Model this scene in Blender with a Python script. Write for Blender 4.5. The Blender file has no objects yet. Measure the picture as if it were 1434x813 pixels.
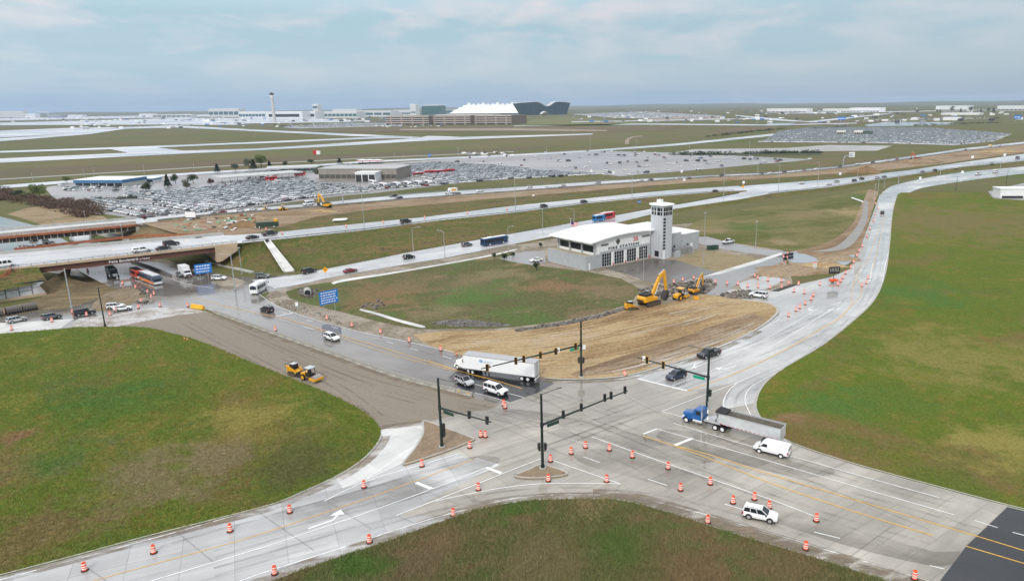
EXPOSURE = 0.24; HAZE = 4.5e-5
import bpy, bmesh, math, random
import numpy as np
from mathutils import Vector, Matrix, geometry
random.seed(7); RNG = np.random.default_rng(7)
S = bpy.context.scene; COL = S.collection
# ------------------------------------------------------------------ camera
F_PX = 1000.0; CX = 790.0; CY = 406.5; CAM_H = 54.0; ROLL = 0.0125
PITCH = math.atan((CY - (148.5 - ROLL*(CX-717)))/F_PX)
FWD = Vector((0, math.cos(PITCH), -math.sin(PITCH))); UP0 = Vector((0, math.sin(PITCH), math.cos(PITCH)))
RGT = Vector((1,0,0))*math.cos(ROLL) - UP0*math.sin(ROLL); UPV = UP0*math.cos(ROLL) + Vector((1,0,0))*math.sin(ROLL)
CAM = Vector((0,0,CAM_H))
cd = bpy.data.cameras.new('camera'); cam = bpy.data.objects.new('camera', cd); COL.objects.link(cam)
cd.sensor_width = 36; cd.lens = 36*F_PX/1434; cd.shift_x = (717-CX)/1434; cd.clip_start = 1; cd.clip_end = 60000
m = Matrix.Identity(4)
for i, v in enumerate((RGT, UPV, -FWD)):
    for k in range(3): m[k][i] = v[k]
m.translation = CAM; cam.matrix_world = m; S.camera = cam
def ray(x, y): return FWD*F_PX + RGT*(x-CX) + UPV*(CY-y)
def P(x, y, z=0.0):
    r = ray(x, y); return CAM + r*((z-CAM_H)/r.z)
def PZ(x, y, base):      # height of the point seen at (x, y) above the ground point base
    r = ray(x, y); return CAM_H + r.z*math.hypot(base.x, base.y)/math.hypot(r.x, r.y)
def PD(x, D, z=0.0):     # ground point in column x (near the horizon) at distance D
    r = ray(x, 152); h = math.hypot(r.x, r.y); return Vector((r.x*D/h, r.y*D/h, z))
def lerp(a, b, t): return a+(b-a)*t
def itp(x, tab):
    if x <= tab[0][0]: return tab[0][1]
    for (x0, y0), (x1, y1) in zip(tab, tab[1:]):
        if x <= x1: return y0+(y1-y0)*(x-x0)/(x1-x0)
    return tab[-1][1]
def cr(pts, n=5):        # Catmull-Rom through control points
    pts = [tuple(p) for p in pts]; q = [pts[0]]+pts+[pts[-1]]; out = []
    for i in range(1, len(q)-2):
        a, b, c, d = (np.array(q[j], float) for j in (i-1, i, i+1, i+2))
        for k in range(n):
            t = k/n
            out.append(tuple(.5*((2*b)+(c-a)*t+(2*a-5*b+4*c-d)*t*t+(3*b-a-3*c+d)*t**3)))
    out.append(pts[-1]); return out
def resample(V, n):
    V = [Vector(v) for v in V]; L = [0]
    for a, b in zip(V, V[1:]): L.append(L[-1]+(b-a).length)
    out = []; j = 0
    for i in range(n):
        s = L[-1]*i/(n-1)
        while j < len(L)-2 and L[j+1] < s: j += 1
        d = L[j+1]-L[j]; out.append(V[j].lerp(V[j+1], 0 if d == 0 else min(1, (s-L[j])/d)))
    return out
# ------------------------------------------------------------------ naming
def tag(o, label=None, cat=None, group=None, kind=None):
    if label: o['label'] = label
    if cat: o['category'] = cat
    if group: o['group'] = group
    if kind: o['kind'] = kind
    return o
def empty(name, loc=(0,0,0), rz=0.0):
    o = bpy.data.objects.new(name, None); COL.objects.link(o); o.location = loc; o.rotation_euler = (0,0,rz); o.empty_display_size = .3
    return o
def copy_tree(o, parent=None):
    c = o.copy(); COL.objects.link(c)
    if parent is not None: c.parent = parent
    for ch in o.children: copy_tree(ch, c)
    return c
def paint(o, col):
    o.color = (*col, 1)
    for ch in o.children: paint(ch, col)
# ------------------------------------------------------------------ mesh builder
class MB:
    def __init__(s): s.v = []; s.f = []; s.m = []
    def add(s, vs, fs, m=0):
        b = len(s.v); s.v += [tuple(v) for v in vs]; s.f += [tuple(b+i for i in f) for f in fs]; s.m += [m]*len(fs); return s
    def box(s, x0, x1, y0, y1, z0, z1, m=0):
        return s.add([(x0,y0,z0),(x1,y0,z0),(x1,y1,z0),(x0,y1,z0),(x0,y0,z1),(x1,y0,z1),(x1,y1,z1),(x0,y1,z1)],
                     [(3,2,1,0),(4,5,6,7),(0,1,5,4),(1,2,6,5),(2,3,7,6),(3,0,4,7)], m)
    def obox(s, c, u, w, L, W, z0, z1, m=0):      # oriented box, u and w horizontal unit vectors
        u = Vector(u); w = Vector(w); c = Vector(c); q = [c+u*(a*L/2)+w*(b*W/2) for a, b in ((-1,-1),(1,-1),(1,1),(-1,1))]
        return s.add([(p.x,p.y,z0) for p in q]+[(p.x,p.y,z1) for p in q], [(3,2,1,0),(4,5,6,7),(0,1,5,4),(1,2,6,5),(2,3,7,6),(3,0,4,7)], m)
    def loft(s, secs, m=0, cap=True, closed=True):
        n = len(secs[0]); b = len(s.v); vs = [p for sec in secs for p in sec]; fs = []
        for i in range(len(secs)-1):
            for j in range(n if closed else n-1):
                k = (j+1) % n; fs.append((i*n+j, i*n+k, (i+1)*n+k, (i+1)*n+j))
        if cap and closed: fs += [tuple(range(n))[::-1], tuple((len(secs)-1)*n+j for j in range(n))]
        return s.add(vs, fs, m)
    def tube(s, p0, p1, r0, r1=None, n=8, m=0):
        p0 = Vector(p0); p1 = Vector(p1); r1 = r0 if r1 is None else r1; d = (p1-p0).normalized()
        a = d.orthogonal().normalized(); b = d.cross(a)
        R = lambda c, r: [c+(a*math.cos(2*math.pi*i/n)+b*math.sin(2*math.pi*i/n))*r for i in range(n)]
        return s.loft([R(p0, r0), R(p1, r1)], m)
    def path(s, pts, r, n=6, m=0):
        for a, b in zip(pts, pts[1:]): s.tube(a, b, r, r, n, m)
        return s
    def lathe(s, prof, n=14, m=0, c=(0,0,0)):
        return s.loft([[(c[0]+r*math.cos(2*math.pi*i/n), c[1]+r*math.sin(2*math.pi*i/n), c[2]+z) for i in range(n)] for r, z in prof], m)
    def prism(s, poly, y0, y1, m=0, ax='y'):      # polygon in x-z extruded along y (or in x-y along z)
        n = len(poly)
        f = (lambda p, t: (p[0], t, p[1])) if ax == 'y' else ((lambda p, t: (p[0], p[1], t)) if ax == 'z' else (lambda p, t: (t, p[0], p[1])))
        tri = geometry.tessellate_polygon([[Vector((p[0], p[1], 0)) for p in poly]])
        s.add([f(p, y0) for p in poly]+[f(p, y1) for p in poly],
              [tuple(t) for t in tri]+[tuple(n+i for i in t) for t in tri]+[(i, (i+1) % n, n+(i+1) % n, n+i) for i in range(n)], m); return s
    def build(s, name, mats, parent=None, smooth=None, bevel=0):
        me = bpy.data.meshes.new(name); me.from_pydata(s.v, [], s.f)
        for x in (mats if isinstance(mats, (list, tuple)) else [mats]): me.materials.append(x)
        me.polygons.foreach_set('material_index', s.m)
        bm = bmesh.new(); bm.from_mesh(me)
        if len(s.f) < 60000: bmesh.ops.recalc_face_normals(bm, faces=bm.faces)
        if bevel:
            bmesh.ops.remove_doubles(bm, verts=bm.verts, dist=1e-4)
            es = [e for e in bm.edges if len(e.link_faces) == 2 and e.calc_face_angle(0) > .5]
            bmesh.ops.bevel(bm, geom=es, offset=bevel, segments=2, affect='EDGES', profile=.6, clamp_overlap=True)
        bm.to_mesh(me); bm.free()
        if smooth:
            me.polygons.foreach_set('use_smooth', [True]*len(me.polygons)); me.set_sharp_from_angle(angle=math.radians(smooth))
        me.update(); o = bpy.data.objects.new(name, me); COL.objects.link(o)
        if parent is not None: o.parent = parent
        return o
# ------------------------------------------------------------------ materials
MATS = {}
def M(name, col, rough=.5, metal=0.0, coat=0.0, emit=None, var=0.0, vs=3.0):
    if name in MATS: return MATS[name]
    mt = bpy.data.materials.new(name); mt.use_nodes = True; nt = mt.node_tree; b = nt.nodes['Principled BSDF']
    b.inputs['Base Color'].default_value = (*col, 1); b.inputs['Roughness'].default_value = rough; b.inputs['Metallic'].default_value = metal
    b.inputs['Coat Weight'].default_value = coat
    if var:
        tc = nt.nodes.new('ShaderNodeTexCoord'); nz = nt.nodes.new('ShaderNodeTexNoise'); nz.inputs['Scale'].default_value = vs; nz.inputs['Detail'].default_value = 5
        nt.links.new(tc.outputs['Object'], nz.inputs['Vector'])
        mr = nt.nodes.new('ShaderNodeMapRange'); mr.inputs[1].default_value = .3; mr.inputs[2].default_value = .7; mr.inputs[3].default_value = 1-var; mr.inputs[4].default_value = 1+var
        nt.links.new(nz.outputs['Fac'], mr.inputs[0])
        mx = nt.nodes.new('ShaderNodeVectorMath'); mx.operation = 'SCALE'; mx.inputs[0].default_value = col
        nt.links.new(mr.outputs[0], mx.inputs['Scale']); nt.links.new(mx.outputs[0], b.inputs['Base Color'])
    if emit: b.inputs['Emission Color'].default_value = (*emit[:3], 1); b.inputs['Emission Strength'].default_value = emit[3]
    MATS[name] = mt; return mt
def MP(name='car_paint'):        # car paint coloured by the object's own colour
    if name in MATS: return MATS[name]
    mt = M(name, (.5,.5,.5), .28, 0, .6); nt = mt.node_tree
    oi = nt.nodes.new('ShaderNodeObjectInfo'); nt.links.new(oi.outputs['Color'], nt.nodes['Principled BSDF'].inputs['Base Color']); return mt
class N:                          # tiny node helper
    def __init__(s, mt): s.t = mt.node_tree; s.b = s.t.nodes['Principled BSDF']; s.pos = s.t.nodes.new('ShaderNodeNewGeometry').outputs['Position']
    def noise(s, sc, detail=5, rough=.55, vec=None, stretch=None, rz=0.0, dist=0.0):
        n = s.t.nodes.new('ShaderNodeTexNoise'); n.inputs['Scale'].default_value = sc; n.inputs['Detail'].default_value = detail; n.inputs['Roughness'].default_value = rough
        n.inputs['Distortion'].default_value = dist
        v = vec or s.pos
        if stretch or rz:
            mp = s.t.nodes.new('ShaderNodeMapping'); mp.vector_type = 'TEXTURE'; mp.inputs['Rotation'].default_value = (0,0,rz); mp.inputs['Scale'].default_value = stretch or (1,1,1)
            s.t.links.new(v, mp.inputs[0]); v = mp.outputs[0]
        s.t.links.new(v, n.inputs['Vector']); return n.outputs['Fac']
    def mr(s, x, a, b, c, d):
        n = s.t.nodes.new('ShaderNodeMapRange'); n.clamp = True
        for i, v in zip((1,2,3,4), (a,b,c,d)): n.inputs[i].default_value = v
        s.t.links.new(x, n.inputs[0]); return n.outputs[0]
    def ramp(s, x, stops):
        n = s.t.nodes.new('ShaderNodeValToRGB'); e = n.color_ramp.elements
        while len(e) < len(stops): e.new(.5)
        for el, (p, c) in zip(e, stops): el.position = p; el.color = (*c, 1)
        s.t.links.new(x, n.inputs[0]); return n.outputs[0]
    def mix(s, f, a, b, mode='MIX'):
        n = s.t.nodes.new('ShaderNodeMix'); n.data_type = 'RGBA'; n.blend_type = mode
        for sock, v in ((n.inputs[0], f), (n.inputs[6], a), (n.inputs[7], b)):
            if hasattr(v, 'is_linked'): s.t.links.new(v, sock)
            elif isinstance(v, tuple): sock.default_value = (*v, 1)
            else: sock.default_value = v
        return n.outputs[2]
    def spots(s, col, spots, k=1.0):      # worn or greener places with ragged rims: (picture x, y, radius in metres, colour)
        if not spots: return col
        w = s.noise(.11, 6, .7)
        for x, y, r, c in spots:
            d = s.t.nodes.new('ShaderNodeVectorMath'); d.operation = 'DISTANCE'; s.t.links.new(s.pos, d.inputs[0]); d.inputs[1].default_value = P(x, y, .14)
            e = s.math('ADD', d.outputs['Value'], s.math('MULTIPLY', s.math('SUBTRACT', w, .5), r*5.0))
            col = s.mix(s.mr(e, r*.25, r*1.15, .85, 0), col, (c[0]*k, c[1]*k, c[2]*k))
        return col
    def math(s, op, a, b=0.0):
        n = s.t.nodes.new('ShaderNodeMath'); n.operation = op
        for i, v in enumerate((a, b)):
            if hasattr(v, 'is_linked'): s.t.links.new(v, n.inputs[i])
            else: n.inputs[i].default_value = v
        return n.outputs[0]
    def out(s, col=None, rough=None, bump=None, bs=.3, bd=.1):
        if col is not None: s.t.links.new(col, s.b.inputs['Base Color'])
        if rough is not None:
            if hasattr(rough, 'is_linked'): s.t.links.new(rough, s.b.inputs['Roughness'])
            else: s.b.inputs['Roughness'].default_value = rough
        if bump is not None:
            n = s.t.nodes.new('ShaderNodeBump'); n.inputs['Strength'].default_value = bs; n.inputs['Distance'].default_value = bd
            s.t.links.new(bump, n.inputs['Height']); s.t.links.new(n.outputs[0], s.b.inputs['Normal'])
def new_mat(name):
    mt = bpy.data.materials.new(name); mt.use_nodes = True; MATS[name] = mt; return mt
def ground_mat(name, cols, s1=.05, s2=.4, s3=2.5, fine=.35, rough=.95, spread=(.3,.7), stretch=None, rz=0.0, bump=.2, bd=.15, worn=None, spots=()):
    mt = new_mat(name); n = N(mt)
    a = n.noise(s1, 6, .62, stretch=stretch, rz=rz, dist=.6); b = n.noise(s2, 6, .68, stretch=stretch, rz=rz); c = n.noise(s3, 4, .75); e = n.noise(s2*3.1, 4, .7)
    f = n.math('ADD', n.math('ADD', n.math('MULTIPLY', a, .48), n.math('MULTIPLY', b, .32)), n.math('MULTIPLY', e, .2))
    spread = (.5+(spread[0]-.5)*.75, .5+(spread[1]-.5)*.75)
    k = len(cols); col = n.ramp(f, [(lerp(spread[0], spread[1], i/(k-1)), cols[i]) for i in range(k)])
    if worn:
        q1 = n.noise(worn[0], 5, .6, dist=.8); q2 = n.noise(worn[0]*1.7, 5, .6, vec=None, rz=1.0, dist=.8)
        col = n.mix(n.mr(q1, .54, .66, 0, .85), col, worn[1]); col = n.mix(n.mr(q2, .54, .66, 0, .8), col, worn[2])
    col = n.spots(col, spots)
    g = n.mr(c, .25, .75, 1-fine, 1+fine); col = n.mix(1.0, col, n.ramp(n.math('MULTIPLY', g, .5), [(0, (0,0,0)), (1, (2,2,2))]), 'MULTIPLY')
    n.out(col, rough, n.math('ADD', c, b), bump, bd); n.b.inputs['Specular IOR Level'].default_value = .15; return mt
def paved_mat(name, c0, c1, rz=0.0, slab=4.5, wet=(.06,.5), joint=.35, s1=.035, stretch=(1,1,1), wetlo=.42, wethi=.6, streak=.12):
    mt = new_mat(name); n = N(mt)
    a = n.noise(s1, 6, .6, stretch=stretch, rz=rz, dist=.4); b = n.noise(.5, 6, .65, stretch=(5,1,1), rz=rz); c = n.noise(6, 3, .6)
    col = n.mix(n.mr(a, .35, .65, 0, 1), c0, c1)
    g = n.math('ADD', n.mr(b, .3, .7, 1-streak, 1+streak), n.mr(c, .3, .7, -.06, .06))
    if joint:
        mp = n.t.nodes.new('ShaderNodeMapping'); mp.vector_type = 'TEXTURE'; mp.inputs['Rotation'].default_value = (0,0,rz); n.t.links.new(n.pos, mp.inputs[0])
        br = n.t.nodes.new('ShaderNodeTexBrick'); br.offset = 0; br.inputs['Scale'].default_value = 1; br.inputs['Mortar Size'].default_value = .045
        br.inputs['Brick Width'].default_value = slab*1.35; br.inputs['Row Height'].default_value = slab*.82; br.inputs['Mortar Smooth'].default_value = .3
        br.inputs['Color1'].default_value = (.88,.88,.88,1); br.inputs['Color2'].default_value = (1.08,1.08,1.08,1); br.inputs['Mortar'].default_value = (1-joint,)*3+(1,)
        n.t.links.new(mp.outputs[0], br.inputs[0]); col = n.mix(1.0, col, br.outputs[0], 'MULTIPLY')
    v = n.t.nodes.new('ShaderNodeVectorMath'); v.operation = 'SCALE'; n.t.links.new(col, v.inputs[0]); n.t.links.new(g, v.inputs['Scale'])
    tk = n.noise(.42, 5, .6, stretch=(40,1,1), rz=rz); g = n.math('MULTIPLY', g, n.mr(tk, .36, .56, 1-streak*1.2, 1.02))
    sp = n.noise(.33, 3, .5); g = n.math('MULTIPLY', g, n.mr(sp, .28, .36, .72, 1.0))
    w = n.noise(s1*1.7, 7, .62, stretch=(3.5,1,1), rz=rz); r = n.mr(w, wetlo, wethi, wet[0], wet[1])
    dk = n.mr(w, wetlo, wethi, .68, 1.0); v2 = n.t.nodes.new('ShaderNodeVectorMath'); v2.operation = 'SCALE'; n.t.links.new(v.outputs[0], v2.inputs[0]); n.t.links.new(dk, v2.inputs['Scale'])
    n.out(v2.outputs[0], r, c, .08, .02); return mt
# ------------------------------------------------------------------ sheets, strips, stripes
def sheet(name, pts, z, mt, px=True, kind='structure', wall=0.0):
    V = [P(x, y, z) for x, y in pts] if px else [Vector(p) for p in pts]
    tri = geometry.tessellate_polygon([[Vector((v.x, v.y, 0)) for v in V]]); b = MB(); b.add(V, [tuple(t) for t in tri])
    if wall:
        n = len(V); b.add([(v.x, v.y, v.z) for v in V]+[(v.x, v.y, v.z-wall) for v in V], [(i, (i+1) % n, n+(i+1) % n, n+i) for i in range(n)])
    o = b.build(name, mt)
    me = o.data
    if not wall:
        bm = bmesh.new(); bm.from_mesh(me)
        for f in bm.faces:
            if f.normal.z < 0: f.normal_flip()
        bm.to_mesh(me); bm.free()
    if kind: o['kind'] = kind
    return o
def ribbon(b, A, B, m=0, nu=1):
    n = len(A); rows = [[A[i].lerp(B[i], k/nu) for i in range(n)] for k in range(nu+1)]
    b.loft(rows, m, cap=False, closed=False); return b
def strip(name, A, B, mt, n=60, nu=1, kind='structure'):
    o = ribbon(MB(), resample(A, n), resample(B, n), nu=nu).build(name, mt, smooth=60); o['kind'] = kind; return o
def normals2(V):
    out = []
    for i in range(len(V)):
        a = V[max(0, i-1)]; b = V[min(len(V)-1, i+1)]; d = Vector((b.x-a.x, b.y-a.y, 0)).normalized(); out.append(Vector((-d.y, d.x, 0)))
    return out
def stripe(b, V, w, dash=None, m=0, seg=3.0):
    L = sum((q-p).length for p, q in zip(V, V[1:])); n = max(2, int(L/seg)+1); V = resample(V, n); nn = normals2(V)
    if not dash:
        ribbon(b, [v-k*(w/2) for v, k in zip(V, nn)], [v+k*(w/2) for v, k in zip(V, nn)], m); return
    s = 0; fine = resample(V, max(2, int(L)+1)); nn = normals2(fine); i = 0
    while i < len(fine)-1:
        j = min(len(fine)-1, i+int(dash[0]))
        ribbon(b, [v-k*(w/2) for v, k in zip(fine[i:j+1], nn[i:j+1])], [v+k*(w/2) for v, k in zip(fine[i:j+1], nn[i:j+1])], m); i = j+int(dash[1])
def Ppts(pts, z=0.0): return [P(x, y, z) for x, y in pts]
# ================================================================== light, sky, air
sun = bpy.data.lights.new('sun', 'SUN'); sun.energy = 1.5; sun.angle = math.radians(11); sun.color = (1, .96, .9)
so = bpy.data.objects.new('sun', sun); COL.objects.link(so)
SUN_EL, SUN_AZ = math.radians(35), math.radians(194)      # azimuth clockwise from +Y
sd = Vector((math.sin(SUN_AZ)*math.cos(SUN_EL), math.cos(SUN_AZ)*math.cos(SUN_EL), math.sin(SUN_EL)))
so.rotation_euler = (-sd).to_track_quat('-Z', 'Y').to_euler()
w = bpy.data.worlds.new('World'); S.world = w; w.use_nodes = True; nt = w.node_tree; bg = nt.nodes['Background']
sky = nt.nodes.new('ShaderNodeTexSky'); sky.sky_type = 'NISHITA'; sky.sun_disc = False; sky.sun_elevation = SUN_EL; sky.sun_rotation = SUN_AZ
class WN(N):
    def __init__(s): s.t = nt
wn = WN(); tc = nt.nodes.new('ShaderNodeTexCoord').outputs['Generated']
sx = nt.nodes.new('ShaderNodeSeparateXYZ'); nt.links.new(tc, sx.inputs[0]); dz = sx.outputs[2]; dx = sx.outputs[0]
el = wn.ramp(wn.math('MULTIPLY', dz, 1.0), [(0.0, (.28,.42,.58)), (.014, (.26,.405,.57)), (.045, (.31,.46,.565)), (.11, (.345,.495,.565)), (.15, (.52,.66,.74)), (.24, (1.1,1.16,1.23)), (1.0, (1.40,1.46,1.53))])
n1 = wn.noise(1.0, 9, .56, vec=tc, stretch=(.12,.2,.036), dist=.3)
n2 = wn.noise(1.0, 7, .6, vec=tc, stretch=(.6,.6,.05))
cm = wn.math('MULTIPLY', wn.mr(n1, .43, .69, 0, 1), wn.mr(dz, .025, .085, .15, .85))
c1 = wn.mix(cm, el, (.72,.645,.66))
band = wn.math('MULTIPLY', wn.mr(n2, .42, .62, 0, 1), wn.mr(dz, .0, .02, .2, .55)); band = wn.math('MULTIPLY', band, wn.mr(dz, .05, .11, 1, .15))
c2 = wn.mix(band, c1, (.46,.53,.60)); c2 = wn.mix(wn.mr(dx, .1, .6, 0, .55), c2, wn.mix(wn.mr(dz, .02, .12, 0, 1), (.34,.43,.50), (.45,.58,.65)))
lr = wn.math('ADD', wn.mr(dx, -.65, .1, .16, 0), wn.mr(dx, .2, .7, 0, -.05)); lr = wn.math('ADD', lr, 1.0)
vm = nt.nodes.new('ShaderNodeVectorMath'); vm.operation = 'SCALE'; nt.links.new(c2, vm.inputs[0]); nt.links.new(wn.math('MULTIPLY', lr, 9.6), vm.inputs['Scale'])
mixs = wn.mix(.88, sky.outputs[0], vm.outputs[0]); nt.links.new(mixs, bg.inputs['Color']); bg.inputs['Strength'].default_value = .1
S.view_settings.view_transform = 'Standard'; S.view_settings.look = 'None'; S.view_settings.gamma = 1; S.view_settings.use_curve_mapping = False
S.view_settings.exposure = EXPOSURE
hz = bpy.data.materials.new('haze'); hz.use_nodes = True; t = hz.node_tree; t.nodes.remove(t.nodes['Principled BSDF'])
pv = t.nodes.new('ShaderNodeVolumePrincipled'); pv.inputs['Color'].default_value = (.66,.80,1,1); pv.inputs['Density'].default_value = HAZE; pv.inputs['Anisotropy'].default_value = 0
t.links.new(pv.outputs[0], t.nodes['Material Output'].inputs['Volume'])
if HAZE:
    o = MB().box(-19000,19000,-19000,19000,-1.5,160).build('haze', hz); o['kind'] = 'stuff'
# ================================================================== materials of the setting
BR, YE, GR, TA = (.21,.13,.065), (.235,.20,.055), (.07,.135,.025), (.19,.155,.08)
SPOT_L = [(10,660,10,BR),(25,608,4,BR),(350,592,11,YE),(70,645,7,GR),(230,665,12,TA),(410,645,9,(.10,.10,.035)),(160,560,10,GR),(40,750,8,(.16,.12,.05)),(300,640,8,TA)]
SPOT_R = [(1330,310,60,(.165,.13,.05)),(1290,412,15,GR),(1180,560,10,GR),(1350,500,20,(.20,.175,.05)),(1112,588,3.5,BR),(1260,560,9,(.085,.13,.02)),(1400,620,9,YE)]
SPOT_B = [(980,785,9,(.165,.115,.06)),(712,716,4,GR),(862,770,5,(.08,.125,.03)),(560,790,7,(.16,.125,.065)),(1120,800,5,(.16,.12,.06)),(500,785,4,GR),(760,800,7,(.17,.14,.07))]
SPOT_M = [(540,412,16,BR),(850,405,13,(.2,.145,.085)),(620,437,9,TA),(770,400,11,BR),(660,412,12,(.085,.14,.035)),(700,385,12,TA),(460,415,8,(.09,.13,.035)),(590,395,13,(.16,.125,.065)),(730,440,9,(.085,.13,.035))]
SPOT_O = [(1190,297,14,(.31,.24,.125)),(1050,318,14,(.085,.12,.03)),(1130,300,18,(.20,.16,.075)),(990,322,9,(.24,.18,.10)),(1100,338,8,(.26,.2,.11)),(1210,275,14,(.08,.13,.03))]
G_BASE = ground_mat('dry_grass', [(0.073,0.086,0.023),(0.112,0.113,0.039),(0.138,0.126,0.055),(0.086,0.104,0.027)], .012, .09, .7, .28, stretch=(3.5,1,1), worn=(.005,(.17,.12,.07),(.095,.125,.035)))
G_LAWN = ground_mat('lawn_grass', [(0.210,0.149,0.040),(0.153,0.139,0.030),(0.097,0.134,0.020),(0.074,0.124,0.014),(0.136,0.144,0.025),(0.202,0.184,0.040)], .05, .35, 2.2, .5, spread=(.36,.64), bump=.5, worn=(.03,(.20,.125,.06),(.07,.11,.03)), spots=SPOT_L)
G_LAWN2 = ground_mat('lawn_grass_even', [(0.166,0.134,0.026),(0.122,0.136,0.019),(0.084,0.129,0.012),(0.132,0.136,0.020),(0.171,0.149,0.030)], .045, .3, 2.2, .38, spread=(.36,.64), bump=.4, worn=(.03,(.165,.11,.045),(.09,.115,.02)), spots=SPOT_R)
G_LAWN3 = ground_mat('rough_grass', [(0.146,0.090,0.047),(0.112,0.090,0.035),(0.069,0.090,0.022),(0.095,0.090,0.031),(0.155,0.117,0.055)], .07, .4, 2.4, .55, spread=(.36,.64), bump=.6, worn=(.05,(.165,.115,.06),(.08,.125,.03)), spots=SPOT_B)
G_MEAD = ground_mat('meadow', [(0.224,0.176,0.090),(0.138,0.108,0.051),(0.086,0.108,0.031),(0.120,0.097,0.047),(0.076,0.108,0.030),(0.138,0.113,0.051),(0.232,0.189,0.101)], .06, .22, 1.2, .55, spread=(.36,.64), stretch=(2.4,1,1), rz=.5, worn=(.045,(.19,.135,.08),(.09,.13,.035)), spots=SPOT_M)
G_BANK = ground_mat('embankment_grass', [(0.095,0.077,0.035),(0.146,0.113,0.047),(0.077,0.099,0.023),(0.172,0.126,0.051),(0.086,0.072,0.035),(0.069,0.104,0.023)], .035, .16, 1.1, .4, spread=(.35,.65), stretch=(3,1,1), rz=.6)
G_DIRT = ground_mat('graded_dirt', [(.22,.14,.07),(.33,.225,.115),(.43,.32,.18),(.29,.19,.095),(.50,.40,.27)], .05, .3, 1.2, .25, spread=(.36,.68), stretch=(3.5,1,1), rz=.55, bump=.4)
G_BROWN = ground_mat('brown_dirt', [(.15,.10,.06),(.23,.155,.09),(.33,.25,.17),(.19,.13,.075)], .05, .3, 1.2, .3, stretch=(3,1,1), rz=.6, bump=.4)
G_GRAVEL = ground_mat('graded_gravel', [(.215,.18,.14),(.26,.22,.175),(.235,.20,.155),(.30,.26,.21)], .05, .25, 1.5, .16, stretch=(8,1,1), rz=-.52, rough=.85)
G_SHOULDER = ground_mat('gravel_shoulder', [(.26,.21,.16),(.36,.31,.25),(.18,.15,.10),(.42,.38,.33)], .09, .6, 2.5, .35)
G_RUBBLE = ground_mat('muddy_ground', [(.13,.10,.07),(.3,.26,.22),(.55,.53,.52),(.2,.16,.11)], .12, .5, 2, .3, rough=.5)
C_JUNC = paved_mat('wet_concrete', (.41,.37,.31), (.52,.475,.40), rz=.63, wet=(.035,.42), wetlo=.47, wethi=.66)
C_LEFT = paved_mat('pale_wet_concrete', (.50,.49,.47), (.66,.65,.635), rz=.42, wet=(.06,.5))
C_CURVE = paved_mat('curved_concrete', (.50,.49,.465), (.63,.62,.59), rz=.75, wet=(.05,.5), joint=.25, wetlo=.45, wethi=.64)
C_NEW = paved_mat('new_concrete', (.66,.645,.61), (.76,.745,.71), rz=.9, slab=3.2, joint=.2, wet=(.3,.7))
C_ASPH = paved_mat('wet_asphalt', (.20,.185,.165), (.31,.29,.26), rz=-.5, joint=0, wet=(.04,.34), wetlo=.48, wethi=.7)
C_DARK = paved_mat('new_asphalt', (.032,.032,.034), (.05,.05,.052), rz=-.5, joint=0, wet=(.12,.5))
C_HWY = paved_mat('highway_concrete', (.48,.48,.48), (.62,.62,.62), rz=.55, joint=.12, wet=(.12,.42), s1=.02)
C_LOT = paved_mat('car_park_asphalt', (.27,.255,.25), (.40,.385,.38), rz=.3, joint=0, wet=(.28,.7), s1=.012, stretch=(4,1,1))
C_RUN = paved_mat('runway_concrete', (.55,.55,.57), (.66,.66,.68), rz=.2, joint=0, wet=(.14,.4), s1=.006)
C_DRIVE = paved_mat('brown_asphalt', (.135,.118,.10), (.18,.16,.14), rz=.7, joint=0, wet=(.25,.6))
K_KERB = M('kerb_concrete', (.43,.41,.37), .6, var=.12, vs=.8)
PAINT_W = M('white_paint', (.82,.82,.80), .4, var=.15, vs=.9); PAINT_Y = M('yellow_paint', (.72,.40,.06), .4, var=.18, vs=.9)
# ================================================================== ground sheet and far land
b = MB(); rs = [0.5]+[20*1.16**i for i in range(47)]; nS = 120
V = [[(r*math.cos(2*math.pi*j/nS), r*math.sin(2*math.pi*j/nS), 0) for j in range(nS)] for r in rs]
b.loft(V, 0, cap=False); o = b.build('ground', G_BASE); o['kind'] = 'structure'
b = MB(); A_ = []; B_ = []
for i in range(200):
    a = math.radians(-75+150*i/199); D = 16500; h = 34+10*math.sin(i*.07)+10*math.sin(i*.23+1)+5*math.sin(i*.71)
    B_.append(Vector((D*math.sin(a), D*math.cos(a), h))); A_.append(Vector(((D-3500)*math.sin(a), (D-3500)*math.cos(a), -.5)))
ribbon(b, A_, B_, nu=3); o = b.build('hills', G_BASE, smooth=80); o['kind'] = 'structure'
def far(name, pts, z, mt): return sheet(name, pts, z, mt)
ground_mat('tan_bank', [(.10,.105,.035),(.22,.16,.09),(.33,.25,.15),(.12,.12,.045)], .05, .2, 1.2, .35)
far('field', [(-60,222),(360,203),(720,190),(900,185),(1150,176),(1000,190),(720,214),(360,233),(-60,262)], .10, ground_mat('airfield_grass', [(0.103,0.117,0.031),(0.129,0.131,0.047),(0.146,0.122,0.058),(0.095,0.113,0.027)], .006, .05, .5, .25, stretch=(5,1,1), worn=(.006,(.18,.13,.075),(.10,.13,.04))))
far('field', [(-60,240),(360,221),(720,206),(800,203),(720,212),(360,231),(-60,257)], .16, ground_mat('dull_slope', [(.10,.095,.045),(.14,.11,.07),(.09,.10,.035)], .008, .05, .5, .2, stretch=(5,1,1)))
far('runway', [(-60,225),(0,222),(221,212),(360,208),(500,199),(586,193.4),(720,190),(830,187),(830,188.5),(720,192.5),(586,197.5),(500,203),(360,210.5),(221,217),(0,228),(-60,231)], .4, C_RUN)
far('runway', [(-60,214),(0,211.5),(140,207),(360,198.8),(511,192.3),(576,191),(590,193),(511,194.6),(360,201),(140,209.5),(0,214),(-60,217)], .45, C_RUN)
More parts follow.
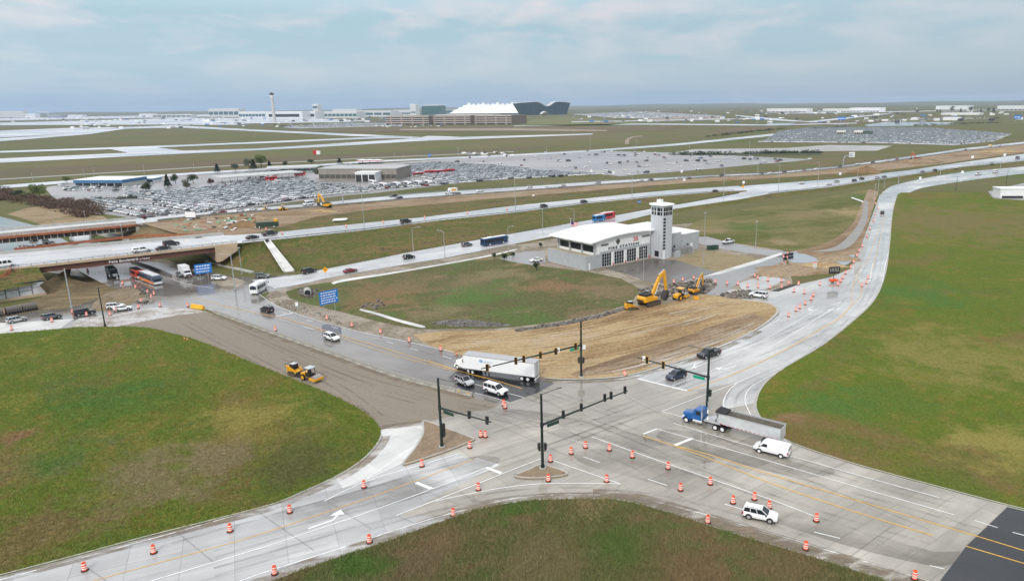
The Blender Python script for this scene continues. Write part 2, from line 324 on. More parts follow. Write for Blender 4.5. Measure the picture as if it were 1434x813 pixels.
far('taxiway', [(145,207),(208,205),(258,211),(190,216)], .5, C_RUN)
far('taxiway', [(-60,197),(0,194),(125,185),(171,178),(246,175.5),(360,181.6),(500,187.8),(590,192),(575,194),(500,190.8),(360,184),(246,178.5),(175,180.5),(125,188),(0,198),(-60,201)], .4, C_RUN)
far('taxiway', [(560,199),(600,190),(650,192),(600,197)], .5, C_RUN)
far('apron', [(-60,184),(0,183),(100,179),(166,178),(130,185),(0,193),(-60,197)], .35, C_RUN)
far('apron', [(-60,172.5),(0,172),(150,168),(250,165.5),(420,165),(520,169),(480,171),(350,173),(330,175),(200,174.5),(0,175.5),(-60,176)], .35, C_RUN)
far('apron', [(-60,166),(0,165.5),(160,162.5),(330,159.5),(330,162.5),(160,166),(0,169),(-60,170)], .35, C_RUN)
far('perimeter_road', [(-60,253.5),(0,250.4),(360,229),(523,220.5),(720,212),(720,213),(523,221.6),(360,230.3),(0,251.8),(-60,255)], .3, M('pale_road', (.30,.31,.25), .7))
far('access_road', [(-60,262),(0,259.5),(90,253),(213,245),(360,236),(523,224.5),(720,216),(828,210),(946,201.2),(1080,187.5),(1160,183),(1160,185),(1080,190.5),(946,204),(828,212.5),(720,218.5),(523,227),(360,238.6),(213,248),(90,257),(0,264),(-60,267)], .28, C_RUN)
# terminal forecourt roads, brown bands, distant plots
G_FARB = ground_mat('bare_earth', [(.24,.18,.13),(.32,.26,.2),(.2,.15,.11)], .01, .05, .4, .15, stretch=(6,1,1))
far('bare_ground', [(380,184),(560,178),(720,177),(840,179),(1010,182),(840,184),(720,183.5),(560,185)], .3, ground_mat('brown_field', [(.13,.10,.06),(.17,.13,.08)], .01, .05, .4, .2, stretch=(6,1,1)))
far('bare_ground', [(560,180.5),(720,179.5),(850,182),(850,184),(720,183),(560,182.5)], .4, G_FARB)
far('field', [(380,181),(480,174),(545,167),(545,174),(480,179)], .35, ground_mat('grey_slope', [(.12,.11,.07),(.15,.13,.09)], .01, .05, .4, .2))
far('access_road', [(720,176),(900,173),(1080,174.5),(1200,172),(1200,173),(1080,176),(900,174.5),(720,177)], .5, C_RUN)
far('access_road', [(1030,161),(1080,165.5),(1130,170),(1240,159),(1250,159),(1140,171.5),(1080,168.5),(1030,162.5)], .5, C_RUN)
far('gravel_track', [(875,202),(876,195),(885,191),(900,190),(900,191),(887,192.5),(881,196),(881,202)], .4, G_FARB)
far('pond', [(1210,175),(1240,170.8),(1330,171.2),(1348,173.5),(1300,176),(1217,177)], .3, M('still_water', (.22,.24,.25), .1))
far('pond', [(1074,172.5),(1140,171.5),(1210,171),(1180,174.5),(1074,175)], .3, MATS['still_water'])
far('gravel_yard', [(1080,208.5),(1120,206),(1160,203),(1250,204),(1228,211),(1120,212),(1080,211)], .15, ground_mat('grey_gravel', [(.3,.29,.28),(.38,.37,.36),(.55,.54,.54)], .02, .1, .5, .15))
far('gravel_yard', [(940,214),(971,209),(1080,207.5),(1110,207),(1100,213),(1040,214.5),(980,214.5)], .14, MATS['grey_gravel'])
far('ditch_vegetation', [(940,216.8),(1050,213.5),(1150,213),(1150,217),(1060,218),(980,217.5)], .18, M('dark_brush', (.055,.06,.025), .95, var=.4, vs=.2))
# car parks
LOT_A = [(62,262),(110,255),(215,249),(300,241),(400,235),(480,231.5),(560,227),(640,222),(700,219),(700,252),(630,258),(520,271),(480,274),(430,280),(330,294),(240,306),(205,308),(150,300),(112,290),(75,277)]
LOT_B = [(640,222),(720,216),(830,211),(950,214),(1080,220.5),(1106,221.5),(1138,223),(1112,226),(1061,230),(980,237.8),(900,244),(868,247),(845,243.5),(700,252),(640,257)]
LOT_C = [(1060,199),(1074,197),(1089,185),(1137,178.5),(1300,179.5),(1415,188),(1392,198),(1338,203.5),(1225,200.5)]
far('car_park', LOT_A, .07, C_LOT); far('car_park', LOT_B, .09, C_LOT); far('car_park', LOT_C, .1, C_LOT)
far('car_park', [(395,178.5),(470,172),(580,172),(560,176.5),(420,180)], .5, C_LOT)
far('car_park', [(800,160),(900,156),(1010,162),(1000,168),(860,165)], .4, C_LOT)
b = MB(); VB = Ppts(LOT_B, .095)
for k in range(11):      # bay lines of the half-empty car park
    y0 = 221+k*3; stripe(b, [P(660+k*5, y0+12*.9, .1), P(1120-k*14, y0+2, .1)], .18, dash=(5, 2))
o = b.build('bay_markings', PAINT_W); o['kind'] = 'structure'
far('field', [(725,176),(745,167.5),(790,163.5),(835,166),(900,172),(840,176)], .5, ground_mat('mound_green', [(.13,.15,.05),(.17,.165,.065),(.11,.135,.04)], .01, .06, .5, .2))
for q in ([(905,165.5),(1000,163),(1015,167),(920,170)], [(740,180),(840,176.5),(960,177),(940,180),(840,181)], [(1090,177),(1180,173.5),(1260,170),(1230,168.5),(1120,171)], [(1010,186),(1100,180),(1080,177),(1000,181)]): far('bare_ground', q, .42, G_FARB if q[0][0] == 905 else MATS['brown_field'])
far('access_road', [(800,170),(900,168.5),(1000,166.5),(1090,165.5),(1090,166.3),(1000,167.6),(900,169.7),(800,171.3)], .55, C_RUN); far('access_road', [(1090,158.5),(1250,156),(1434,153),(1434,153.8),(1250,157),(1090,159.5)], .5, C_RUN)
far('car_park', [(1384,268),(1434,256),(1560,250),(1560,290),(1434,281.5),(1390,279)], .06, C_LOT)
far('bare_ground', cr([(10,300),(40,291),(80,289),(120,297),(150,306),(130,314),(90,318),(60,315),(30,305)]), .03, MATS['tan_bank'])
# ================================================================== near pavements
sheet('gravel_shoulder', [(385,402),(430,390),(520,377),(640,359),(724,341),(760,334),(900,318),(1000,310),(1090,330),(1110,395),(1090,450),(1000,493),(870,529),(760,533),(640,500),(570,480),(500,466),(435,448),(390,432),(372,415)], .004, G_SHOULDER)
sheet('street', [(-90,298),(0,303),(54,317),(110,346),(180,369),(238,388),(300,392),(340,388),(420,384),(410,401),(375,409),(362,413),(393,430),(435,445),(500,463),(576,478),(640,493),(760,530),(790,560),(690,590),(662,553),(560,528),(480,500),(350,455),(290,433),(235,437),(180,447),(0,472),(-90,478),(-90,446),(0,436),(100,424),(165,405),(140,395),(107,377),(20,355),(-90,343)], .008, C_ASPH)
sheet('road', [(1434,880),(-160,880),(-160,760),(380,600),(590,591),(640,577),(700,565),(751,550),(775,533),(830,531),(876,529),(930,513),(1000,490),(1060,462),(1088,441),(1091,431),(1075,423),(1030,417),(1000,412),(1020,405),(1074,406),(1118,398),(1164,387.6),(1189,377),(1204,349),(1222,300),(1232,272),(1275,272),(1290,420),(1130,545),(1130,600),(1600,740),(1700,880)], .012, C_JUNC)
sheet('street', [(176,368),(205,361),(235,364),(270,372),(302,382),(345,390),(364,396),(362,412),(300,403),(238,390)], .0095, C_ASPH)
sheet('muddy_ground', [(296,392),(330,389),(345,394),(332,402),(308,400)], .0115, G_SHOULDER)
sheet('concrete_pad', [(-90,486),(-90,465),(0,452),(50,449.5),(103,446),(95,452),(80,462),(0,470)], .016, C_NEW)
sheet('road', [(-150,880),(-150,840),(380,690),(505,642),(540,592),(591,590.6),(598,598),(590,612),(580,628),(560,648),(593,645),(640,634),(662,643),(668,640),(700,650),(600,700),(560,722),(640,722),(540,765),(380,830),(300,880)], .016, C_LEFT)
sheet('road', [(962,547),(1036,520),(1111,483),(1160,455),(1192,428),(1194,400),(1209,366),(1226,300),(1236,268),(1276,268),(1268,340),(1262,400),(1240,440),(1170,500),(1090,540),(1075,560),(1013,573),(1013,560),(1033,535)], .016, C_CURVE)
sheet('road', [(860,531),(930,514),(1000,491),(1060,463),(1091,441),(1092,431),(1075,423),(1030,417),(1048,412),(1118,399),(1164,388),(1189,378),(1196,372),(1194,400),(1192,428),(1160,455),(1111,483),(1036,520),(962,547),(894,530)], .0165, C_CURVE)
sheet('new_pavement', cr([(535,598),(560,593),(591,590.6)])+cr([(594,600),(588,612),(580,627),(572,640),(561,649)])+[(515,671),(480,683),(470,668),(505,645),(527,622)], .02, C_NEW)
sheet('graded_strip', cr([(150,462),(190,452),(245,440),(290,436)])+[(350,457.5),(480,502.5),(560,530.5),(662,556)]+cr([(700,566),(685,572),(645,579),(600,590)])+[(560,594),(532,602),(500,600),(400,545),(300,500)], .020, G_GRAVEL)
sheet('new_asphalt_patch', [(713,563),(751,550.5),(777,536),(740,528),(690,519),(648,512),(628,528),(648,546)], .020, C_DARK)
sheet('new_asphalt', [(1316,813),(1353,764),(1412,708),(1520,735),(1640,800),(1500,900),(1240,900)], .020, C_DARK)
def yclip(pts): return pts
sheet('graded_dirt', cr([(578,468),(592,478),(612,487),(645,497)])+cr([(700,512),(760,527),(800,531),(870,527),(930,512),(1000,489),(1055,462),(1082,443),(1089,433),(1080,425),(1040,419),(992,413)])+cr([(980,410),(930,426),(885,429),(840,440),(780,453),(700,462),(630,463),(578,468)]), .024, G_DIRT)
sheet('muddy_ground', cr([(1075,446),(1040,465),(985,487),(940,503),(870,521),(800,525),(850,505),(930,480),(1000,455),(1050,438)]), .028, G_BROWN)
sheet('meadow', cr([(400,408),(440,398),(520,388),(600,372),(680,358),(716,352)])+[(745,371),(822,380),(870,390),(898,405),(882,425)]+cr([(840,438),(780,450),(700,459),(640,460),(585,460),(540,452),(480,437),(430,425),(405,417)]), .024, G_MEAD)
sheet('meadow', [(930,363),(950,362),(985,350),(1000,352),(1070,362),(1040,374),(1004,380)], .024, ground_mat('tan_meadow', [(.2,.15,.08),(.3,.24,.14),(.12,.12,.045)], .08, .4, 1.4, .3))
sheet('meadow', cr([(960,320),(985,306),(1050,292),(1120,282),(1180,272),(1225,262)])+[(1228,275),(1215,300),(1195,325),(1150,345),(1110,352),(1060,345),(1010,337),(975,330)], .022, ground_mat('olive_meadow', [(0.103,0.090,0.031),(0.090,0.104,0.023),(0.146,0.135,0.051),(0.206,0.171,0.074),(0.073,0.099,0.022)], .03, .2, 1.2, .35, stretch=(2.5,1,1), rz=.3, spots=SPOT_O))
sheet('dirt_road', cr([(1105,352),(1150,343),(1190,318),(1207,285),(1216,265)])+cr([(1230,268),(1220,300),(1205,345),(1185,370),(1150,380),(1105,372)]), .026, G_BROWN)
sheet('gravel_track', cr([(1135,352),(1170,345),(1196,322),(1207,300),(1210,280)])+cr([(1216,282),(1212,315),(1190,345),(1160,352)]), .030, ground_mat('grey_track', [(.25,.24,.22),(.34,.33,.31)], .06, .3, 2, .2))
sheet('driveway', [(845,375.5),(913,361.8),(946,364),(1003,380.5),(984,386),(938,397.5),(901,392.5),(881,384)], .030, C_DRIVE)
sheet('driveway', [(938,398),(984,386.5),(1010,382),(1060,368),(1096,355),(1116,351),(1119,356),(1080,373),(1036,394),(1022,405),(1000,413),(980,411),(960,405)], .034, C_ASPH)
sheet('pavement', [(984,387.5),(1010,383),(1060,369),(1096,356),(1094,353.5),(1058,364.5),(1006,380)], .038, C_NEW)
sheet('driveway', [(974,332),(990,331),(1020,339),(1060,348),(1108,353),(1100,361),(1078,358),(1040,353),(1000,346),(976,340)], .034, C_LOT)
sheet('driveway', [(700,362),(735,352),(762,351),(764,367),(745,371),(715,366)], .034, C_LOT)
sheet('road', [(1033,396.5),(1079,383.5),(1100,391.5),(1072,405),(1040,406)], .038, C_CURVE)
sheet('trench', [(1078,407),(1112,397),(1116,399),(1090,408)], .040, M('dark_soil', (.05,.04,.035), .8))
sheet('puddle', cr([(1103,358),(1112,355),(1128,356),(1147,364),(1135,368),(1105,366),(1103,358)]), .05, M('puddle_water', (.26,.29,.31), .12))
sheet('puddle', cr([(1170,365),(1186,358),(1197,357),(1192,366),(1182,371),(1170,365)]), .05, MATS['puddle_water'])
sheet('muddy_ground', cr([(-60,453),(0,444),(60,434),(100,430),(160,408),(140,397),(110,392),(60,415),(0,433),(-60,445)]), .020, ground_mat('tan_slope', [(.16,.12,.07),(.26,.19,.11),(.13,.10,.055),(.32,.25,.16)], .08, .4, 1.6, .3, stretch=(4,1,1), rz=.3))
sheet('muddy_ground', cr([(130,425),(150,410),(185,402),(200,415),(180,428),(150,436),(128,434)]), .026, ground_mat('wet_rubble', [(.13,.11,.07),(.22,.17,.11),(.3,.25,.19)], .15, .6, 2, .35))
sheet('muddy_ground', cr([(100,457),(110,446),(160,440),(220,430),(290,436),(250,441),(190,452),(150,460)]), .024, G_RUBBLE)
sheet('muddy_ground', [(-90,360),(-90,345),(0,349),(22,354),(40,362),(107,377),(120,388),(60,380)], .020, G_RUBBLE)
sheet('rubble_strip', cr([(900,402),(930,400),(965,395),(990,392),(1000,400),(985,412),(940,415),(905,412)]), .034, ground_mat('broken_ground', [(.16,.13,.10),(.3,.26,.22),(.12,.10,.07)], .2, .8, 2.5, .45))
sheet('rubble_strip', cr([(1010,412),(1048,406),(1060,414),(1050,419),(1020,417)]), .034, MATS['broken_ground'])
sheet('stone_lining', cr([(720,461),(780,452),(840,440),(882,427),(884,430),(842,444),(782,456),(722,464)]), .034, ground_mat('dark_stones', [(.05,.05,.045),(.14,.13,.12),(.3,.29,.28)], .5, 1.2, 3, .5))
sheet('stone_lining', cr([(600,452),(640,447),(700,452),(712,456),(640,457)]), .034, MATS['dark_stones'])
sheet('pavement', cr([(464,396),(480,391),(560,379),(680,358),(720,349),(720,350.4),(680,360),(560,381.5),(482,394),(468,397.5),(464,396)]), .034, C_NEW)
sheet('pavement', cr([(505,432),(530,438),(560,447),(594,456),(588,458),(555,449.5),(527,440.5),(503,434)]), .034, C_NEW)
# ================================================================== lawns with kerbs
def kerb(pts, name='kerb', w=.22, h=.15, apron=.3, inner=0.0):
    V = pts; nn = normals2(V); b = MB(); n = len(V)
    prof = [(-inner, h-.02), (0, h), (w, h), (w+.03, .03), (w+.03+apron, .025)]
    rows = [[v+k*a+Vector((0,0,z)) for v, k in zip(V, nn)] for a, z in prof]
    b.loft(rows, 0, cap=False, closed=False); o = b.build(name, K_KERB); o['kind'] = 'structure'; return o
def lawn(name, seq, mt):
    o = sheet(name, seq, .14, mt, wall=.2); return o
L1 = cr([(-60,473),(0,467),(60,462),(130,457.5),(200,458),(240,466),(270,474),(300,485),(360,510),(420,534),(470,555),(508,575),(526,590),(533,605),(527,622),(505,645),(470,667),(420,690),(380,706),(300,727),(200,752),(100,779),(0,805),(-80,826)], 6)
lawn('lawn', L1+[(-300,860),(-400,600),(-200,490)], G_LAWN)
L2 = cr([(1257,272),(1250,300),(1246,345),(1240,385),(1225,420),(1195,450),(1150,485),(1095,518),(1070,540),(1060,562),(1063,580),(1080,600),(1110,620),(1180,644),(1250,664),(1340,688),(1412,707),(1520,733)], 6)
lawn('lawn', [(1257,272),(1262,269.5),(1380,268.5),(1392,278),(1434,280.5),(1650,288),(1900,500),(1700,780)]+L2[::-1][:-1], G_LAWN2)
L3 = cr([(300,845),(385,813),(400,807),(470,782),(545,757),(640,723),(690,709),(750,701),(830,699),(880,703),(950,722),(1010,742),(1070,760),(1120,775),(1200,800),(1260,820),(1350,850)], 6)
lawn('lawn', L3+[(1300,1000),(500,1000),(200,900)], G_LAWN3)
off = int(len(L1)*.58)
sheet('road', cr([(1232,274),(1244,263),(1262,256.8),(1300,248.5),(1350,241),(1434,233),(1560,219)])+cr([(1560,229),(1434,243),(1380,249.5),(1330,256.5),(1290,263.5),(1270,272),(1262,280)]), .055, C_CURVE)
kerb(Ppts(L1[off:])); kerb(Ppts(L2[::-1])); kerb(Ppts(L3), apron=.15, w=.16, h=.14)
kerb(Ppts(cr([(1040,418.5),(1075,423.5),(1090,431),(1088,441),(1060,462),(1000,490),(930,513),(870,528),(800,532),(765,530)]))[::-1], apron=.5)
G_ISL = ground_mat('island_dirt', [(.20,.145,.09),(.28,.21,.14),(.17,.13,.09)], .15, .7, 2.5, .3)
for pts in ([(591,591),(598.5,589.5),(630,601),(662,612.5),(665,615),(660,618),(631,630),(593,643),(569,650.5),(564,650),(566,645),(580,628),(590,611),(592,600)], [(720,664.5),(738,658),(757,650),(775,654),(792,660),(795,664),(785,667),(760,670),(735,670),(722,668)]):
    Q = cr(pts+[pts[0]], 3); sheet('traffic_island', Q[:-1], .13, G_ISL, wall=.15); kerb(Ppts(Q)[::-1], apron=.0, w=.28, h=.17)
# ================================================================== raised highways
zA = lambda x: itp(x, [(330,8),(420,7.2),(511,6),(611,5),(720,4),(820,3),(921,2.2),(1000,1.6),(1100,1.2)])
zB = lambda x: itp(x, [(400,.06),(720,.1),(820,.4),(911,.8),(1046,1.4),(1100,1.2)])
zC = lambda x: itp(x, [(190,8),(300,7.3),(465,5.5),(568,4),(720,3.2),(871,2.2),(1000,1.5),(1100,1.2)])
line = lambda pts, zf: [P(x, y, zf(x)) for x, y in pts]
A_N = line([(-90,388),(0,378),(100,366.8),(200,355.6),(330,341),(408,333),(511,322.2),(611,309),(720,297.5),(820,285),(921,275),(1000,268.8),(1046,266.5)], zA)
A_F = line([(-90,363),(0,352.5),(100,340.5),(200,328.5),(290,317.5),(400,325.2-12),(486,313),(593,304),(720,287.8),(820,278),(921,267.5),(1034,260)], zA)
A_F = line([(-90,364),(0,353),(100,341.5),(200,331),(330,329),(398,324),(486,314.5),(593,304),(720,287.8),(820,278),(921,267.5),(1034,260)], zA)
M_N = line([(1036,279),(1080,270.7),(1162,262),(1257,247.5),(1350,233.5),(1434,225.5),(1560,212)], lambda x: 1.25)
M_F = line([(1034,260),(1074,257.5),(1174,250.3),(1275,238),(1350,227),(1434,215.5),(1560,201)], lambda x: 1.25)
B_N = line([(385,404),(410,400),(465,388),(516,379),(576,368.5),(624,361),(676,350.5),(722,341),(770,331.5),(850,315),(943,292.6),(971,288.5),(1036,279)], zB)
B_F = line([(352,392),(410,386),(443,379),(500,368),(571,353.5),(649,339.5),(720,326.5),(820,309),(911,292.6),(971,282.6),(1036,270.5)], zB)
C_N = line([(-90,339),(0,330.5),(188,313.5),(251,306.5),(300,301.5),(360,297),(465,288.5),(568,279.5),(720,268.5),(871,257.2),(996,248.3),(1080,245),(1174,236),(1255,225.3),(1350,211.5),(1434,202),(1560,190)], zC)
C_F = line([(-90,331),(0,322),(63,317),(139,310),(200,305.5),(300,295.5),(360,291),(460,283),(551,273.5),(624,268),(720,262.3),(838,254),(946,248),(1080,241.7),(1174,233),(1255,221.6),(1350,207.7),(1434,198.5),(1560,186)], zC)
def part_of(V, x0, x1):      # points of V whose picture column lies in [x0, x1]
    out = []
    for v in resample(V, 200):
        d = v-CAM; x = CX+F_PX*d.dot(RGT)/d.dot(FWD)
        if x0 <= x <= x1: out.append(v)
    return out
strip('highway', part_of(A_N, 300, 1100), part_of(A_F, 262, 1100), C_HWY, 80)
strip('highway', part_of(C_N, 188, 1600), part_of(C_F, 200, 1600), C_HWY, 80)
strip('highway', M_N, M_F, C_HWY, 60)
up = Vector((0,0,.012))
strip('highway_ramp', [v+up for v in B_N], [v+up for v in B_F], C_HWY, 80)
def edge_at(V, x):
    R_ = resample(V, 900); f = lambda v: CX+F_PX*(v-CAM).dot(RGT)/(v-CAM).dot(FWD); return min(R_, key=lambda v: abs(f(v)-x))
AB_T = part_of(A_N, 303, 1060); AB_B = [P(x, y, z) for x, y, z in [(292,367,.0),(320,376,0),(360,382,.02),(413,378,.06),(443,377,.06),(500,366.5,.08),(571,352.5,.08),(649,338.5,.08),(720,325.8,.1),(820,308.5,.4),(911,292,.8),(971,282,1.1),(1046,267.5,1.3)]]
strip('embankment', AB_B, AB_T, G_BANK, 80, 6)
AC1 = part_of(C_N, 188, 1600); AC2 = part_of(A_F, 258, 1034)+M_F[1:]
mid = lambda t: [a.lerp(c, t)+Vector((0,0,-.5*math.sin(math.pi*t))) for a, c in zip(resample(AC1, 90), resample(AC2, 90))]
XS = [190,215,240,265,300,330,365,400,440,480,530,580,640,700,760,820,880,940,1000,1060,1120,1180,1240,1300,1370,1434,1540]
col1 = [edge_at(AC1, x) for x in XS]; col2 = [edge_at(AC2, max(262, x)) for x in XS]
tt = [1,1,1,1,1,1,.92,.75,.45,.40,.36,.36,.36,.36,.36,.36,.36,.36,.36,.38,.4,.5,.7,.8,.85,.85,.85]
colm = [a.lerp(c, min(.97, t))+Vector((0,0,-.4)) for a, c, t in zip(col1, col2, tt)]
strip('median', col1, colm, G_BROWN, 120, 5); strip('median', colm, col2, G_BANK, 120, 4)
# the cut slope where the median meets the street, and the skirts of the far side
E1 = [P(190,314,8), P(225,318,7.8), P(262,324,8)]; E0 = [P(160,322,0), P(150,336,0), P(205,350,0)]
strip('embankment', E0, E1, ground_mat('cut_slope', [(.16,.12,.07),(.2,.16,.09),(.11,.10,.045)], .08, .4, 1.4, .35), 12, 5)
strip('embankment', C_F[4:], [v+Vector((-3,26,0))-Vector((0,0,v.z+.2)) for v in C_F[4:]], G_BANK, 60, 3)
strip('embankment', M_F, [v+Vector((-1,9,-1.6)) for v in M_F], G_BANK, 40); strip('embankment', M_N, [v+Vector((1,-9,-1.5)) for v in M_N], G_BANK, 40)
strip('embankment', B_N[7:], [v+Vector((2,-6,0))-Vector((0,0,v.z+.2)) for v in B_N[7:]], G_BANK, 40)
strip('embankment', part_of(C_N, 1080, 1600), [v+Vector((1,-9,-1.5)) for v in part_of(C_N, 1080, 1600)], G_BROWN, 40)
# left approach embankment of the near bridge
LA_T = [P(-90,388,8), P(0,378,8), P(30,374.6,8), P(52,372,8)]; LA_B = [P(-90,424,3.9), P(0,406.5,3.9), P(40,399,3.9), P(66,394,3.9)]
strip('embankment', LA_B, LA_T, G_BANK, 20, 4)
strip('embankment', [P(55,399,3.9), P(66,412,.2), P(66,420,.0)], [P(100,373,4.6), P(98,390,2.2), P(135,398,0)], MATS['tan_slope'], 12, 5)
# ================================================================== painted markings and joints
W_ = MB(); Z = .045
def wl(*pts, w=.16, dash=None, z=Z): stripe(W_, Ppts(cr(pts, 6) if len(pts) > 2 else pts, z), w, dash)
wl((0,811),(120,778.5),(240,746),(360,712),(384,706)); wl((454,701),(515,672),(580,653),(644,634)); wl((512,671),(545,648),(575,628))
wl((210,813),(360,768),(490,725),(605,684),(681,654)); wl((555,721),(640,688),(720,656),(757,642)); wl((610,701),(660,690),(720,680),(772,676),(838,676),(869,677))
wl((250,845),(360,804),(470,769),(596,728),(660,711),(720,697),(785,692),(859,693),(906,699),(982,718),(1080,746),(1190,779),(1302,813))
wl((583,675),(605,684), w=.6); wl((681,654),(702,662), w=.6); wl((829,611),(930,647),(1080,699),(1145,724)); wl((771,643),(820,660),(869,677))
for q in (((817,639),(840,647)), ((907,670),(934,679)), ((1015,705),(1041,713)), ((1140,744),(1176,753)), ((1302,791),(1323,796)), ((1365,728),(1397,738)), ((1418,744.5),(1450,753))): wl(*q)
wl((920,600),(966,613),(1074,644),(1200,681),(1336,720)); wl((945,623),(970,613), w=.6); wl((901,607),(920,600), w=.35)
wl((943,592),(1000,609),(1058,626),(1115,640),(1192,662),(1315,696))
wl((1054.6,585.6),(1046,570),(1043,558),(1047,546),(1058,537),(1086,522),(1121,505),(1161,482),(1199.5,456),(1230,413),(1241,365),(1247,343)); wl((1054,586),(1070,600),(1100,616.5),(1189,645),(1310,680),(1412,708))
wl((1013.6,573),(1013,560.5),(1020.7,546),(1033,535)); wl((926.5,575.6),(980,555),(1033,535),(1064.6,521)); wl((926.5,575.6),(955,583)); wl((894,530),(962,546.7), w=.55)
wl((860,531.5),(898,525),(973,497.5),(1036,473.5),(1074,457),(1092,446)); wl((918,535),(1008,501),(1074,473),(1147,431)); wl((941,540),(993,520),(1074,488),(1168,431))
wl((901,528),(940,513),(975,499)); wl((1218,395),(1222,368)); wl((387.6,442.5),(410,438), w=.45); wl((664,537),(700,547),(733.6,556)); wl((665,549.6),(690,556),(713.5,563))
wl((362,411),(378,422),(393,430.5),(435,445.5),(500,463.5),(540,472),(576,479.5),(636,493)); wl((189,392),(219,402.5)); wl((234,388),(262,397.5),(300,403))
for q in (((464,457),(473,459.6)), ((541,478),(551,481)), ((429,448),(438,450)), ((395,437),(403,440)), ((575,487.5),(586,490.5)), ((425,457),(440,461)), ((620,498),(632,502))): wl(*q)
def arrow(x, y, tx, ty, turn=1, s=1.0):      # a turn arrow painted on the lane, heading towards (tx, ty)
    o = P(x, y, Z); d = (P(tx, ty, Z)-o).normalized(); k = Vector((-d.y, d.x, 0))*turn
    f = lambda a, c: o+d*(a*s)+k*(c*s)
    W_.add([f(-2,-.15),f(-2,.1),f(.5,.1),f(.5,-.15)], [(0,1,2,3)]); W_.add([f(.5,-.15),f(.5,.1),f(1.1,.7),f(1.4,.55)], [(0,1,2,3)]); W_.add([f(.5,1.0),f(1.9,.35),f(1.9,1.5)], [(0,1,2)])
arrow(459,730,500,716,1,1.3); arrow(1020,515,990,525,-1,1.2); arrow(1172,433,1140,449,-1,1.2); arrow(1134,431,1110,441,1,1.2); arrow(975,509,955,516,1,1.2)
for V, o2 in ((M_N, 1), (M_F, -1)): stripe(W_, [v+Vector((-.1*o2,.9*o2,.02)) for v in V], .2)
for t in (.33,.66): stripe(W_, [a.lerp(c, t)+Vector((0,0,.02)) for a, c in zip(resample(M_N,60), resample(M_F,60))], .18, dash=(4,9)); stripe(W_, [a.lerp(c, t*.8)+Vector((0,0,.03)) for a, c in zip(resample(A_N,80), resample(A_F,80))], .18, dash=(4,9))
stripe(W_, [a.lerp(c, .12)+Vector((0,0,.05)) for a, c in zip(resample(B_N,80), resample(B_F,80))], .16); stripe(W_, [a.lerp(c, .55)+Vector((0,0,.05)) for a, c in zip(resample(B_N,80), resample(B_F,80))], .16, dash=(4,9))
stripe(W_, [a.lerp(c, .5)+Vector((0,0,.03)) for a, c in zip(resample(C_N,80), resample(C_F,80))], .18, dash=(4,9))
o = W_.build('road_markings', PAINT_W); o['kind'] = 'structure'
W_ = MB()
wl((131,812),(245,781),(360,748.5),(520,695),(662,643), w=.14); wl((900,610),(945,624),(1010,648),(1080,676),(1179,710),(1306,749), w=.2); wl((945,623),(1010,641),(1074,662),(1205,701.5),(1365,749),(1450,775), w=.2)
wl((1353,764),(1434,788),(1500,808), w=.2); wl((962,547),(1036,520),(1111,483),(1150,460),(1174,446),(1192,428), w=.22); wl((1192,428),(1194.5,400),(1199,392),(1206,373),(1215,363),(1236,305), w=.13); wl((1192,428),(1204,416),(1207,410),(1206,398),(1200,391), w=.13); wl((1218,385),(1226,360),(1241,300), w=.13)
wl((270,415),(330,432),(403,447),(480,470),(561,494),(636,517),(690,531),(731,543.5), w=.2); wl((440,460),(485,475),(541,494),(593,508),(640,520), w=.14); wl((600,504),(640,518),(680,529.5), w=.14)
wl((1050,401),(1075,389.5), w=.14)
o = W_.build('road_markings', PAINT_Y); o['kind'] = 'structure'
W_ = MB(); Z = .036
for pts in (((720,600),(930,575)), ((830,531),(1010,620),(1300,740)), ((620,560),(800,640)), ((700,575),(900,660)), ((745,553),(860,605),(1060,690)), ((690,605),(870,550)), ((760,625),(940,560)), ((1070,650),(1120,625)), ((1130,668),(1190,645)), ((950,640),(1010,612)), ((250,746),(300,787)), ((100,779),(150,813)), ((360,715),(440,770)), ((460,702),(520,740)), ((580,680),(640,705)), ((1353,764),(1412,708)), ((980,700),(1020,676)), ((1190,779),(1250,735)), ((858,694),(869,677)), ((560,723),(610,745)), ((960,490),(1000,500)), ((1100,470),(1150,490))): wl(*pts, w=.055, z=Z)
JT = W_
RUT = None
def stain_mat(name, col, a0, s_, stretch, rz, rough=.18):
    mt = new_mat(name); n = N(mt); q = n.noise(s_, 6, .65, stretch=stretch, rz=rz); n.b.inputs['Base Color'].default_value = (*col,1); n.b.inputs['Roughness'].default_value = rough
    n.t.links.new(n.mr(q, .40, .66, 0, a0), n.b.inputs['Alpha']); return mt
TY = stain_mat('tyre_stain', (.09,.08,.07), .22, .25, (4,1,1), .6); WET = stain_mat('wet_stain', (.15,.13,.105), .38, .09, (3,1,1), -.45)
W_ = MB()
def tyres(*pts, z=.042):
    V = Ppts(cr(pts, 6) if len(pts) > 2 else pts, z); nn = normals2(V)
    for s_ in (-.85, .85): stripe(W_, [v+k*s_ for v, k in zip(V, nn)], .5)
tyres((980,600),(1100,640),(1330,706)); tyres((850,590),(1000,640),(1200,695),(1400,752)); tyres((620,560),(760,590),(950,652),(1150,720),(1300,765)); tyres((560,478),(640,505),(740,538),(860,580)); tyres((600,505),(690,535),(830,590),(1000,655))
tyres((240,755),(420,705),(600,655),(760,608),(900,560),(1000,525)); tyres((300,775),(480,720),(640,670),(800,615),(930,565)); tyres((930,528),(1030,492),(1110,460),(1170,428),(1210,370)); tyres((980,530),(1060,502),(1140,468),(1185,435)); tyres((1050,545),(1120,508),(1190,450),(1225,390),(1236,320)); tyres((300,800),(480,748),(600,712),(720,690),(850,688),(980,710),(1150,762))
tyres((1030,600),(1022,570),(1030,548),(1060,530),(1110,508)); tyres((300,420),(420,455),(540,492)); tyres((260,405),(400,432),(500,463))
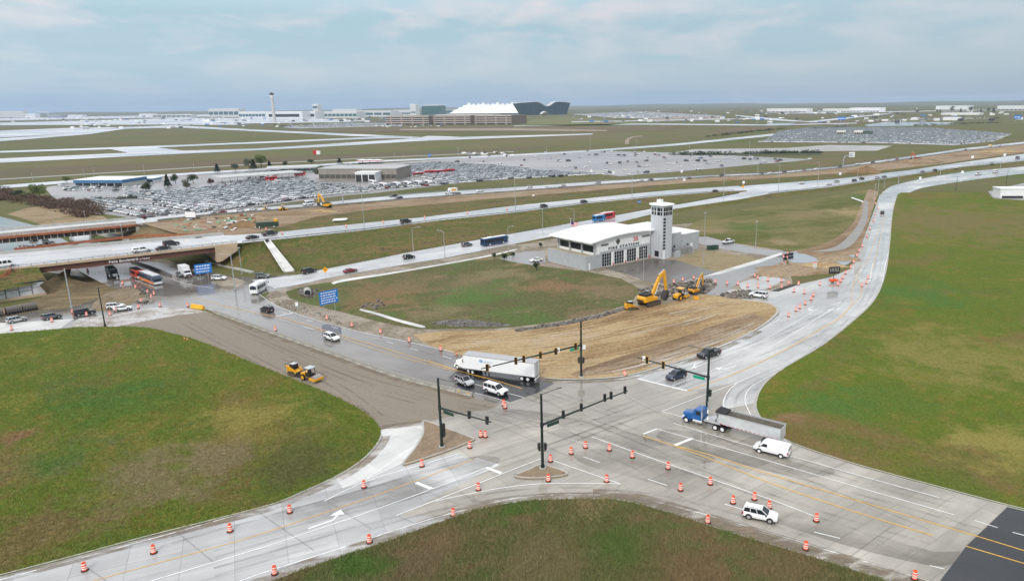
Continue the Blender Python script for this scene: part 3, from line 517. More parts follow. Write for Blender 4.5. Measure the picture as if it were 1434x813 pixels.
o = W_.build('tyre_marks', TY); o['kind'] = 'structure'
sheet('wet_patch', cr([(798,633),(850,628),(920,646),(1000,672),(1140,719),(1290,768),(1345,772),(1320,792),(1230,775),(1130,746),(1000,703),(900,672),(820,650),(798,633)]), .04, WET)
sheet('wet_patch', cr([(930,600),(1000,608),(1060,628),(1120,640),(1170,660),(1120,668),(1040,650),(960,628),(920,612),(930,600)]), .038, WET); sheet('wet_patch', cr([(640,560),(700,570),(780,580),(900,610),(1000,640),(960,648),(850,625),(740,600),(650,575),(640,560)]), .038, WET)
sheet('wet_patch', cr([(380,718),(460,698),(560,668),(650,640),(700,645),(600,690),(480,722),(390,740),(380,718)]), .04, WET)
SPILL = stain_mat('dirt_spill', (.24,.19,.135), .95, .35, (3,1,1), .2, .9)
W_ = MB()
def spill(pts, off, w_, z=.045):
    V = Ppts(pts, z); nn = normals2(V); stripe(W_, [v+k*off for v, k in zip(V, nn)], w_, seg=1.5)
spill(L1[int(len(L1)*.58):], .9, 1.6); spill(L3, .9, 2.2); spill(L3[len(L3)//2:], 1.6, 2.6, .048)
spill([(590,591),(535,598)], 0, 2); spill([(662,613),(600,590)], 1, 1.6); spill(cr([(640,495),(700,512),(760,528),(800,532),(870,528),(930,513),(1000,490),(1060,462)]), -.9, 1.4); spill([(300,440),(350,458),(480,503),(560,531),(662,556)], -.4, 1.4)
o = W_.build('dirt_spill', SPILL); o['kind'] = 'structure'
RUT = stain_mat('dirt_ruts', (.13,.08,.04), .42, .3, (5,1,1), .5, .9); PALE = stain_mat('pale_streaks', (.62,.56,.48), .9, .35, (6,1,1), .5, .8); GRUT = stain_mat('gravel_ruts', (.15,.125,.10), .32, .3, (6,1,1), -.5, .8)
W_ = MB()
for pts in (((600,480),(750,470),(900,440),(980,416)), ((640,492),(800,480),(930,450),(1050,427)), ((620,472),(700,468),(800,458),(890,436)), ((690,506),(850,496),(980,464),(1070,442)), ((720,515),(860,508),(970,480),(1040,458)), ((780,470),(860,462),(960,440),(1020,424)), ((830,520),(900,505),(1000,474))): tyres(*pts)
o = W_.build('wheel_ruts', RUT); o['kind'] = 'structure'; W_ = MB()
for pts in (((860,522),(960,497),(1050,461)), ((900,512),(1000,478),(1062,452)), ((745,484),(800,474),(840,468)), ((880,470),(960,452),(1010,436)), ((660,480),(740,476),(830,462)), ((940,440),(990,430),(1040,422))): tyres(*pts, z=.046)
o = W_.build('wheel_ruts', PALE); o['kind'] = 'structure'; W_ = MB()
for pts in (((300,447),(420,500),(520,543),(585,562)), ((260,452),(380,515),(490,575)), ((340,460),(480,520),(610,558)), ((400,500),(480,545),(530,583))): tyres(*pts)
o = W_.build('wheel_ruts', GRUT); o['kind'] = 'structure'
W_ = JT
o = W_.build('pavement_joints', M('joint_tar', (.16,.15,.14), .6)); o['kind'] = 'structure'
# ================================================================== shared materials of built things
WHITE = M('white_wall', (.78,.78,.77), .5, var=.04, vs=.3); GREYW = M('grey_block_wall', (.40,.415,.425), .7, var=.07, vs=.6); TANC = M('tan_concrete', (.50,.38,.26), .7, var=.12, vs=.5)
CONC = M('plain_concrete', (.42,.41,.38), .7, var=.15, vs=.5); RUST = M('brown_steel', (.14,.058,.042), .55, var=.15, vs=.3); DKST = M('dark_steel', (.035,.036,.036), .5, .3)
GALV = M('galvanised_steel', (.48,.50,.51), .4, .5, var=.08); GREENP = M('green_black_pole', (.012,.024,.020), .35); BLACK = M('black_rubber', (.015,.015,.016), .7)
GLASS = M('dark_glass', (.02,.024,.028), .06); GLASSB = M('blue_glass', (.06,.13,.15), .08); ROOFW = M('white_roof', (.86,.86,.86), .45, var=.03, vs=.2)
ORANGE = M('orange_plastic', (.85,.09,.012), .4); REFLW = M('white_band', (.85,.83,.8), .35); YEL = M('machine_yellow', (.75,.36,.01), .35, coat=.3, var=.06, vs=1.5)
SIGNB = M('sign_blue', (.012,.19,.62), .35); SIGNG = M('sign_green', (.0,.33,.19), .35); SIGNW = M('sign_white', (.85,.85,.85), .35); REDP = M('red_paint', (.5,.02,.02), .4)
FORM = M('orange_formwork', (.30,.10,.04), .7, var=.3, vs=.6); NET = M('orange_netting', (.40,.13,.06), .8, var=.3, vs=1.5); CHROME = M('chrome', (.75,.75,.76), .18, 1.0)
def text_mesh(name, s, size, mt, parent=None, depth=.04, align='CENTER'):
    c = bpy.data.curves.new(name, 'FONT'); c.body = s; c.size = size; c.extrude = depth; c.align_x = align; c.space_character = 1.35 if s.isupper() and len(s) > 3 else 1.0; c.resolution_u = 2; c.offset = .03 if s.isupper() else .01
    t = bpy.data.objects.new(name+'_curve', c); COL.objects.link(t); dg = bpy.context.evaluated_depsgraph_get(); dg.update()
    me = bpy.data.meshes.new_from_object(t.evaluated_get(dg)); bpy.data.objects.remove(t); bpy.data.curves.remove(c)
    me.materials.clear(); me.materials.append(mt); o = bpy.data.objects.new(name, me); COL.objects.link(o)
    if parent is not None: o.parent = parent
    return o
def face_frame(o, org, right, up=Vector((0,0,1))):      # stand a text upright: its x runs along right
    r = Vector(right).normalized(); u = (up-r*up.dot(r)).normalized(); n = r.cross(u); mm = Matrix.Identity(4)
    for i, v in enumerate((r, u, n)):
        for k in range(3): mm[k][i] = v[k]
    mm.translation = org; o.matrix_local = mm; return o
def guardrail(V, label, spacing=4.0, h=.75, group=None, conc=False):
    b = MB(); n = max(2, int(sum((q-p).length for p, q in zip(V, V[1:]))/spacing)); R = resample(V, n+1)
    b2 = MB()
    for p, q in zip(R, R[1:]):
        d = (q-p); k = Vector((-d.y, d.x, 0)).normalized()*.05
        b.loft([[p+k+Vector((0,0,h-.3)), p-k+Vector((0,0,h-.3)), p-k+Vector((0,0,h)), p+k+Vector((0,0,h))], [q+k+Vector((0,0,h-.3)), q-k+Vector((0,0,h-.3)), q-k+Vector((0,0,h)), q+k+Vector((0,0,h))]])
    for p in R: b.box(p.x-.08, p.x+.08, p.y-.08, p.y+.08, p.z-.4, p.z+h+.05)
    o = b.build('guardrail', M('rail_steel', (.25,.25,.25), .5, .4, var=.15, vs=.5)); tag(o, label, 'guardrail', group); return o
def wall(V, h0, h1, t, name, mt, parent=None):
    n = len(V); nn = normals2(V); hs = [lerp(h0, h1, i/(n-1)) for i in range(n)]
    return MB().loft([[v-k*t/2, v+k*t/2, v+k*t/2+Vector((0,0,h)), v-k*t/2+Vector((0,0,h))] for v, k, h in zip(V, nn, hs)]).build(name, mt, parent)
# ================================================================== near highway bridge
br = empty('highway_bridge', P(180,360,0)); O_ = br.location.copy(); loc = lambda v: Vector(v)-O_
tag(br, 'brown steel girder highway bridge carrying white boulevard lettering over the wet street', 'bridge')
BN = [v for v in resample(A_N, 400) if True]
def edge(V, x):      # the point of polyline V in picture column x
    R = resample(V, 800); f = lambda v: CX+F_PX*(v-CAM).dot(RGT)/(v-CAM).dot(FWD)
    return min(R, key=lambda v: abs(f(v)-x))
e0, e1 = edge(A_N, -70), edge(A_N, 332); f0, f1 = edge(A_F, -90), edge(A_F, 300); a0, a1 = edge(A_N, 52), edge(A_N, 303)
ud = (a1-a0).normalized(); vd = Vector((-ud.y, ud.x, 0)); LB = (a1-a0).length; wdk = (f0-e0).dot(vd); wdk2 = (f1-e1).dot(vd)
def Bp(u, v, z): return a0+ud*u+vd*v+Vector((0,0,z-a0.z))-O_
ul, ur = (e0-a0).dot(ud), (e1-a0).dot(ud)
MB().loft([[Bp(u,-.25,8), Bp(u,wv,8), Bp(u,wv,7.55), Bp(u,-.25,7.55)] for u, wv in ((ul,wdk),(ur,wdk2))]).build('deck', C_HWY, br)
b = MB(); b.loft([[Bp(u,-.3,8.3), Bp(u,.25,8.3), Bp(u,.25,7.5), Bp(u,-.3,7.5)] for u in (ul, ur)]); b.build('deck_edge', TANC, br)
b = MB()
for k in range(int((ur-ul)/3.2)+1): c = Bp(ul+k*3.2, 0, 0); b.tube(c+Vector((0,0,8.28)), c+Vector((0,0,9.0)), .07, n=5)
for z in (8.65, 9.0): b.tube(Bp(ul,0,z), Bp(ur,0,z), .055, n=5)
b.build('railing', M('bridge_rail_steel', (.16,.16,.16), .5, .5), br)
for v in (.55, 4.5, 8.5, 12.5): MB().loft([[Bp(u,v,7.54), Bp(u,v+.35,7.54), Bp(u,v+.35,5.75), Bp(u,v,5.75)] for u in (.6, LB-.6)]).build('girder', RUST, br)
for u in [i*LB/26 for i in range(1, 26)]: MB().loft([[Bp(u+d,.53,z) for d in (-.03,.03)]+[Bp(u+d,.45,z) for d in (.03,-.03)] for z in (5.8,7.4)]).build('stiffener', RUST, br)
MB().loft([[Bp(u,.35,5.85), Bp(u,.56,5.85), Bp(u,.56,5.7), Bp(u,.35,5.7)] for u in (.6, LB-.6)]).build('girder_flange', RUST, br)
wmin = min(wdk, wdk2)
MB().loft([[Bp(u,-.35,7.52), Bp(u,wmin,7.52), Bp(u,wmin,zz), Bp(u,-.35,zz)] for u, zz in ((-9,4.6),(-.3,4.2),(.62,4.0))]).build('abutment', TANC, br)
MB().loft([[Bp(u,-.35,7.52), Bp(u,wmin,7.52), Bp(u,wmin,zz), Bp(u,-.35,zz)] for u, zz in ((LB-.7,2.2),(LB+1,2.4),(LB+6.5,5.6))]).build('abutment', TANC, br)
wall([Bp(u, w_-.3, 8) for u, w_ in ((ul,wdk),(lerp(ul,ur,.5),(wdk+wdk2)/2),(ur,wdk2))], .95, .95, .4, 'parapet', CONC, br)
xs = lambda x: ((edge(A_N, x)-a0).dot(ud))
u0_, u1_ = xs(152), xs(192)
t = text_mesh('lettering', 'Pe\u00f1a Boulevard', 1.0, SIGNW, br, .03, 'LEFT'); wid = t.dimensions.x or max(v.co.x for v in t.data.vertices); wid = max(v.co.x for v in t.data.vertices)
face_frame(t, Bp(u0_, .32, 6.15), ud); t.scale = ((u1_-u0_)/wid, 1.35, 1)
t = text_mesh('lettering', 'to Terminal', .8, SIGNW, br, .03, 'LEFT'); wid = max(v.co.x for v in t.data.vertices)
face_frame(t, Bp(u1_+.5, .32, 6.15), ud); t.scale = ((xs(209)-u1_-.5)/wid, 1.0, 1)
# orange netting along the far side of the deck
b = MB(); Vn = [edge(A_F, x)+vd*1.2 for x in range(20, 300, 12)]
ribbon(b, [v+Vector((0,0,-.3)) for v in Vn], [v+Vector((0,0,.6)) for v in Vn])
o = b.build('safety_netting', NET); sol = o.modifiers.new('thick', 'SOLIDIFY'); sol.thickness = .05; tag(o, 'long orange safety netting behind the parapet of the near highway bridge', 'netting')
o = MB(); Vn = [P(0,392.5,5.6), P(8,387,6.5), P(16,382,7.2), P(14,376.5,8.0)]; ribbon(o, Vn, [v+Vector((0,0,1.1)) for v in Vn]); o = o.build('safety_netting', NET)
sol = o.modifiers.new('thick', 'SOLIDIFY'); sol.thickness = .05; tag(o, 'short orange safety netting on the grassy slope left of the near bridge', 'netting')
# retaining wall of panels at the left approach
rw = empty('retaining_wall', P(30,418,0)); O2 = rw.location.copy(); tag(rw, 'grey panelled retaining wall on a tan footing below the left bridge approach', 'retaining wall')
q0, q1 = P(-90,436,0), P(65,412.5,0); b = MB(); d = (q1-q0).normalized(); nrm = Vector((d.y,-d.x,0)); LL = (q1-q0).length
DKC = M('dark_concrete', (.16,.155,.15), .8); MB().loft([[q0-O2, q0-O2+nrm*-.5, q0-O2+nrm*-.5+Vector((0,0,4.3)), q0-O2+Vector((0,0,4.3))], [q1-O2, q1-O2-nrm*.5, q1-O2-nrm*.5+Vector((0,0,4.3)), q1-O2+Vector((0,0,4.3))]]).build('wall_core', DKC, rw)
k = int(LL/3.1)
PANEL = M('wall_panel', (.55,.56,.57), .75, var=.16, vs=.4)
for i in range(k):
    off_ = .7 if i % 2 else 0
    for z0, z1 in ((.75, 2.0+off_), (2.2+off_, 4.15)):
        c = q0+d*(i+.5)*LL/k-O2+nrm*.06; b.obox(c, d, nrm, LL/k-.26, .14, z0, z1)
b.build('panel', PANEL, rw)
MB().obox((q0+q1)/2-O2+nrm*.35, d, nrm, LL, .6, 0, .75).build('footing', TANC, rw)
MB().obox((q0+q1)/2-O2-nrm*.2, d, nrm, LL+.3, .8, 4.3, 4.6).build('coping', DKST, rw)
# ================================================================== far highway bridge under construction
br = empty('highway_bridge', P(90,325,0)); O_ = br.location.copy(); tag(br, 'far highway bridge with orange formwork along its deck edge', 'bridge')
a0, a1 = edge(C_N, -80), edge(C_N, 190); g0, g1 = edge(C_F, -80), edge(C_F, 200)
ud2 = (a1-a0).normalized(); vd2 = Vector((-ud2.y, ud2.x, 0)); L2_ = (a1-a0).length
Cp = lambda u, v, z: a0+ud2*u+vd2*v+Vector((0,0,z-a0.z))-O_
w0, w1 = (g0-a0).dot(vd2), (g1-a1).dot(vd2)
MB().loft([[Cp(u,1.5,8), Cp(u,w_,8), Cp(u,w_,7.5), Cp(u,1.5,7.5)] for u, w_ in ((0,w0),(L2_+4,w1))]).build('deck', C_HWY, br)
MB().loft([[Cp(u,-.9,7.75), Cp(u,1.45,7.75), Cp(u,1.45,7.2), Cp(u,-.9,7.0)] for u in (0,L2_)]).build('formwork', FORM, br)
for k in range(int(L2_/1.6)): c = Cp(k*1.6,-.75,0); MB().tube(c+Vector((0,0,7.7)), c+Vector((0,0,8.7)), .05, n=4).build('formwork_post', FORM, br)
for v in (.2, 4, 8): MB().loft([[Cp(u,v,6.98), Cp(u,v+.5,6.98), Cp(u,v+.5,5.2), Cp(u,v,5.2)] for u in (0,L2_-.5)]).build('girder', M('weathered_girder', (.055,.045,.04), .7, var=.3, vs=.4), br)
for k in range(int(L2_/2.2)): c = Cp(k*2.2, .1, 0); MB().box(c.x-.12,c.x+.12,c.y-.12,c.y+.12,5.3,6.95).build('bracket', CONC, br)
wall([Cp(0,1.7,8), Cp(L2_,1.7,8)], .9, .9, .4, 'parapet', CONC, br); wall([Cp(0,w0-.3,8), Cp(L2_,w1-.3,8)], .9, .9, .4, 'parapet', CONC, br)
MB().loft([[Cp(u,-.6,7.4), Cp(u,w1,7.4), Cp(u,w1,z), Cp(u,-.6,z)] for u, z in ((L2_-.6,2.5),(L2_+7,4.5))]).build('abutment', CONC, br)
# loop ramp with its curved walls
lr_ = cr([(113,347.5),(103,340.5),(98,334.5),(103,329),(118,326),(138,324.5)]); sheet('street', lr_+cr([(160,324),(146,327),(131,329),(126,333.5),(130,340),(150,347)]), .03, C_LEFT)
o = wall(Ppts(lr_), 1.3, 1.1, .4, 'ramp_wall', CONC); tag(o, 'low curved concrete wall on the outer side of the white loop ramp', 'wall')
o = wall(Ppts(cr([(150,347),(131,340),(126,334),(131,329.5),(140,329.5),(160,335),(182,343)])), 1.2, 3.0, .4, 'ramp_wall', CONC); tag(o, 'tall curved concrete wall on the inner side of the white loop ramp', 'wall')
o = wall(Ppts(cr([(184,367),(210,375),(240,387.5)]), .02), .85, .85, .45, 'median_barrier', DKC); tag(o, 'dark wet concrete barrier between the bus lane and the queue under the near bridge', 'barrier')
# ================================================================== highway guard rails
G1 = [v+Vector((.2,-.4,0)) for v in A_N]
guardrail(part_of(G1, 335, 1030), 'long guard rail along the near edge of the main highway above the grass bank', 4)
guardrail([v+Vector((0,-.4,0)) for v in part_of(M_N, 1075, 1560)], 'guard rail on the near edge of the merged highway at right', 4)
guardrail([v+Vector((0,.4,0)) for v in part_of(C_F, 200, 1300)], 'guard rail on the far edge of the distant highway beside the rental car park', 4)
o = wall(part_of(C_N, 215, 1560), .85, .85, .5, 'median_barrier', M('stained_barrier', (.24,.23,.21), .7, var=.3, vs=.3)); tag(o, 'long stained concrete barrier on the near edge of the distant highway', 'barrier')
guardrail([P(700,196,.2), P(900,192,.2), P(1080,182,.2)], 'thin guard rail beside the distant access road', 8)
# ================================================================== fire station
FO = P(820.7,378.8); fa = math.radians(40); fs = empty('fire_station', FO, fa)
tag(fs, 'grey and white fire station with curved white roof and tall lookout tower', 'fire station')
fs2 = lambda mb, n, m, par=fs, **k: mb.build(n, m, par, **k)
fs2(MB().box(.0,5.2,-.0,20.3,0,4.3).box(5.1,6.6,.02,6,0,4.28), 'low_wing', GREYW)
fs2(MB().box(-.04,6.64,-.04,-.0,1.3,1.42).box(-.04,-.0,0,20.3,1.3,1.42).box(-.08,.25,-.08,20.4,4.3,4.75).box(.25,6.7,-.08,.25,4.3,4.75), 'parapet', GREYW)
fs2(MB().box(.25,5.1,.25,20.2,4.3,4.36), 'wing_roof', M('ballast_roof', (.42,.37,.27), .9, var=.2, vs=1))
rz = lambda u: 8.9+.03*u+1.0*math.sin(math.pi*min(1, max(0, (u-1)/31)))
us = [5.2+26.2*i/20 for i in range(21)]
fs2(MB().loft([[(u,.3,4.4), (u,.3,rz(u)), (u,20.2,rz(u)), (u,20.2,0), (u,.3,0)] for u in us]), 'hall', WHITE)
fs2(MB().box(6.6,31.4,-.02,.28,4.75,5.45).box(6.6,7.3,-.02,.28,0,4.75).box(30.2,31.4,-.02,.28,0,4.75), 'door_wall', GREYW)
for u in (12.0,18.1,24.3): fs2(MB().box(u,u+1.15,-.12,.28,0,4.74), 'pier', WHITE)
for k, (u0, u1) in enumerate(((7.3,12.0),(13.15,18.1),(19.25,24.3),(25.45,30.2))):
    d_ = fs2(MB().box(u0,u1,.12,.2,0,4.75), 'bay_door', WHITE); b = MB(); n_ = 4; wv = (u1-u0-.3)/n_
    for i in range(n_):
        for j in range(4): b.box(u0+.15+i*wv+.09, u0+.15+(i+1)*wv-.09, .085, .115, .15+j*1.12, 1.2+j*1.12)
    b.build('door_glass', GLASS, d_)
    fs2(MB().box(u1+.2,u1+.42,-.5,-.25,0,1.0), 'bollard', REDP)
us = [1.2+31.4*i/26 for i in range(27)]
fs2(MB().loft([[(u,-1.3,rz(u)+.05), (u,-1.3,rz(u)+.5), (u,21.2,rz(u)+.5), (u,21.2,rz(u)+.05)] for u in us]), 'roof', ROOFW)
fs2(MB().box(4.95,5.18,1.1,19.4,5.2,7.6), 'clerestory_glass', GLASS)
for v in (.4,6.8,13.2,19.6): fs2(MB().box(4.2,4.75,v,v+.55,4.36,9.0), 'column', GREYW)
fs2(MB().box(4.75,5.2,.3,20.2,4.36,5.2).box(4.75,5.2,.3,20.2,7.6,8.95), 'side_wall', WHITE)
for q in ((7.2,10.6,.20,.29,7.25,7.95),(27.2,31.1,.20,.27,7.9,8.6)): fs2(MB().box(*q), 'vent', M('vent_grey', (.18,.18,.18), .6))
t = text_mesh('lettering', 'FIRE STATION', 1.0, M('dark_letters', (.04,.04,.045), .4), fs, .05, 'LEFT'); wd_ = max(v.co.x for v in t.data.vertices); face_frame(t, Vector((10.6,.22,5.65)), (1,0,0)); t.scale = (15/wd_, 1.2, 1)
t.data.materials[0] = MATS['dark_letters']
t = text_mesh('number', '35', 2.1, M('red_letters', (.62,.015,.02), .4), fs, .06); face_frame(t, Vector((24.0,.18,7.15)), (1,0,0)); t.scale = (1.25,1,1)
b = MB(); c0 = (15.2,8.0)
for a in range(4):
    A = math.radians(45+90*a-45); ca, sa = math.cos(A), math.sin(A); f = lambda r, s_: (c0[0]+ca*r-sa*s_, c0[1]+sa*r+ca*s_)
    b.prism([f(0,-.12), f(.85,-.5), f(.95,0), f(.85,.5), f(0,.12)], .16, .26)
fs2(b, 'emblem', M('bronze', (.06,.05,.04), .4))
# tower
tu0, tu1, tv0, tv1, th = 32.2, 37.3, -5.0, .8, 19.2
fs2(MB().box(tu0,tu1,tv0,tv1,0,th), 'tower', M('tower_wall', (.50,.52,.54), .6, var=.04, vs=.4))
for q in [(tu0-.03,tu0+.02,tv0+.35,-2.3,15.6,18.3),(tu0-.03,tu0+.02,-1.75,tv1-.5,15.6,18.3),(tu0+.4,tu1-.4,tv0-.03,tv0+.02,15.6,18.3),(tu0-.03,tu0+.02,-3.4,-1.4,.6,2.7)]+[(tu0+.4, tu0+1.6, tv0-.03, tv0+.02, 3.4+k*1.17, 4.2+k*1.17) for k in range(10)]: fs2(MB().box(*q), 'tower_window', GLASS)
b = MB().box(tu0-.05,tu0-.02,tv0+.35,tv1-.5,16.9,17.05).box(tu0+.4,tu1-.4,tv0-.05,tv0-.02,16.9,17.05)
for v in (tv0+1.1,-1.1,-.5): b.box(tu0-.05,tu0-.02,v,v+.12,15.6,18.3)
for u in (tu0+1.4,tu0+2.6,tu0+3.5): b.box(u,u+.12,tv0-.05,tv0-.02,15.6,18.3)
fs2(b, 'mullion', WHITE)
b = MB().box(tu0+.35,tu0+1.45,tv0-.12,tv0-.03,0,3.0); fs2(b, 'tower_door', WHITE)
n_ = 28; ring = lambda s_, z: [((tu0+tu1)/2+s_*3.6*math.copysign(abs(math.cos(2*math.pi*i/n_))**.6, math.cos(2*math.pi*i/n_)), (tv0+tv1)/2+s_*4.1*math.copysign(abs(math.sin(2*math.pi*i/n_))**.6, math.sin(2*math.pi*i/n_)), z) for i in range(n_)]
fs2(MB().loft([ring(.9,19.0), ring(1.03,19.25), ring(1.03,19.5), ring(.7,19.75)]), 'tower_roof', ROOFW)
fs2(MB().box(33,34.6,-2.8,-1.2,19.7,21.1), 'roof_box', WHITE)
# rear and right-hand annexe
fs2(MB().box(37.3,48.5,.2,12,0,7.2).box(48.5,58.0,-.6,12,0,6.4), 'annexe', GREYW)
fs2(MB().box(37.2,48.6,.1,12.1,7.2,7.5).box(48.4,58.1,-.7,12.1,6.4,6.7), 'annexe_coping', ROOFW)
fs2(MB().box(33,50,8,19,8.3,8.9), 'annexe_roof', ROOFW); fs2(MB().box(33.5,49.5,8.5,18.5,0,8.3), 'rear_wall', GREYW)
for q in ((40.6,43.2,.12,.22,4.4,5.9),(41.4,42.3,.12,.22,.8,2.6),(44.2,45.1,.12,.22,.8,2.6),(50.8,51.8,-.68,-.58,.8,2.6),(37.7,39.3,.12,.22,5.6,6.5)): fs2(MB().box(*q), 'annexe_window', GLASS)
fs2(MB().box(53.0,54.2,-.7,-.58,0,2.5), 'side_door', WHITE)
fs2(MB().box(1.2,1.9,-.06,0,0,2.3), 'side_door', WHITE)
o = empty('utility_yard', FO, fa); tag(o, 'low grey walled yard with air handling boxes right of the lookout tower', 'utility yard')
MB().box(37.6,40.4,-6.6,-6.3,0,2.4).box(40.1,40.4,-6.3,-.4,0,1.2).box(50.0,50.3,-4.6,-.8,0,2.2).build('yard_wall', GREYW, o)
for k in range(3): MB().box(41.4+k*2.9,43.9+k*2.9,-4.2,-1.4,0,2.2).tube((42.6+k*2.9,-2.8,2.2),(42.6+k*2.9,-2.8,2.45),.9,.9,12).build('air_handler', M('unit_grey', (.3,.3,.3), .5, .3), o)
fp = P(824.5,318,0); fb = FO+Matrix.Rotation(fa,3,'Z')@Vector((14,24,0)); ft = 12.5
o = empty('flagpole', fb); tag(o, 'white flagpole behind the curved roof flying a striped flag', 'flagpole'); MB().tube((0,0,0),(0,0,ft),.09,.05,8).lathe([(.12,ft),(.0,ft+.2)],8).build('pole', SIGNW, o)
fl = MB()
for j in range(7):
    for i in range(8):
        x0, x1 = .1+i*.35, .1+(i+1)*.35; g = lambda x: .22*math.sin(x*2.6); z = lambda r, x: ft-.1-r*.24-.14*x
        mi = 1 if (j < 4 and i < 3) else (0 if j % 2 == 0 else 2)
        fl.add([(x0,g(x0),z(j,x0)),(x1,g(x1),z(j,x1)),(x1,g(x1),z(j+1,x1)),(x0,g(x0),z(j+1,x0))], [(0,1,2,3)], mi)
fo = fl.build('flag', [REDP, M('flag_blue', (.02,.03,.15), .6), SIGNW], o); so_ = fo.modifiers.new('t','SOLIDIFY'); so_.thickness = .02
# ================================================================== airport in the distance
def block(name, x0, x1, yb, yt, depth, mt, label, cat, roof=None, glass=None, gz=(.35,.75), n=0, group=None, gm=None):
    p0, p1 = P(x0, yb), P(x1, yb); h = PZ((x0+x1)/2, yt, (p0+p1)/2); u = (p1-p0).normalized(); v = Vector((-u.y,u.x,0)); L = (p1-p0).length
    o = empty(name, (p0+p1)/2, math.atan2(u.y,u.x)); tag(o, label, cat, group)
    MB().box(-L/2,L/2,0,depth,0,h).build('wall', mt, o)
    MB().box(-L/2-.4,L/2+.4,-.4,depth+.4,h,h+max(.4,h*.06)).build('roof', roof or ROOFW, o)
    if glass:
        b = MB(); n = n or 1
        for k in range(n): w_ = L/n; b.box(-L/2+k*w_+w_*.08, -L/2+(k+1)*w_-w_*.08, -.35, -.05, h*gz[0], h*gz[1])
        b.build('window', gm or GLASSB, o)
    return o, L, h
# hotel: a glazed slab with a saddle roof
p0, p1 = P(729.5,161.5), P(792,160.3); u = (p1-p0).normalized(); v = Vector((-u.y,u.x,0)); Lh = (p1-p0).length; c = (p0+p1)/2
o = empty('hotel', c, math.atan2(u.y,u.x)); tag(o, 'green glass hotel with a dipping saddle roof beside the white tents', 'hotel')
px2u = lambda x: (x-760.7)/62.5*Lh
prof = [(720.3,145.5),(726,144.6),(735,144.0),(745,143.2),(751,143.1),(756,145),(760,148),(764,149.2),(768,148.3),(772,145.2),(776,143.2),(781,142.7),(790,143.3),(797,144.2)]
top = [(px2u(x), PZ(x, y, c)) for x, y in prof]; bot = [(Lh*.5,0),(-Lh*.5,0)]
MB().prism(top[::-1]+bot[::-1], -16, 16).build('glass_body', M('hotel_glass', (.018,.048,.060), .2, var=.25, vs=.03), o)
b = MB(); b.loft([[(x,-19,z+.3),(x,19,z+.3),(x,19,z+4.5),(x,-19,z+4.5)] for x, z in top]); b.build('roof', M('saddle_roof', (.55,.57,.56), .4), o)
b = MB()
for x in (-.33,-.13,.22,.38): b.box(x*Lh,x*Lh+7,-16.6,-16.1,4,46)
b.build('glass_bay', GLASS, o)
b = MB(); b.loft([[(x,-40,3+14*math.sin(math.pi*(x+.02*Lh+30)/60)),(x,-17,6+16*math.sin(math.pi*(x+.02*Lh+30)/60)),(x,-17,2)] for x in [-.02*Lh-28+i*7 for i in range(9)]], closed=True); b.build('entrance_canopy', SIGNW, o)
# terminal tents
tp = PD(735,4700); tq = PD(634,4900); u = (tp-tq).normalized(); L = (tp-tq).length; o = empty('terminal', tq, math.atan2(u.y,u.x)); tag(o, 'long white tented terminal roof with many peaks', 'terminal')
hpk = PZ(716,144,tp); hb = PZ(700,158,tp); b = MB(); npk = 15; rows = []
for i in range(npk*4+1):
    t_ = i/(npk*4); x = t_*L; ph = i % 4; env = min(1, t_/.22)**.6; tall = 1.0+.12*((i//4) % 3 == 0)
    pk = hb+(hpk-hb)*env*tall*((.80,.83,1.0,.83)[ph]); rows.append([(x,-75,hb-2),(x,-40,lerp(hb,pk,.45)),(x,-16,pk*.94),(x,0,pk if ph == 2 else pk*.97),(x,16,pk*.94),(x,40,lerp(hb,pk,.45)),(x,75,hb-2)])
b.loft(rows, 0, cap=False, closed=False); rf = b.build('tent_roof', M('tent_fabric', (.85,.86,.86), .6), o); ss = rf.modifiers.new('t','SOLIDIFY'); ss.thickness = .6
MB().box(0,L,-70,70,0,hb-2.2).build('wall', M('terminal_glass', (.10,.14,.15), .3), o)
# parking garages
for k, (x0, x1, lab) in enumerate(((541,601,'left brown multi-storey garage with open white decks below the tents'), (602,659,'middle brown multi-storey garage with open white decks below the tents'), (660,716.5,'right brown multi-storey garage nearest the green glass hotel'))):
    o, L, h = block('parking_garage', x0, x1, 175.2-k*.3, 162.8-k*.4, 95, M('garage_brown', (.21,.16,.13), .8, var=.1), lab, 'garage', roof=M('garage_deck', (.3,.26,.22), .8), group='multi-storey garages in front of the terminal')
    b = MB()
    for j in range(4): b.box(-L/2,L/2,-.9,-.1,h*(.2+.24*j),h*(.29+.24*j))
    b.build('deck_edge', M('pale_band', (.55,.48,.42), .7), o); b = MB()
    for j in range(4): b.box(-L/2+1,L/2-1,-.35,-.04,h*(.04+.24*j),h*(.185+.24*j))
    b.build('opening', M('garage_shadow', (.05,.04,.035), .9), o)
    b = MB()
    for i in range(4): b.box(-L/2+L*(i+.5)/4-2.5,-L/2+L*(i+.5)/4+2.5,-1.6,-.95,0,h+2)
    b.build('stair_tower', M('stair_wall', (.36,.30,.26), .8), o)
block('canopy_deck', 610, 690, 164.5, 160.6, 60, M('deck_white', (.62,.62,.62), .6), 'long white covered deck between the garages and the tents', 'covered deck', glass=True, gz=(.1,.55), n=20, gm=GLASS)
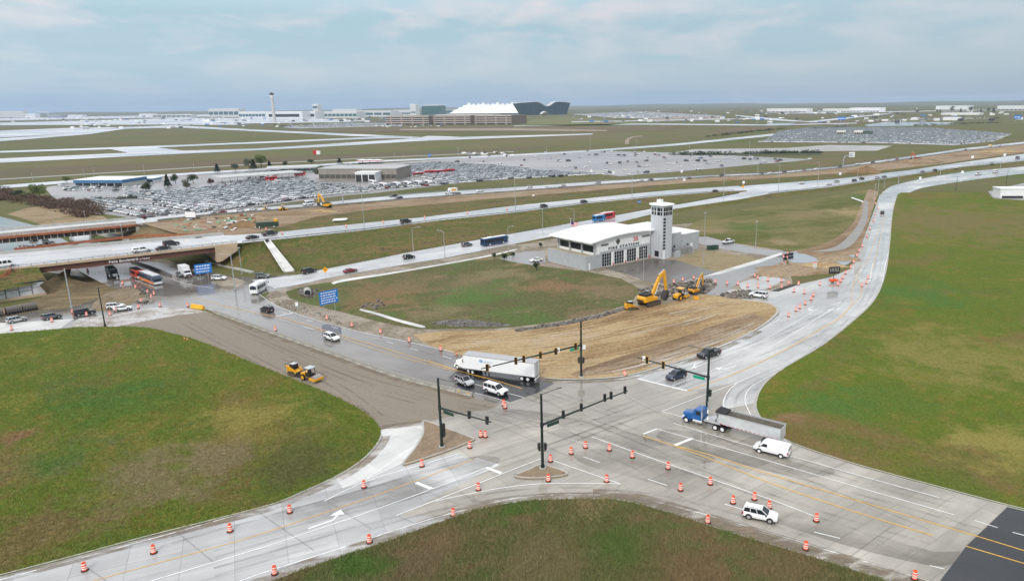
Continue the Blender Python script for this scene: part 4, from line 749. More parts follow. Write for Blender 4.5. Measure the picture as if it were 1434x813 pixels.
# control tower
cb = PD(382.5, 3300); ht = PZ(381.5,131.5,cb); o = empty('control_tower', cb); tag(o, 'tall slender air traffic control tower above the concourses', 'control tower')
k_ = ht/100
MB().lathe([(7,0),(5.6,ht*.5),(5.0,ht*.86)],16).build('shaft', M('tower_pale', (.50,.47,.47), .7), o); MB().lathe([(5,ht*.86),(9,ht*.92),(9.5,ht*.945),(8,ht*.95)],16).build('cab_base', WHITE, o)
MB().lathe([(7.5,ht*.95),(9.5,ht*1.0)],12).build('cab_glass', GLASS, o); MB().lathe([(10,ht*1.0),(9,ht*1.015),(3,ht*1.03),(1,ht*1.06)],16).build('cab_roof', DKST, o)
cw = M('concourse_white', (.62,.64,.66), .5)
for a in ((293,335,164,153,60,'white hangar hall with blue tinted windows left of the control tower',6), (335,372,166,157,50,'low white concourse left end below the control tower',8), (373,424,166.8,156.8,60,'long white concourse with a dark glass strip right of the control tower',1), (424,442,166.5,156.5,60,'short concourse section with large dark glass front',1), (443,500,165.5,156.8,60,'white concourse behind the taxiing apron, left of the pale gate hall',10), (466,500,163,153.5,40,'upper white concourse block with stepped roof',6), (500,548,163.5,155.5,60,'pale gate hall with tall square openings',4), (548,558,163,157.5,30,'small grey cylinder like plant house beside the gate hall',1)):
    block('concourse', a[0], a[1], a[2], a[3], a[4], cw, a[5], 'concourse', glass=True, gz=(.3,.7), n=a[6], gm=GLASSB if a[6] > 1 else GLASS, group='airport concourses')
block('office_block', 439, 446, 164, 147, 30, cw, 'white square gate tower with a round dark emblem left of the concourses', 'building', glass=True, gz=(.72,.9), n=1)
block('office_block', 575, 583, 163, 146.8, 30, cw, 'slim white stair tower left of the green office block', 'building', glass=True, gz=(.3,.4))
block('office_block', 551, 575, 162.5, 154.5, 30, cw, 'stepped white office building left of the slim stair tower', 'building', glass=True, gz=(.3,.6), n=8)
block('office_block', 591, 616, 162, 148, 50, M('green_glass_wall', (.08,.16,.16), .2), 'green glass office block left of the tented terminal', 'building', roof=WHITE, glass=True, gz=(.1,.9), n=7, gm=M('green_glass', (.05,.12,.12), .1))
block('office_block', 616, 634, 160, 154, 40, M('grey_blue_wall', (.2,.26,.27), .4), 'grey blue low office between the green block and the tents', 'building', glass=True, n=5)
for a in ((-8,34,164.5,156.3,'large white cargo hangar at the left end of the airfield'), (35,50,165,159.5,'small white shed right of the large cargo hangar'), (52,66,161.5,156.8,'pale blue cargo building behind the white sheds'), (66,86,165,161.5,'low white cargo shed below two grey blocks'), (75,84,158.5,156.3,'first small grey block on the left horizon'), (92,101,158.3,156.2,'second small grey block on the left horizon'), (95,115,164.5,161,'low white shed standing alone left of the taxiing jet'), (195,214,163,159.5,'small white concourse end at the left'), (214,268,165.5,160.5,'long low glass concourse with green tint behind the parked jets')):
    block('cargo_building', a[0], a[1], a[2], a[3], 40, cw if 'grey' not in a[4] else M('slate_grey', (.22,.25,.30), .6), a[4], 'building', glass='glass' in a[4] or 'blue' in a[4], n=8)
for a in ((1074,1129,158,152.3,'long white warehouse at the centre of the right horizon'), (1152,1190,157,152.5,'white warehouse behind the distant yard, left one'), (1190,1231,157,151.2,'white warehouse behind the distant yard, right one'), (1310,1354,156,148.5,'large white warehouse with dark trees before it'), (1396,1450,155,148.3,'big white warehouse at the far right edge'), (1318,1371,161,158.2,'long low white wall building below the trees'), (1320,1344,168.5,164.8,'white trailer-like shed among distant parked cars'), (1275,1284,168.5,165.2,'small white shed among distant parked cars')):
    block('warehouse', a[0], a[1], a[2], a[3], 60, WHITE, a[4], 'warehouse', glass=a[3] < 153, gz=(.1,.3), n=9, gm=DKST, group='warehouses on the right horizon')
# buildings in the rental car parks
o, L, h = block('rental_office', 106, 172, 261.5, 252, 26, M('cream_wall', (.55,.53,.48), .6), 'low white rental office with a blue fascia band', 'building', glass=True, gz=(.1,.5), n=6, gm=GLASS)
MB().box(-L/2-.6,L/2+.6,-.8,26.6,h*.58,h*.98).build('fascia', M('blue_fascia', (.05,.16,.32), .5), o)
o, L, h = block('car_wash', 186, 215, 255, 250, 10, WHITE, 'small white wash house with blue fascia right of the rental office', 'building', glass=True, gz=(.1,.55), n=3, gm=GLASS)
MB().box(-L/2-.4,L/2+.4,-.5,10.4,h*.6,h*.95).build('fascia', MATS['blue_fascia'], o)
o = block('rental_office', 447, 556, 252, 236.5, 34, M('brown_brick_wall', (.27,.245,.21), .8, var=.1, vs=.2), 'large flat brown rental building in the middle car park', 'building', roof=M('roof_grey', (.42,.42,.41), .6), glass=True, gz=(.15,.5), n=14, gm=M('shaded_opening', (.08,.075,.07), .6))[0]
cp, L, h = block('canopy', 498, 526, 254.5, 242, 14, WHITE, 'white drive-in canopy in front of the brown rental building', 'canopy', glass=True, gz=(0,.8), n=3, gm=M('canopy_shade', (.04,.04,.04), .9))  # dark front panels paint the shade under the canopy, no real windows
for a in ((312,425,258,247.5,22,'long grey roofed vehicle shelter in the left rental lot'), (374,446,244,233.5,26,'far white roofed vehicle shelter behind the long grey one')):
    p0, p1 = P(a[0],a[2]), P(a[1],a[2]-3-(6 if a[0] < 330 else 0)); u = (p1-p0).normalized(); L = (p1-p0).length; o = empty('vehicle_shelter', (p0+p1)/2, math.atan2(u.y,u.x)); tag(o, a[5], 'shelter')
    MB().box(-L/2,L/2,0,a[4],4.0,5.0).build('roof', M('shelter_roof', (.50,.51,.49), .5), o); b = MB()
    for i in range(12): b.tube((-L/2+L*i/11,.6,0),(-L/2+L*i/11,.6,4.0),.15,.15,5)
    b.build('post', DKST, o)
block('toll_house', 1172, 1184, 188.5, 183.3, 10, M('cream_booth', (.68,.64,.55), .6), 'left cream building in the distant packed car park', 'building', glass=True, gz=(.2,.6), n=4, gm=DKST)
block('toll_house', 1196, 1208, 189, 183.3, 10, MATS['cream_booth'], 'middle cream building in the distant packed car park', 'building', glass=True, gz=(.2,.6), n=4, gm=DKST)
block('toll_house', 1209, 1222, 189, 184, 10, M('green_tarp', (.06,.10,.07), .7), 'dark green roofed building beside the cream ones', 'building', roof=MATS['green_tarp'])
for k, x in enumerate((508,518,529)):      # three red and white canopies
    pb = P(x,228.5); hh = PZ(x,222.8,pb); o = empty('filling_canopy', pb); tag(o, ('left','middle','right')[k]+' small red and white canopy behind the brown rental building', 'canopy', 'red and white canopies')
    MB().lathe([(6,hh-1.6),(6.2,hh-.9)],10).build('band', REDP, o); MB().lathe([(6.2,hh-.9),(0,hh)],10).build('top', SIGNW, o); MB().tube((0,0,0),(0,0,hh-1.6),.3).build('post', GALV, o)
# striped gate house far below the garages
o, L, h = block('trailer_office', 1400, 1470, 277.5, 264.5, 9, WHITE, 'white building cut by the right edge beside the paved yard', 'building', glass=True, gz=(.0,.25), n=2, gm=DKST)
# ================================================================== vehicles
CP = MP(); TRIM = M('black_trim', (.02,.02,.021), .5); RIM = M('alloy_rim', (.55,.55,.56), .3, .7); HEADL = M('headlight_glass', (.75,.77,.78), .1); TAILL = M('tail_light', (.35,.01,.01), .2); STEELW = M('white_wheel', (.75,.75,.74), .4)
COLS = dict(white=(.84,.84,.84), silver=(.48,.49,.50), grey=(.13,.14,.15), black=(.012,.012,.014), navy=(.012,.022,.06), red=(.22,.012,.018), olive=(.12,.145,.13), blue=(.01,.10,.33), yellow=(.75,.42,.02), tan=(.3,.25,.18))
def ring(x, zb, zt, hw, t=.93, sh=.2):
    return [(x,-hw*.9,zb),(x,-hw,zb+.16),(x,-hw,zt-sh),(x,-hw*t,zt),(x,hw*t,zt),(x,hw,zt-sh),(x,hw,zb+.16),(x,hw*.9,zb)]
KINDS = {  # stations x, z bottom, z top, half width | cabin: base x0,x1, roof x0,x1, belt z, height | wheel x, radius
 'sedan': ([(-2.4,.42,.80,.72),(-2.32,.30,.96,.84),(-1.6,.24,1.0,.90),(0,.22,.96,.91),(1.0,.22,.93,.90),(1.9,.24,.84,.86),(2.3,.30,.72,.74),(2.4,.38,.62,.62)], (-1.95,1.05,-1.15,.15,.95,1.44), (-1.42,1.40,.34)),
 'suv': ([(-2.3,.48,.92,.78),(-2.24,.36,1.08,.88),(-1.5,.27,1.08,.93),(0,.26,1.05,.93),(1.05,.26,1.04,.92),(1.8,.28,.98,.89),(2.22,.34,.86,.78),(2.32,.44,.74,.66)], (-2.2,1.15,-1.95,.25,1.04,1.70), (-1.36,1.38,.37)),
 'big_suv': ([(-2.6,.52,1.0,.85),(-2.54,.42,1.2,.97),(-1.6,.32,1.2,1.0),(0,.32,1.18,1.0),(1.2,.32,1.17,1.0),(2.2,.34,1.12,.97),(2.55,.42,1.0,.90),(2.62,.5,.85,.80)], (-2.5,1.3,-2.35,.45,1.16,1.92), (-1.55,1.60,.40)),
 'pickup': ([(-2.95,.58,1.05,.92),(-2.9,.5,1.2,.99),(-1.8,.42,1.2,1.01),(0,.38,1.2,1.01),(1.4,.38,1.2,1.01),(2.4,.40,1.15,.98),(2.88,.48,1.02,.92),(2.95,.58,.85,.82)], (-.75,1.45,-.6,.65,1.18,1.93), (-1.85,1.85,.41)),
 'van': ([(-2.85,.55,1.2,.92),(-2.8,.45,1.25,.98),(-1.6,.38,1.25,1.0),(0,.38,1.25,1.0),(1.5,.38,1.22,1.0),(2.35,.40,1.1,.97),(2.75,.46,.95,.88),(2.85,.54,.8,.78)], (-2.8,1.95,-2.7,1.05,1.22,2.08), (-1.72,1.72,.37)),
 'tall_van': ([(-3.0,.55,1.2,.92),(-2.95,.45,1.3,.98),(-1.6,.38,1.3,1.0),(0,.38,1.3,1.0),(1.7,.38,1.25,1.0),(2.5,.40,1.15,.96),(2.95,.46,.95,.86),(3.0,.54,.8,.78)], (-2.95,2.35,-2.9,1.45,1.27,2.6), (-1.85,1.9,.36)),
}
def body_parts(kind, simple=False):
    st, (c0, c1, r0, r1, belt, H), (wr, wf, R) = KINDS[kind]; hw = max(s_[3] for s_ in st); bb = MB(); g = MB()
    bb.loft([ring(*s_) for s_ in st], 0)
    if kind in ('van', 'tall_van'):      # panel van: the box is painted, glass only where the cab is
        k = .96 if kind == 'van' else .95
        bb.loft([[(x,-hw*.97,belt-.05),(x,-hw*.93,lerp(belt,z,.7)),(x,-hw*.80,z),(x,hw*.80,z),(x,hw*.93,lerp(belt,z,.7)),(x,hw*.97,belt-.05)] for x, z in ((c0,H-.08),(c0+.12,H),(r1-.1,H),(r1+.25,H-.12),(c1-.02,belt+.02))], 0)
        wz0, wz1 = belt+.06, lerp(belt, H, .66)
        for s_ in (-1, 1):
            y = lambda z: s_*(hw*lerp(.972,.94,(z-belt)/(H-belt)/.7)+.012)
            x1a, x1b = lerp(c1,r1,.25)-.12, lerp(c1,r1,.72)-.2
            xs_ = [(r1-.55, x1a, x1b)] if kind == 'van' else [(r1-.5, x1a, x1b), (-.3,.75,.75), (-1.7,-.5,-.5), (-2.75,-1.9,-1.9)]
            for a, b_, b2 in xs_: g.add([(a,y(wz0),wz0),(b_,y(wz0),wz0),(b2,y(wz1),wz1),(a,y(wz1),wz1)], [(0,1,2,3)])
            yr = .12*s_; g.add([(c0-.015,yr,wz0),(c0-.015,s_*hw*.82,wz0),(c0-.01,s_*hw*.76,wz1),(c0-.01,yr,wz1)], [(0,1,2,3)])
        f = lambda t, yy: (lerp(c1, r1+.25, t)+.015, yy, lerp(belt+.02, H-.12, t)+.02)
        g.add([f(.08,-hw*.86),f(.08,hw*.86),f(.85,hw*.78),f(.85,-hw*.78)], [(0,1,2,3)])
    else:
        bw, tw = hw*.90, hw*.74
        B4 = [(c0,-bw,belt-.04),(c1,-bw,belt-.04),(c1,bw,belt-.04),(c0,bw,belt-.04)]; T4 = [(r0,-tw,H-.05),(r1,-tw,H-.05),(r1,tw,H-.05),(r0,tw,H-.05)]
        g.loft([B4, T4]); tr = lambda s_: [(r0-.06,-tw-.03),(r1+.05,-tw-.03),(r1+.05,tw+.03),(r0-.06,tw+.03)]
        bb.loft([[(x,y,H-.07) for x, y in tr(1)], [(x,y,H-.03) for x, y in tr(1)], [(x*.93 if 1 else x,y*.86,H) for x, y in tr(1)]], 0)
        for i in range(4): bb.tube(B4[i], T4[i], .055, .05, 5)
        for s_ in (-1, 1):
            for t_ in ((.42,) if kind in ('pickup','sedan') else (.33,.66)):
                xb, xt = lerp(c0,c1,t_*.9), lerp(r0,r1,t_); bb.tube((xb,s_*(bw+.005),belt-.04),(xt,s_*(tw+.005),H-.05),.045,.045,4)
    if kind == 'pickup': g.box(-2.75,-.85,-.78,.78,1.205,1.212); bb.box(-2.9,-.75,-.99,-.86,1.15,1.27).box(-2.9,-.75,.86,.99,1.15,1.27).box(-2.92,-2.8,-.95,.95,1.15,1.27)
    wh = MB()
    for x in (wr, wf):
        for s_ in (-1, 1): wh.tube((x,s_*(hw-.3),R+.03),(x,s_*(hw+.012),R+.03),R+.09,R+.09,14)
    return bb, g, wh, st, hw, (wr, wf, R), (c0,c1,r0,r1,belt,H)
def make_vehicle(kind, glassmat=GLASS, steel=False):
    o = empty('car' if kind in ('sedan','suv','big_suv') else ('pickup_truck' if kind == 'pickup' else 'van'))
    bb, g, wh, st, hw, (wr, wf, R), cab = body_parts(kind)
    bo = bb.build('body', CP, o, smooth=40); g.build('windows', glassmat, o, smooth=20); wh.build('wheel_arch', TRIM, o, smooth=40)
    MB().box(st[1][0]+.1,st[-2][0]-.1,-hw*.97,hw*.97,st[3][1]-.04,st[3][1]+.12).build('sill', TRIM, o)
    for x in (wr, wf):
        for s_ in (-1, 1):
            t = MB().tube((x,s_*(hw-.24),R),(x,s_*(hw+.03),R),R,R,18).build('wheel', BLACK, o, smooth=40)
            MB().lathe([(.0,.0),(R*.62,.0),(R*.66,-.03)],12).build('rim', STEELW if steel else RIM, t)
            rim = t.children[0]; rim.location = (x, s_*(hw+.042), R); rim.rotation_euler = (math.radians(-90*s_),0,0)
    fx, rx = st[-2][0], st[1][0]; fz, rzz = st[-2][2], st[1][2]
    for s_ in (-1, 1):
        MB().loft([[(fx-.35,s_*hw*.93,fz-.02),(fx-.35,s_*hw*.93,fz-.2),(fx-.02,s_*hw*.66,fz-.24),(fx-.02,s_*hw*.66,fz-.06)],[(fx-.3,s_*hw*.99,fz-.05),(fx-.3,s_*hw*.99,fz-.2),(fx+.06,s_*hw*.72,fz-.26),(fx+.06,s_*hw*.72,fz-.1)]]).build('headlight', HEADL, o)
        MB().box(rx-.06,rx+.14,s_*hw*.90-.11,s_*hw*.90+.11,rzz-.42,rzz-.05).build('tail_light', TAILL, o)
        if kind not in ('tall_van',): MB().box(cab[1]-.35,cab[1]-.15,s_*(hw+.12)-.1,s_*(hw+.12)+.1,cab[4]+.0,cab[4]+.17).build('mirror', TRIM if kind != 'sedan' else CP, o)
    MB().box(fx-.02,fx+.085,-hw*.58,hw*.58,st[-1][1]-.02,fz-.12).build('grille', TRIM, o)
    MB().box(rx-.09,rx+.1,-hw*.85,hw*.85,st[0][1]-.08,st[0][1]+.1).build('bumper', TRIM, o)
    MB().box(rx-.075,rx-.04,-.26,.26,.62,.78).build('plate', SIGNW, o)
    if kind in ('big_suv','suv'):
        b = MB()
        for s_ in (-1, 1): b.tube((cab[2]+.2,s_*hw*.66,cab[5]+.03),(cab[3]-.1,s_*hw*.66,cab[5]+.03),.025,.025,5)
        b.build('roof_rail', TRIM, o)
    return o
PROTO = {}
def vehicle(kind, col, pos, heading, label, cat='car', group=None, z=None, zoff=0.0, steel=False):
    key = (kind, steel)
    if key not in PROTO: PROTO[key] = make_vehicle(kind, steel=steel); o = PROTO[key]
    else: o = copy_tree(PROTO[key])
    o.location = pos; o.rotation_euler = (0,0,heading)
    if kind == 'pickup': cat = 'pickup truck'
    if kind in ('van','tall_van'): cat = 'van'
    if 'group' in o: del o['group']
    tag(o, label, cat, group); paint(o, COLS[col] if isinstance(col, str) else col); return o
def by_wheels(r, f, side, hw=.92, z=.02):      # visible rear and front wheel contacts -> centre and heading
    a, c = P(*r, z), P(*f, z); d = (c-a).normalized(); l = Vector((-d.y,d.x,0)); ctr = (a+c)/2+(l if side == 'R' else -l)*hw
    return ctr, math.atan2(d.y, d.x)
def at(p, q, z=.03):
    a, c = P(*p, z), P(*q, z); d = c-a; return a, math.atan2(d.y, d.x)
v = vehicle
v('suv','white',*by_wheels((1048,726.7),(1077.5,733),'R'),'clean white crossover driving towards the dark asphalt at lower right','car')
c_, h_ = by_wheels((1092.7,641.4),(1063,634),'L',1.0); v('van','white',c_,h_,'white windowless cargo van waiting behind the silver dump trailer', steel=True)
v('big_suv','white',*by_wheels((683,550),(696,554),'R',1.0),'large white SUV with roof rails first at the stop on new black asphalt')
o = v('suv','silver',*by_wheels((640,536.4),(651,541),'R'),'silver crossover with dark roof behind the large white SUV'); MB().box(-1.9,.22,-.62,.62,1.69,1.715).build('roof_panel', TRIM, o)
v('suv','white',*at((465,475),(484,481)),'white SUV alone on the wet street beside the concrete barrier line')
v('suv','black',*at((374,436),(352,430)),'black SUV driving away on the wet street past the blue sign')
v('suv','navy',*by_wheels((958,529),(944,533.5),'L'),'dark blue crossover waiting at the stop line under the signal arm')
c_, h_ = by_wheels((1005.5,498),(988.6,503),'L',1.0); v('pickup','black',c_,h_,'black pickup truck approaching the junction beside the graded dirt')
v('big_suv','white',*by_wheels((1067,418),(1053.4,416),'L',1.0),'white SUV parked at the tip of the graded dirt near the drums')
v('sedan','black',*at((1235.5,299),(1239,285)),'dark car driving away up the curved concrete road')
RB = 'cars on the ramp and embankment below the main highway'
v('sedan','red',*at((491,381),(516,376.5),.1),'dark red saloon climbing the ramp'); v('big_suv','black',*at((433,382),(455,377),.1),'black SUV on the ramp near the yellow diamond sign')
v('suv','olive',*at((368,388.5),(388,388),.1),'grey green crossover beside the foot of the concrete chute')
v('suv','black',*at((573,362),(600,357),.1),'black SUV on the ramp between two light poles'); v('suv','grey',*at((654,344.5),(680,340),.15),'dark grey SUV following the blue airport bus up the ramp')
def hwy(kind, col, x, y, zf, label, rev=False, dx=30, **k):
    z = zf(x)+.03; a = P(x, y, z); sl = {zA: -.135, zC: -.1, zB: -.165}.get(zf, -.13)
    if x > 1040: sl = -.145
    q = P(x+dx, y+sl*dx, zf(x+dx)+.03); d = (q-a)*(-1 if rev else 1); return vehicle(kind, col, a, math.atan2(d.y, d.x), label, **k)
z12 = lambda x: 1.27
hwy('big_suv','black',568.5,312,zA,'black SUV on the main highway above the grass bank, left of the dark pair'); hwy('suv','black',762,290,zA,'first black SUV of two on the highway behind the fire station roof'); hwy('suv','black',818,284,zA,'second black SUV, nearer the striped flag, on the highway'); hwy('sedan','black',1002,268.5,zA,'black car where the ramp joins the highway')
hwy('pickup','black',378,329,zA,'black pickup truck on the highway right of the near bridge'); hwy('sedan','black',354,334,zA,'black saloon just behind the pickup at the near bridge end')
o = hwy('pickup','white',199,353,zA,'white pickup truck with a canopy crossing the near bridge'); MB().loft([[(x,-.95,1.2),(x,-.82,z),(x,.82,z),(x,.95,1.2)] for x, z in ((-2.9,1.8),(-2.8,1.88),(-.75,1.9))]).build('canopy', CP, o); MB().box(-2.6,-1.0,-.93,.93,1.35,1.7).build('canopy_window', GLASS, o); paint(o, COLS['white']); hwy('sedan','black',229,349.5,zA,'black saloon crossing the near bridge behind the white pickup'); hwy('big_suv','black',240,343.5,zA,'black SUV in the far lane of the near bridge')
hwy('tall_van','white',6,374,zA,'white passenger van cut by the left edge on the near bridge'); 
hwy('sedan','white',1123,257.5,z12,'white saloon nearest the merge on the wide highway'); hwy('sedan','white',1161,259,z12,'white saloon in the near lane of the wide highway'); hwy('suv','silver',1172,255.5,z12,'silver SUV beside the white saloon on the wide highway'); hwy('suv','black',1196.5,254,z12,'black SUV, left of the dark pair on the wide highway'); hwy('suv','black',1207,251.5,z12,'black SUV, right of the dark pair on the wide highway'); hwy('suv','silver',1229,250.5,z12,'silver SUV above the bend of the curved concrete road'); hwy('sedan','grey',1238.5,248.5,z12,'grey saloon above the bend of the curved concrete road'); hwy('sedan','grey',1292,241.5,z12,'grey saloon in the middle of the wide highway'); hwy('suv','black',1309.5,239.5,z12,'black SUV in the middle of the wide highway'); hwy('sedan','white',1339.6,236,z12,'white saloon low on the far right of the wide highway'); hwy('suv','silver',1389,230,z12,'silver SUV on the far right of the wide highway'); hwy('tall_van','grey',1425,222.5,z12,'grey box van at the right end of the wide highway')
for x, y, k, c, lab in ((551,275.5,'sedan','black','black car in the far lane of the distant highway, left of a dark pair'),(558.5,279.5,'suv','black','black SUV in the near lane of the distant highway, right of a dark pair'),(640,272.5,'sedan','grey','grey saloon below the white truck with the yellow panel'),(672,268.5,'sedan','white','white saloon on the distant highway right of the yellow panel truck'),(741,263.5,'suv','white','white SUV on the distant highway under the crowded car park'),(765,264.5,'sedan','white','white low saloon behind the concrete barrier of the distant highway'),(788,261.5,'sedan','silver','silver saloon behind the barrier, between white and grey cars'),(837,257,'suv','silver','silver SUV alone on the distant highway under the half empty car park'),(897,253.5,'sedan','white','white saloon leading a dark one on the distant highway'),(911,253,'sedan','black','black saloon right behind a white one on the distant highway'),(950,251,'suv','white','white SUV left of a light pole on the distant highway'),(964,250.5,'sedan','grey','grey saloon trailing the white SUV on the distant highway'),(1010,247.5,'suv','black','dark SUV behind the tall light mast on the distant highway'),(1066,244.5,'suv','grey','grey SUV on the distant highway below the car park corner'),(1078,243.5,'sedan','white','white saloon just ahead of the grey SUV at the car park corner'),(1098,242.5,'suv','black','dark blue SUV on the distant highway below the grass bank'),(1112,241,'sedan','white','white saloon between a dark SUV and a red one'),(1125.5,240,'sedan','red','red saloon on the distant highway below the grass bank'),(1143,237.6,'sedan','white','white saloon left of the cantilever sign post'),(1176,234.5,'suv','black','dark SUV under the cantilever sign'),(1201,230.5,'sedan','white','white saloon right of the cantilever sign'),(1222,228.5,'suv','black','black SUV behind the brown soil heap'),(1256,224,'sedan','red','red saloon left of the orange digger'),(1242,225.5,'sedan','white','white saloon behind the red one near the orange digger'),(1352,210.5,'sedan','black','black saloon far along the distant highway'),(1400,204,'suv','white','white SUV far along the distant highway at right'),(310,299,'sedan','red','red saloon on the distant highway at the left lot fence'),(302,298,'sedan','silver','silver saloon in front of the red one at the left lot fence'),(335,297,'suv','white','left one of two white cars below the packed left lot'),(353,295,'sedan','white','right one of two white cars below the packed left lot')):
    hwy(k, c, x, y, zC, lab, rev=True)
hwy('tall_van','white',432,287.5,zC,'white minibus on the distant highway by the small yellow digger', rev=True)
# street under the bridges
for p, q, k, c, lab in (((24,450.5),(45,446),'suv','silver','silver SUV first from the left edge on the cross street'),((73,446),(95,441.5),'suv','grey','grey SUV second from the left edge on the cross street'),((119,440.5),(140,437),'big_suv','black','black SUV beside the grey signal pole on the cross street'),((162,431.5),(185,429),'suv','white','white SUV half hidden behind a white hatchback'),((172,434),(195,431),'sedan','white','white hatchback in front of the half hidden SUV'),((307,391.5),(325,391.5),'suv','white','white SUV waiting beside the small blue sign'),((278,383.5),(290,391),'pickup','white','white pickup truck in the queue behind the small blue sign'),((253,386),(262,392),'sedan','grey','grey saloon in the queue left of the white box truck'),((57,347),(72,352),'sedan','black','dark saloon on the street between the two bridges, alone'),((65,340.5),(82,346),'suv','black','black car, left of a close pair between the two bridges'),((73,342.5),(88,348),'sedan','black','black car, right of a close pair between the two bridges'),((47,337),(64,340),'sedan','black','black car just under the far bridge'),((67,351.5),(80,357),'sedan','silver','silver saloon nearest the netting between the two bridges')):
    v(k, c, *at(p, q), lab)
z06 = lambda x: .08
hwy('pickup','white',1370,245,z06,'white pickup truck with a dark load on the upper road'); hwy('tall_van','white',1394,242,z06,'white high roofed van on the upper road at far right')
v('sedan','white',*at((751,366),(735,368)),'white saloon parked beside the low wing of the fire station'); v('pickup','white',*at((1020,340.5),(1034,337.5)),'white pickup truck on the yard road right of the fire station')
for p, c in (((1040,337),'x'),): pass
# half empty car park: single cars
SP = [(730,232,'red'),(783,225.5,'black'),(796,225.5,'black'),(812,221,'silver'),(820,217,'white'),(835,217,'grey'),(866,217.5,'black'),(874,218,'black'),(891,218,'grey'),(905,225.5,'black'),(917,220,'white'),(868,228.5,'navy'),(819,234,'white'),(895,233.5,'grey'),(905,233,'white'),(874,239,'white'),(854,242,'black'),(905,242,'navy'),(946,228,'black'),(961,225.5,'navy'),(977,225.5,'black'),(981,222,'blue'),(992,229,'white'),(1006,226,'white'),(1016,217.5,'black'),(1042,222.5,'black'),(1059,223,'black'),(1069,226,'white'),(1086,223.5,'grey'),(1093,225,'black'),(1088,226.5,'red'),(1066,229.5,'silver'),(977,238,'white'),(852,216,'white'),(700,229.5,'white'),(640,227,'black')]
# ------------------------------------------------------------------ parked cars
def parked_mesh(kind):
    bb, g, wh, st, hw, _, cab = body_parts(kind); n = MB()
    for src, mi in ((bb,0),(g,1),(wh,2)): n.add(src.v, src.f, mi)
    me = n.build('parked_car', [CP, M('parked_glass_painted_sky', (.14,.155,.165), .12), BLACK], smooth=40); d = me.data; bpy.data.objects.remove(me); return d  # paler glass: the sky's reflection is painted into its colour
PM = {k: parked_mesh(k) for k in ('sedan','suv','big_suv','pickup','van')}
def parked(kind, col, pos, hd, label, group):
    o = bpy.data.objects.new('parked_car', PM[kind]); COL.objects.link(o); o.location = pos; o.rotation_euler = (0,0,hd); o.color = (*COLS[col],1); tag(o, label, 'car', group); return o
def inpoly(x, y, poly):
    c = False; j = len(poly)-1
    for i in range(len(poly)):
        if (poly[i][1] > y) != (poly[j][1] > y) and x < (poly[j][0]-poly[i][0])*(y-poly[i][1])/(poly[j][1]-poly[i][1])+poly[i][0]: c = not c
        j = i
    return c
def pix(p): d = Vector(p)-CAM; w = d.dot(FWD); return CX+F_PX*d.dot(RGT)/w, CY-F_PX*d.dot(UPV)/w
ALLC = []
def rows(poly, p, q, pitch, gap, fill, where, z=.09, pair=True):
    a = P(*p); d = (P(*q)-a); d.z = 0; d.normalize(); k = Vector((-d.y,d.x,0)); W = [P(x,y) for x, y in poly]
    us = [(w_-a).dot(d) for w_ in W]; vs = [(w_-a).dot(k) for w_ in W]; vv = min(vs); r = 0
    while vv < max(vs):
        u = min(us)
        while u < max(us):
            c = a+d*u+k*vv; x, y = pix(c)
            if inpoly(x, y, poly) and random.random() < fill:
                hd = math.atan2(k.y,k.x)+(math.pi if random.random() < .4 else 0)+random.gauss(0,.05)
                ALLC.append((c.length, Vector((c.x+random.gauss(0,.15),c.y+random.gauss(0,.3),z)), hd, random.choices(['sedan','suv','big_suv','pickup','van'],[4,5,1.5,1.2,.4])[0], random.choices(['white','silver','grey','black','navy','red','olive'],[54,15,8,17,2.5,2.5,1])[0], where))
            u += pitch
        vv += gap[r % len(gap)]; r += 1
rows([(110,282),(140,276),(200,288),(252,296),(240,304),(205,306),(150,298)], (135,280), (245,300), 2.6, [5.6,10], .95, 'in the open rows at the left end of the rental car park')
rows([(170,272),(215,268),(260,274),(330,283),(330,292),(270,299),(200,282)], (135,280), (245,300), 2.6, [5.6,8], .94, 'in the rows beside the dark trees of the rental car park')
rows([(262,296),(220,272),(300,262),(420,256),(500,262),(520,268),(470,272),(430,278),(330,291)], (250,280), (330,293), 2.6, [5.3,5.3,6.5], .97, 'packed tightly in front of the long grey shelter')
rows([(300,262),(318,257),(430,250),(440,256),(420,256)], (310,262), (430,253), 2.8, [6], .8, 'backed under the long grey shelter', pair=False)
rows([(505,268),(520,262),(560,258),(690,248),(700,252),(630,258)], (520,268), (690,252), 2.8, [5.6], .7, 'on the near edge of the brown rental building lot')
rows([(335,247),(380,240),(460,235),(470,239),(400,244),(345,252)], (340,250), (460,238), 2.7, [5.6], .9, 'behind the long grey shelter')
rows([(560,246),(565,231),(610,228),(700,233),(760,240),(866,246),(845,244.5),(700,252),(640,257)], (700,250), (760,257), 2.75, [6.6], .97, 'packed tightly at the edge of the half empty car park')
rows([(80,258),(110,262),(180,263),(215,258),(215,263),(150,270),(90,268)], (80,263), (200,265), 3.4, [9], .45, 'loosely parked around the low blue and white rental office')
ALLC.sort(key=lambda t: t[0])
n_ind = 300-len(SP); GRP = 'rental cars parked in the large lots beyond the highway'
for D, pos, hd, k, c, where in ALLC[:n_ind]:
    nm = {'sedan':'saloon','suv':'crossover','big_suv':'large SUV','pickup':'pickup truck','van':'panel van'}[k]
    parked(k, c, pos, hd, f'{c} {nm} {where}', GRP)
REST = ALLC[n_ind:]; ALLC = []
rows(LOT_C, (1080,195), (1300,182), 3.4, [6,9], .86, '', z=.12); REST += [(t[0],t[1],t[2],t[3],'white' if random.random() < .5 else t[4],t[5]) for t in ALLC]; ALLC = []
rows(LOT_B, (700,235), (1000,225), 6, [10], .075, '', z=.12); REST += ALLC; ALLC = []
rows([(400,178),(470,172.5),(578,172.5),(560,176),(420,179.5)], (400,177), (560,173), 5, [14], .75, '', z=.55); REST += ALLC; ALLC = []
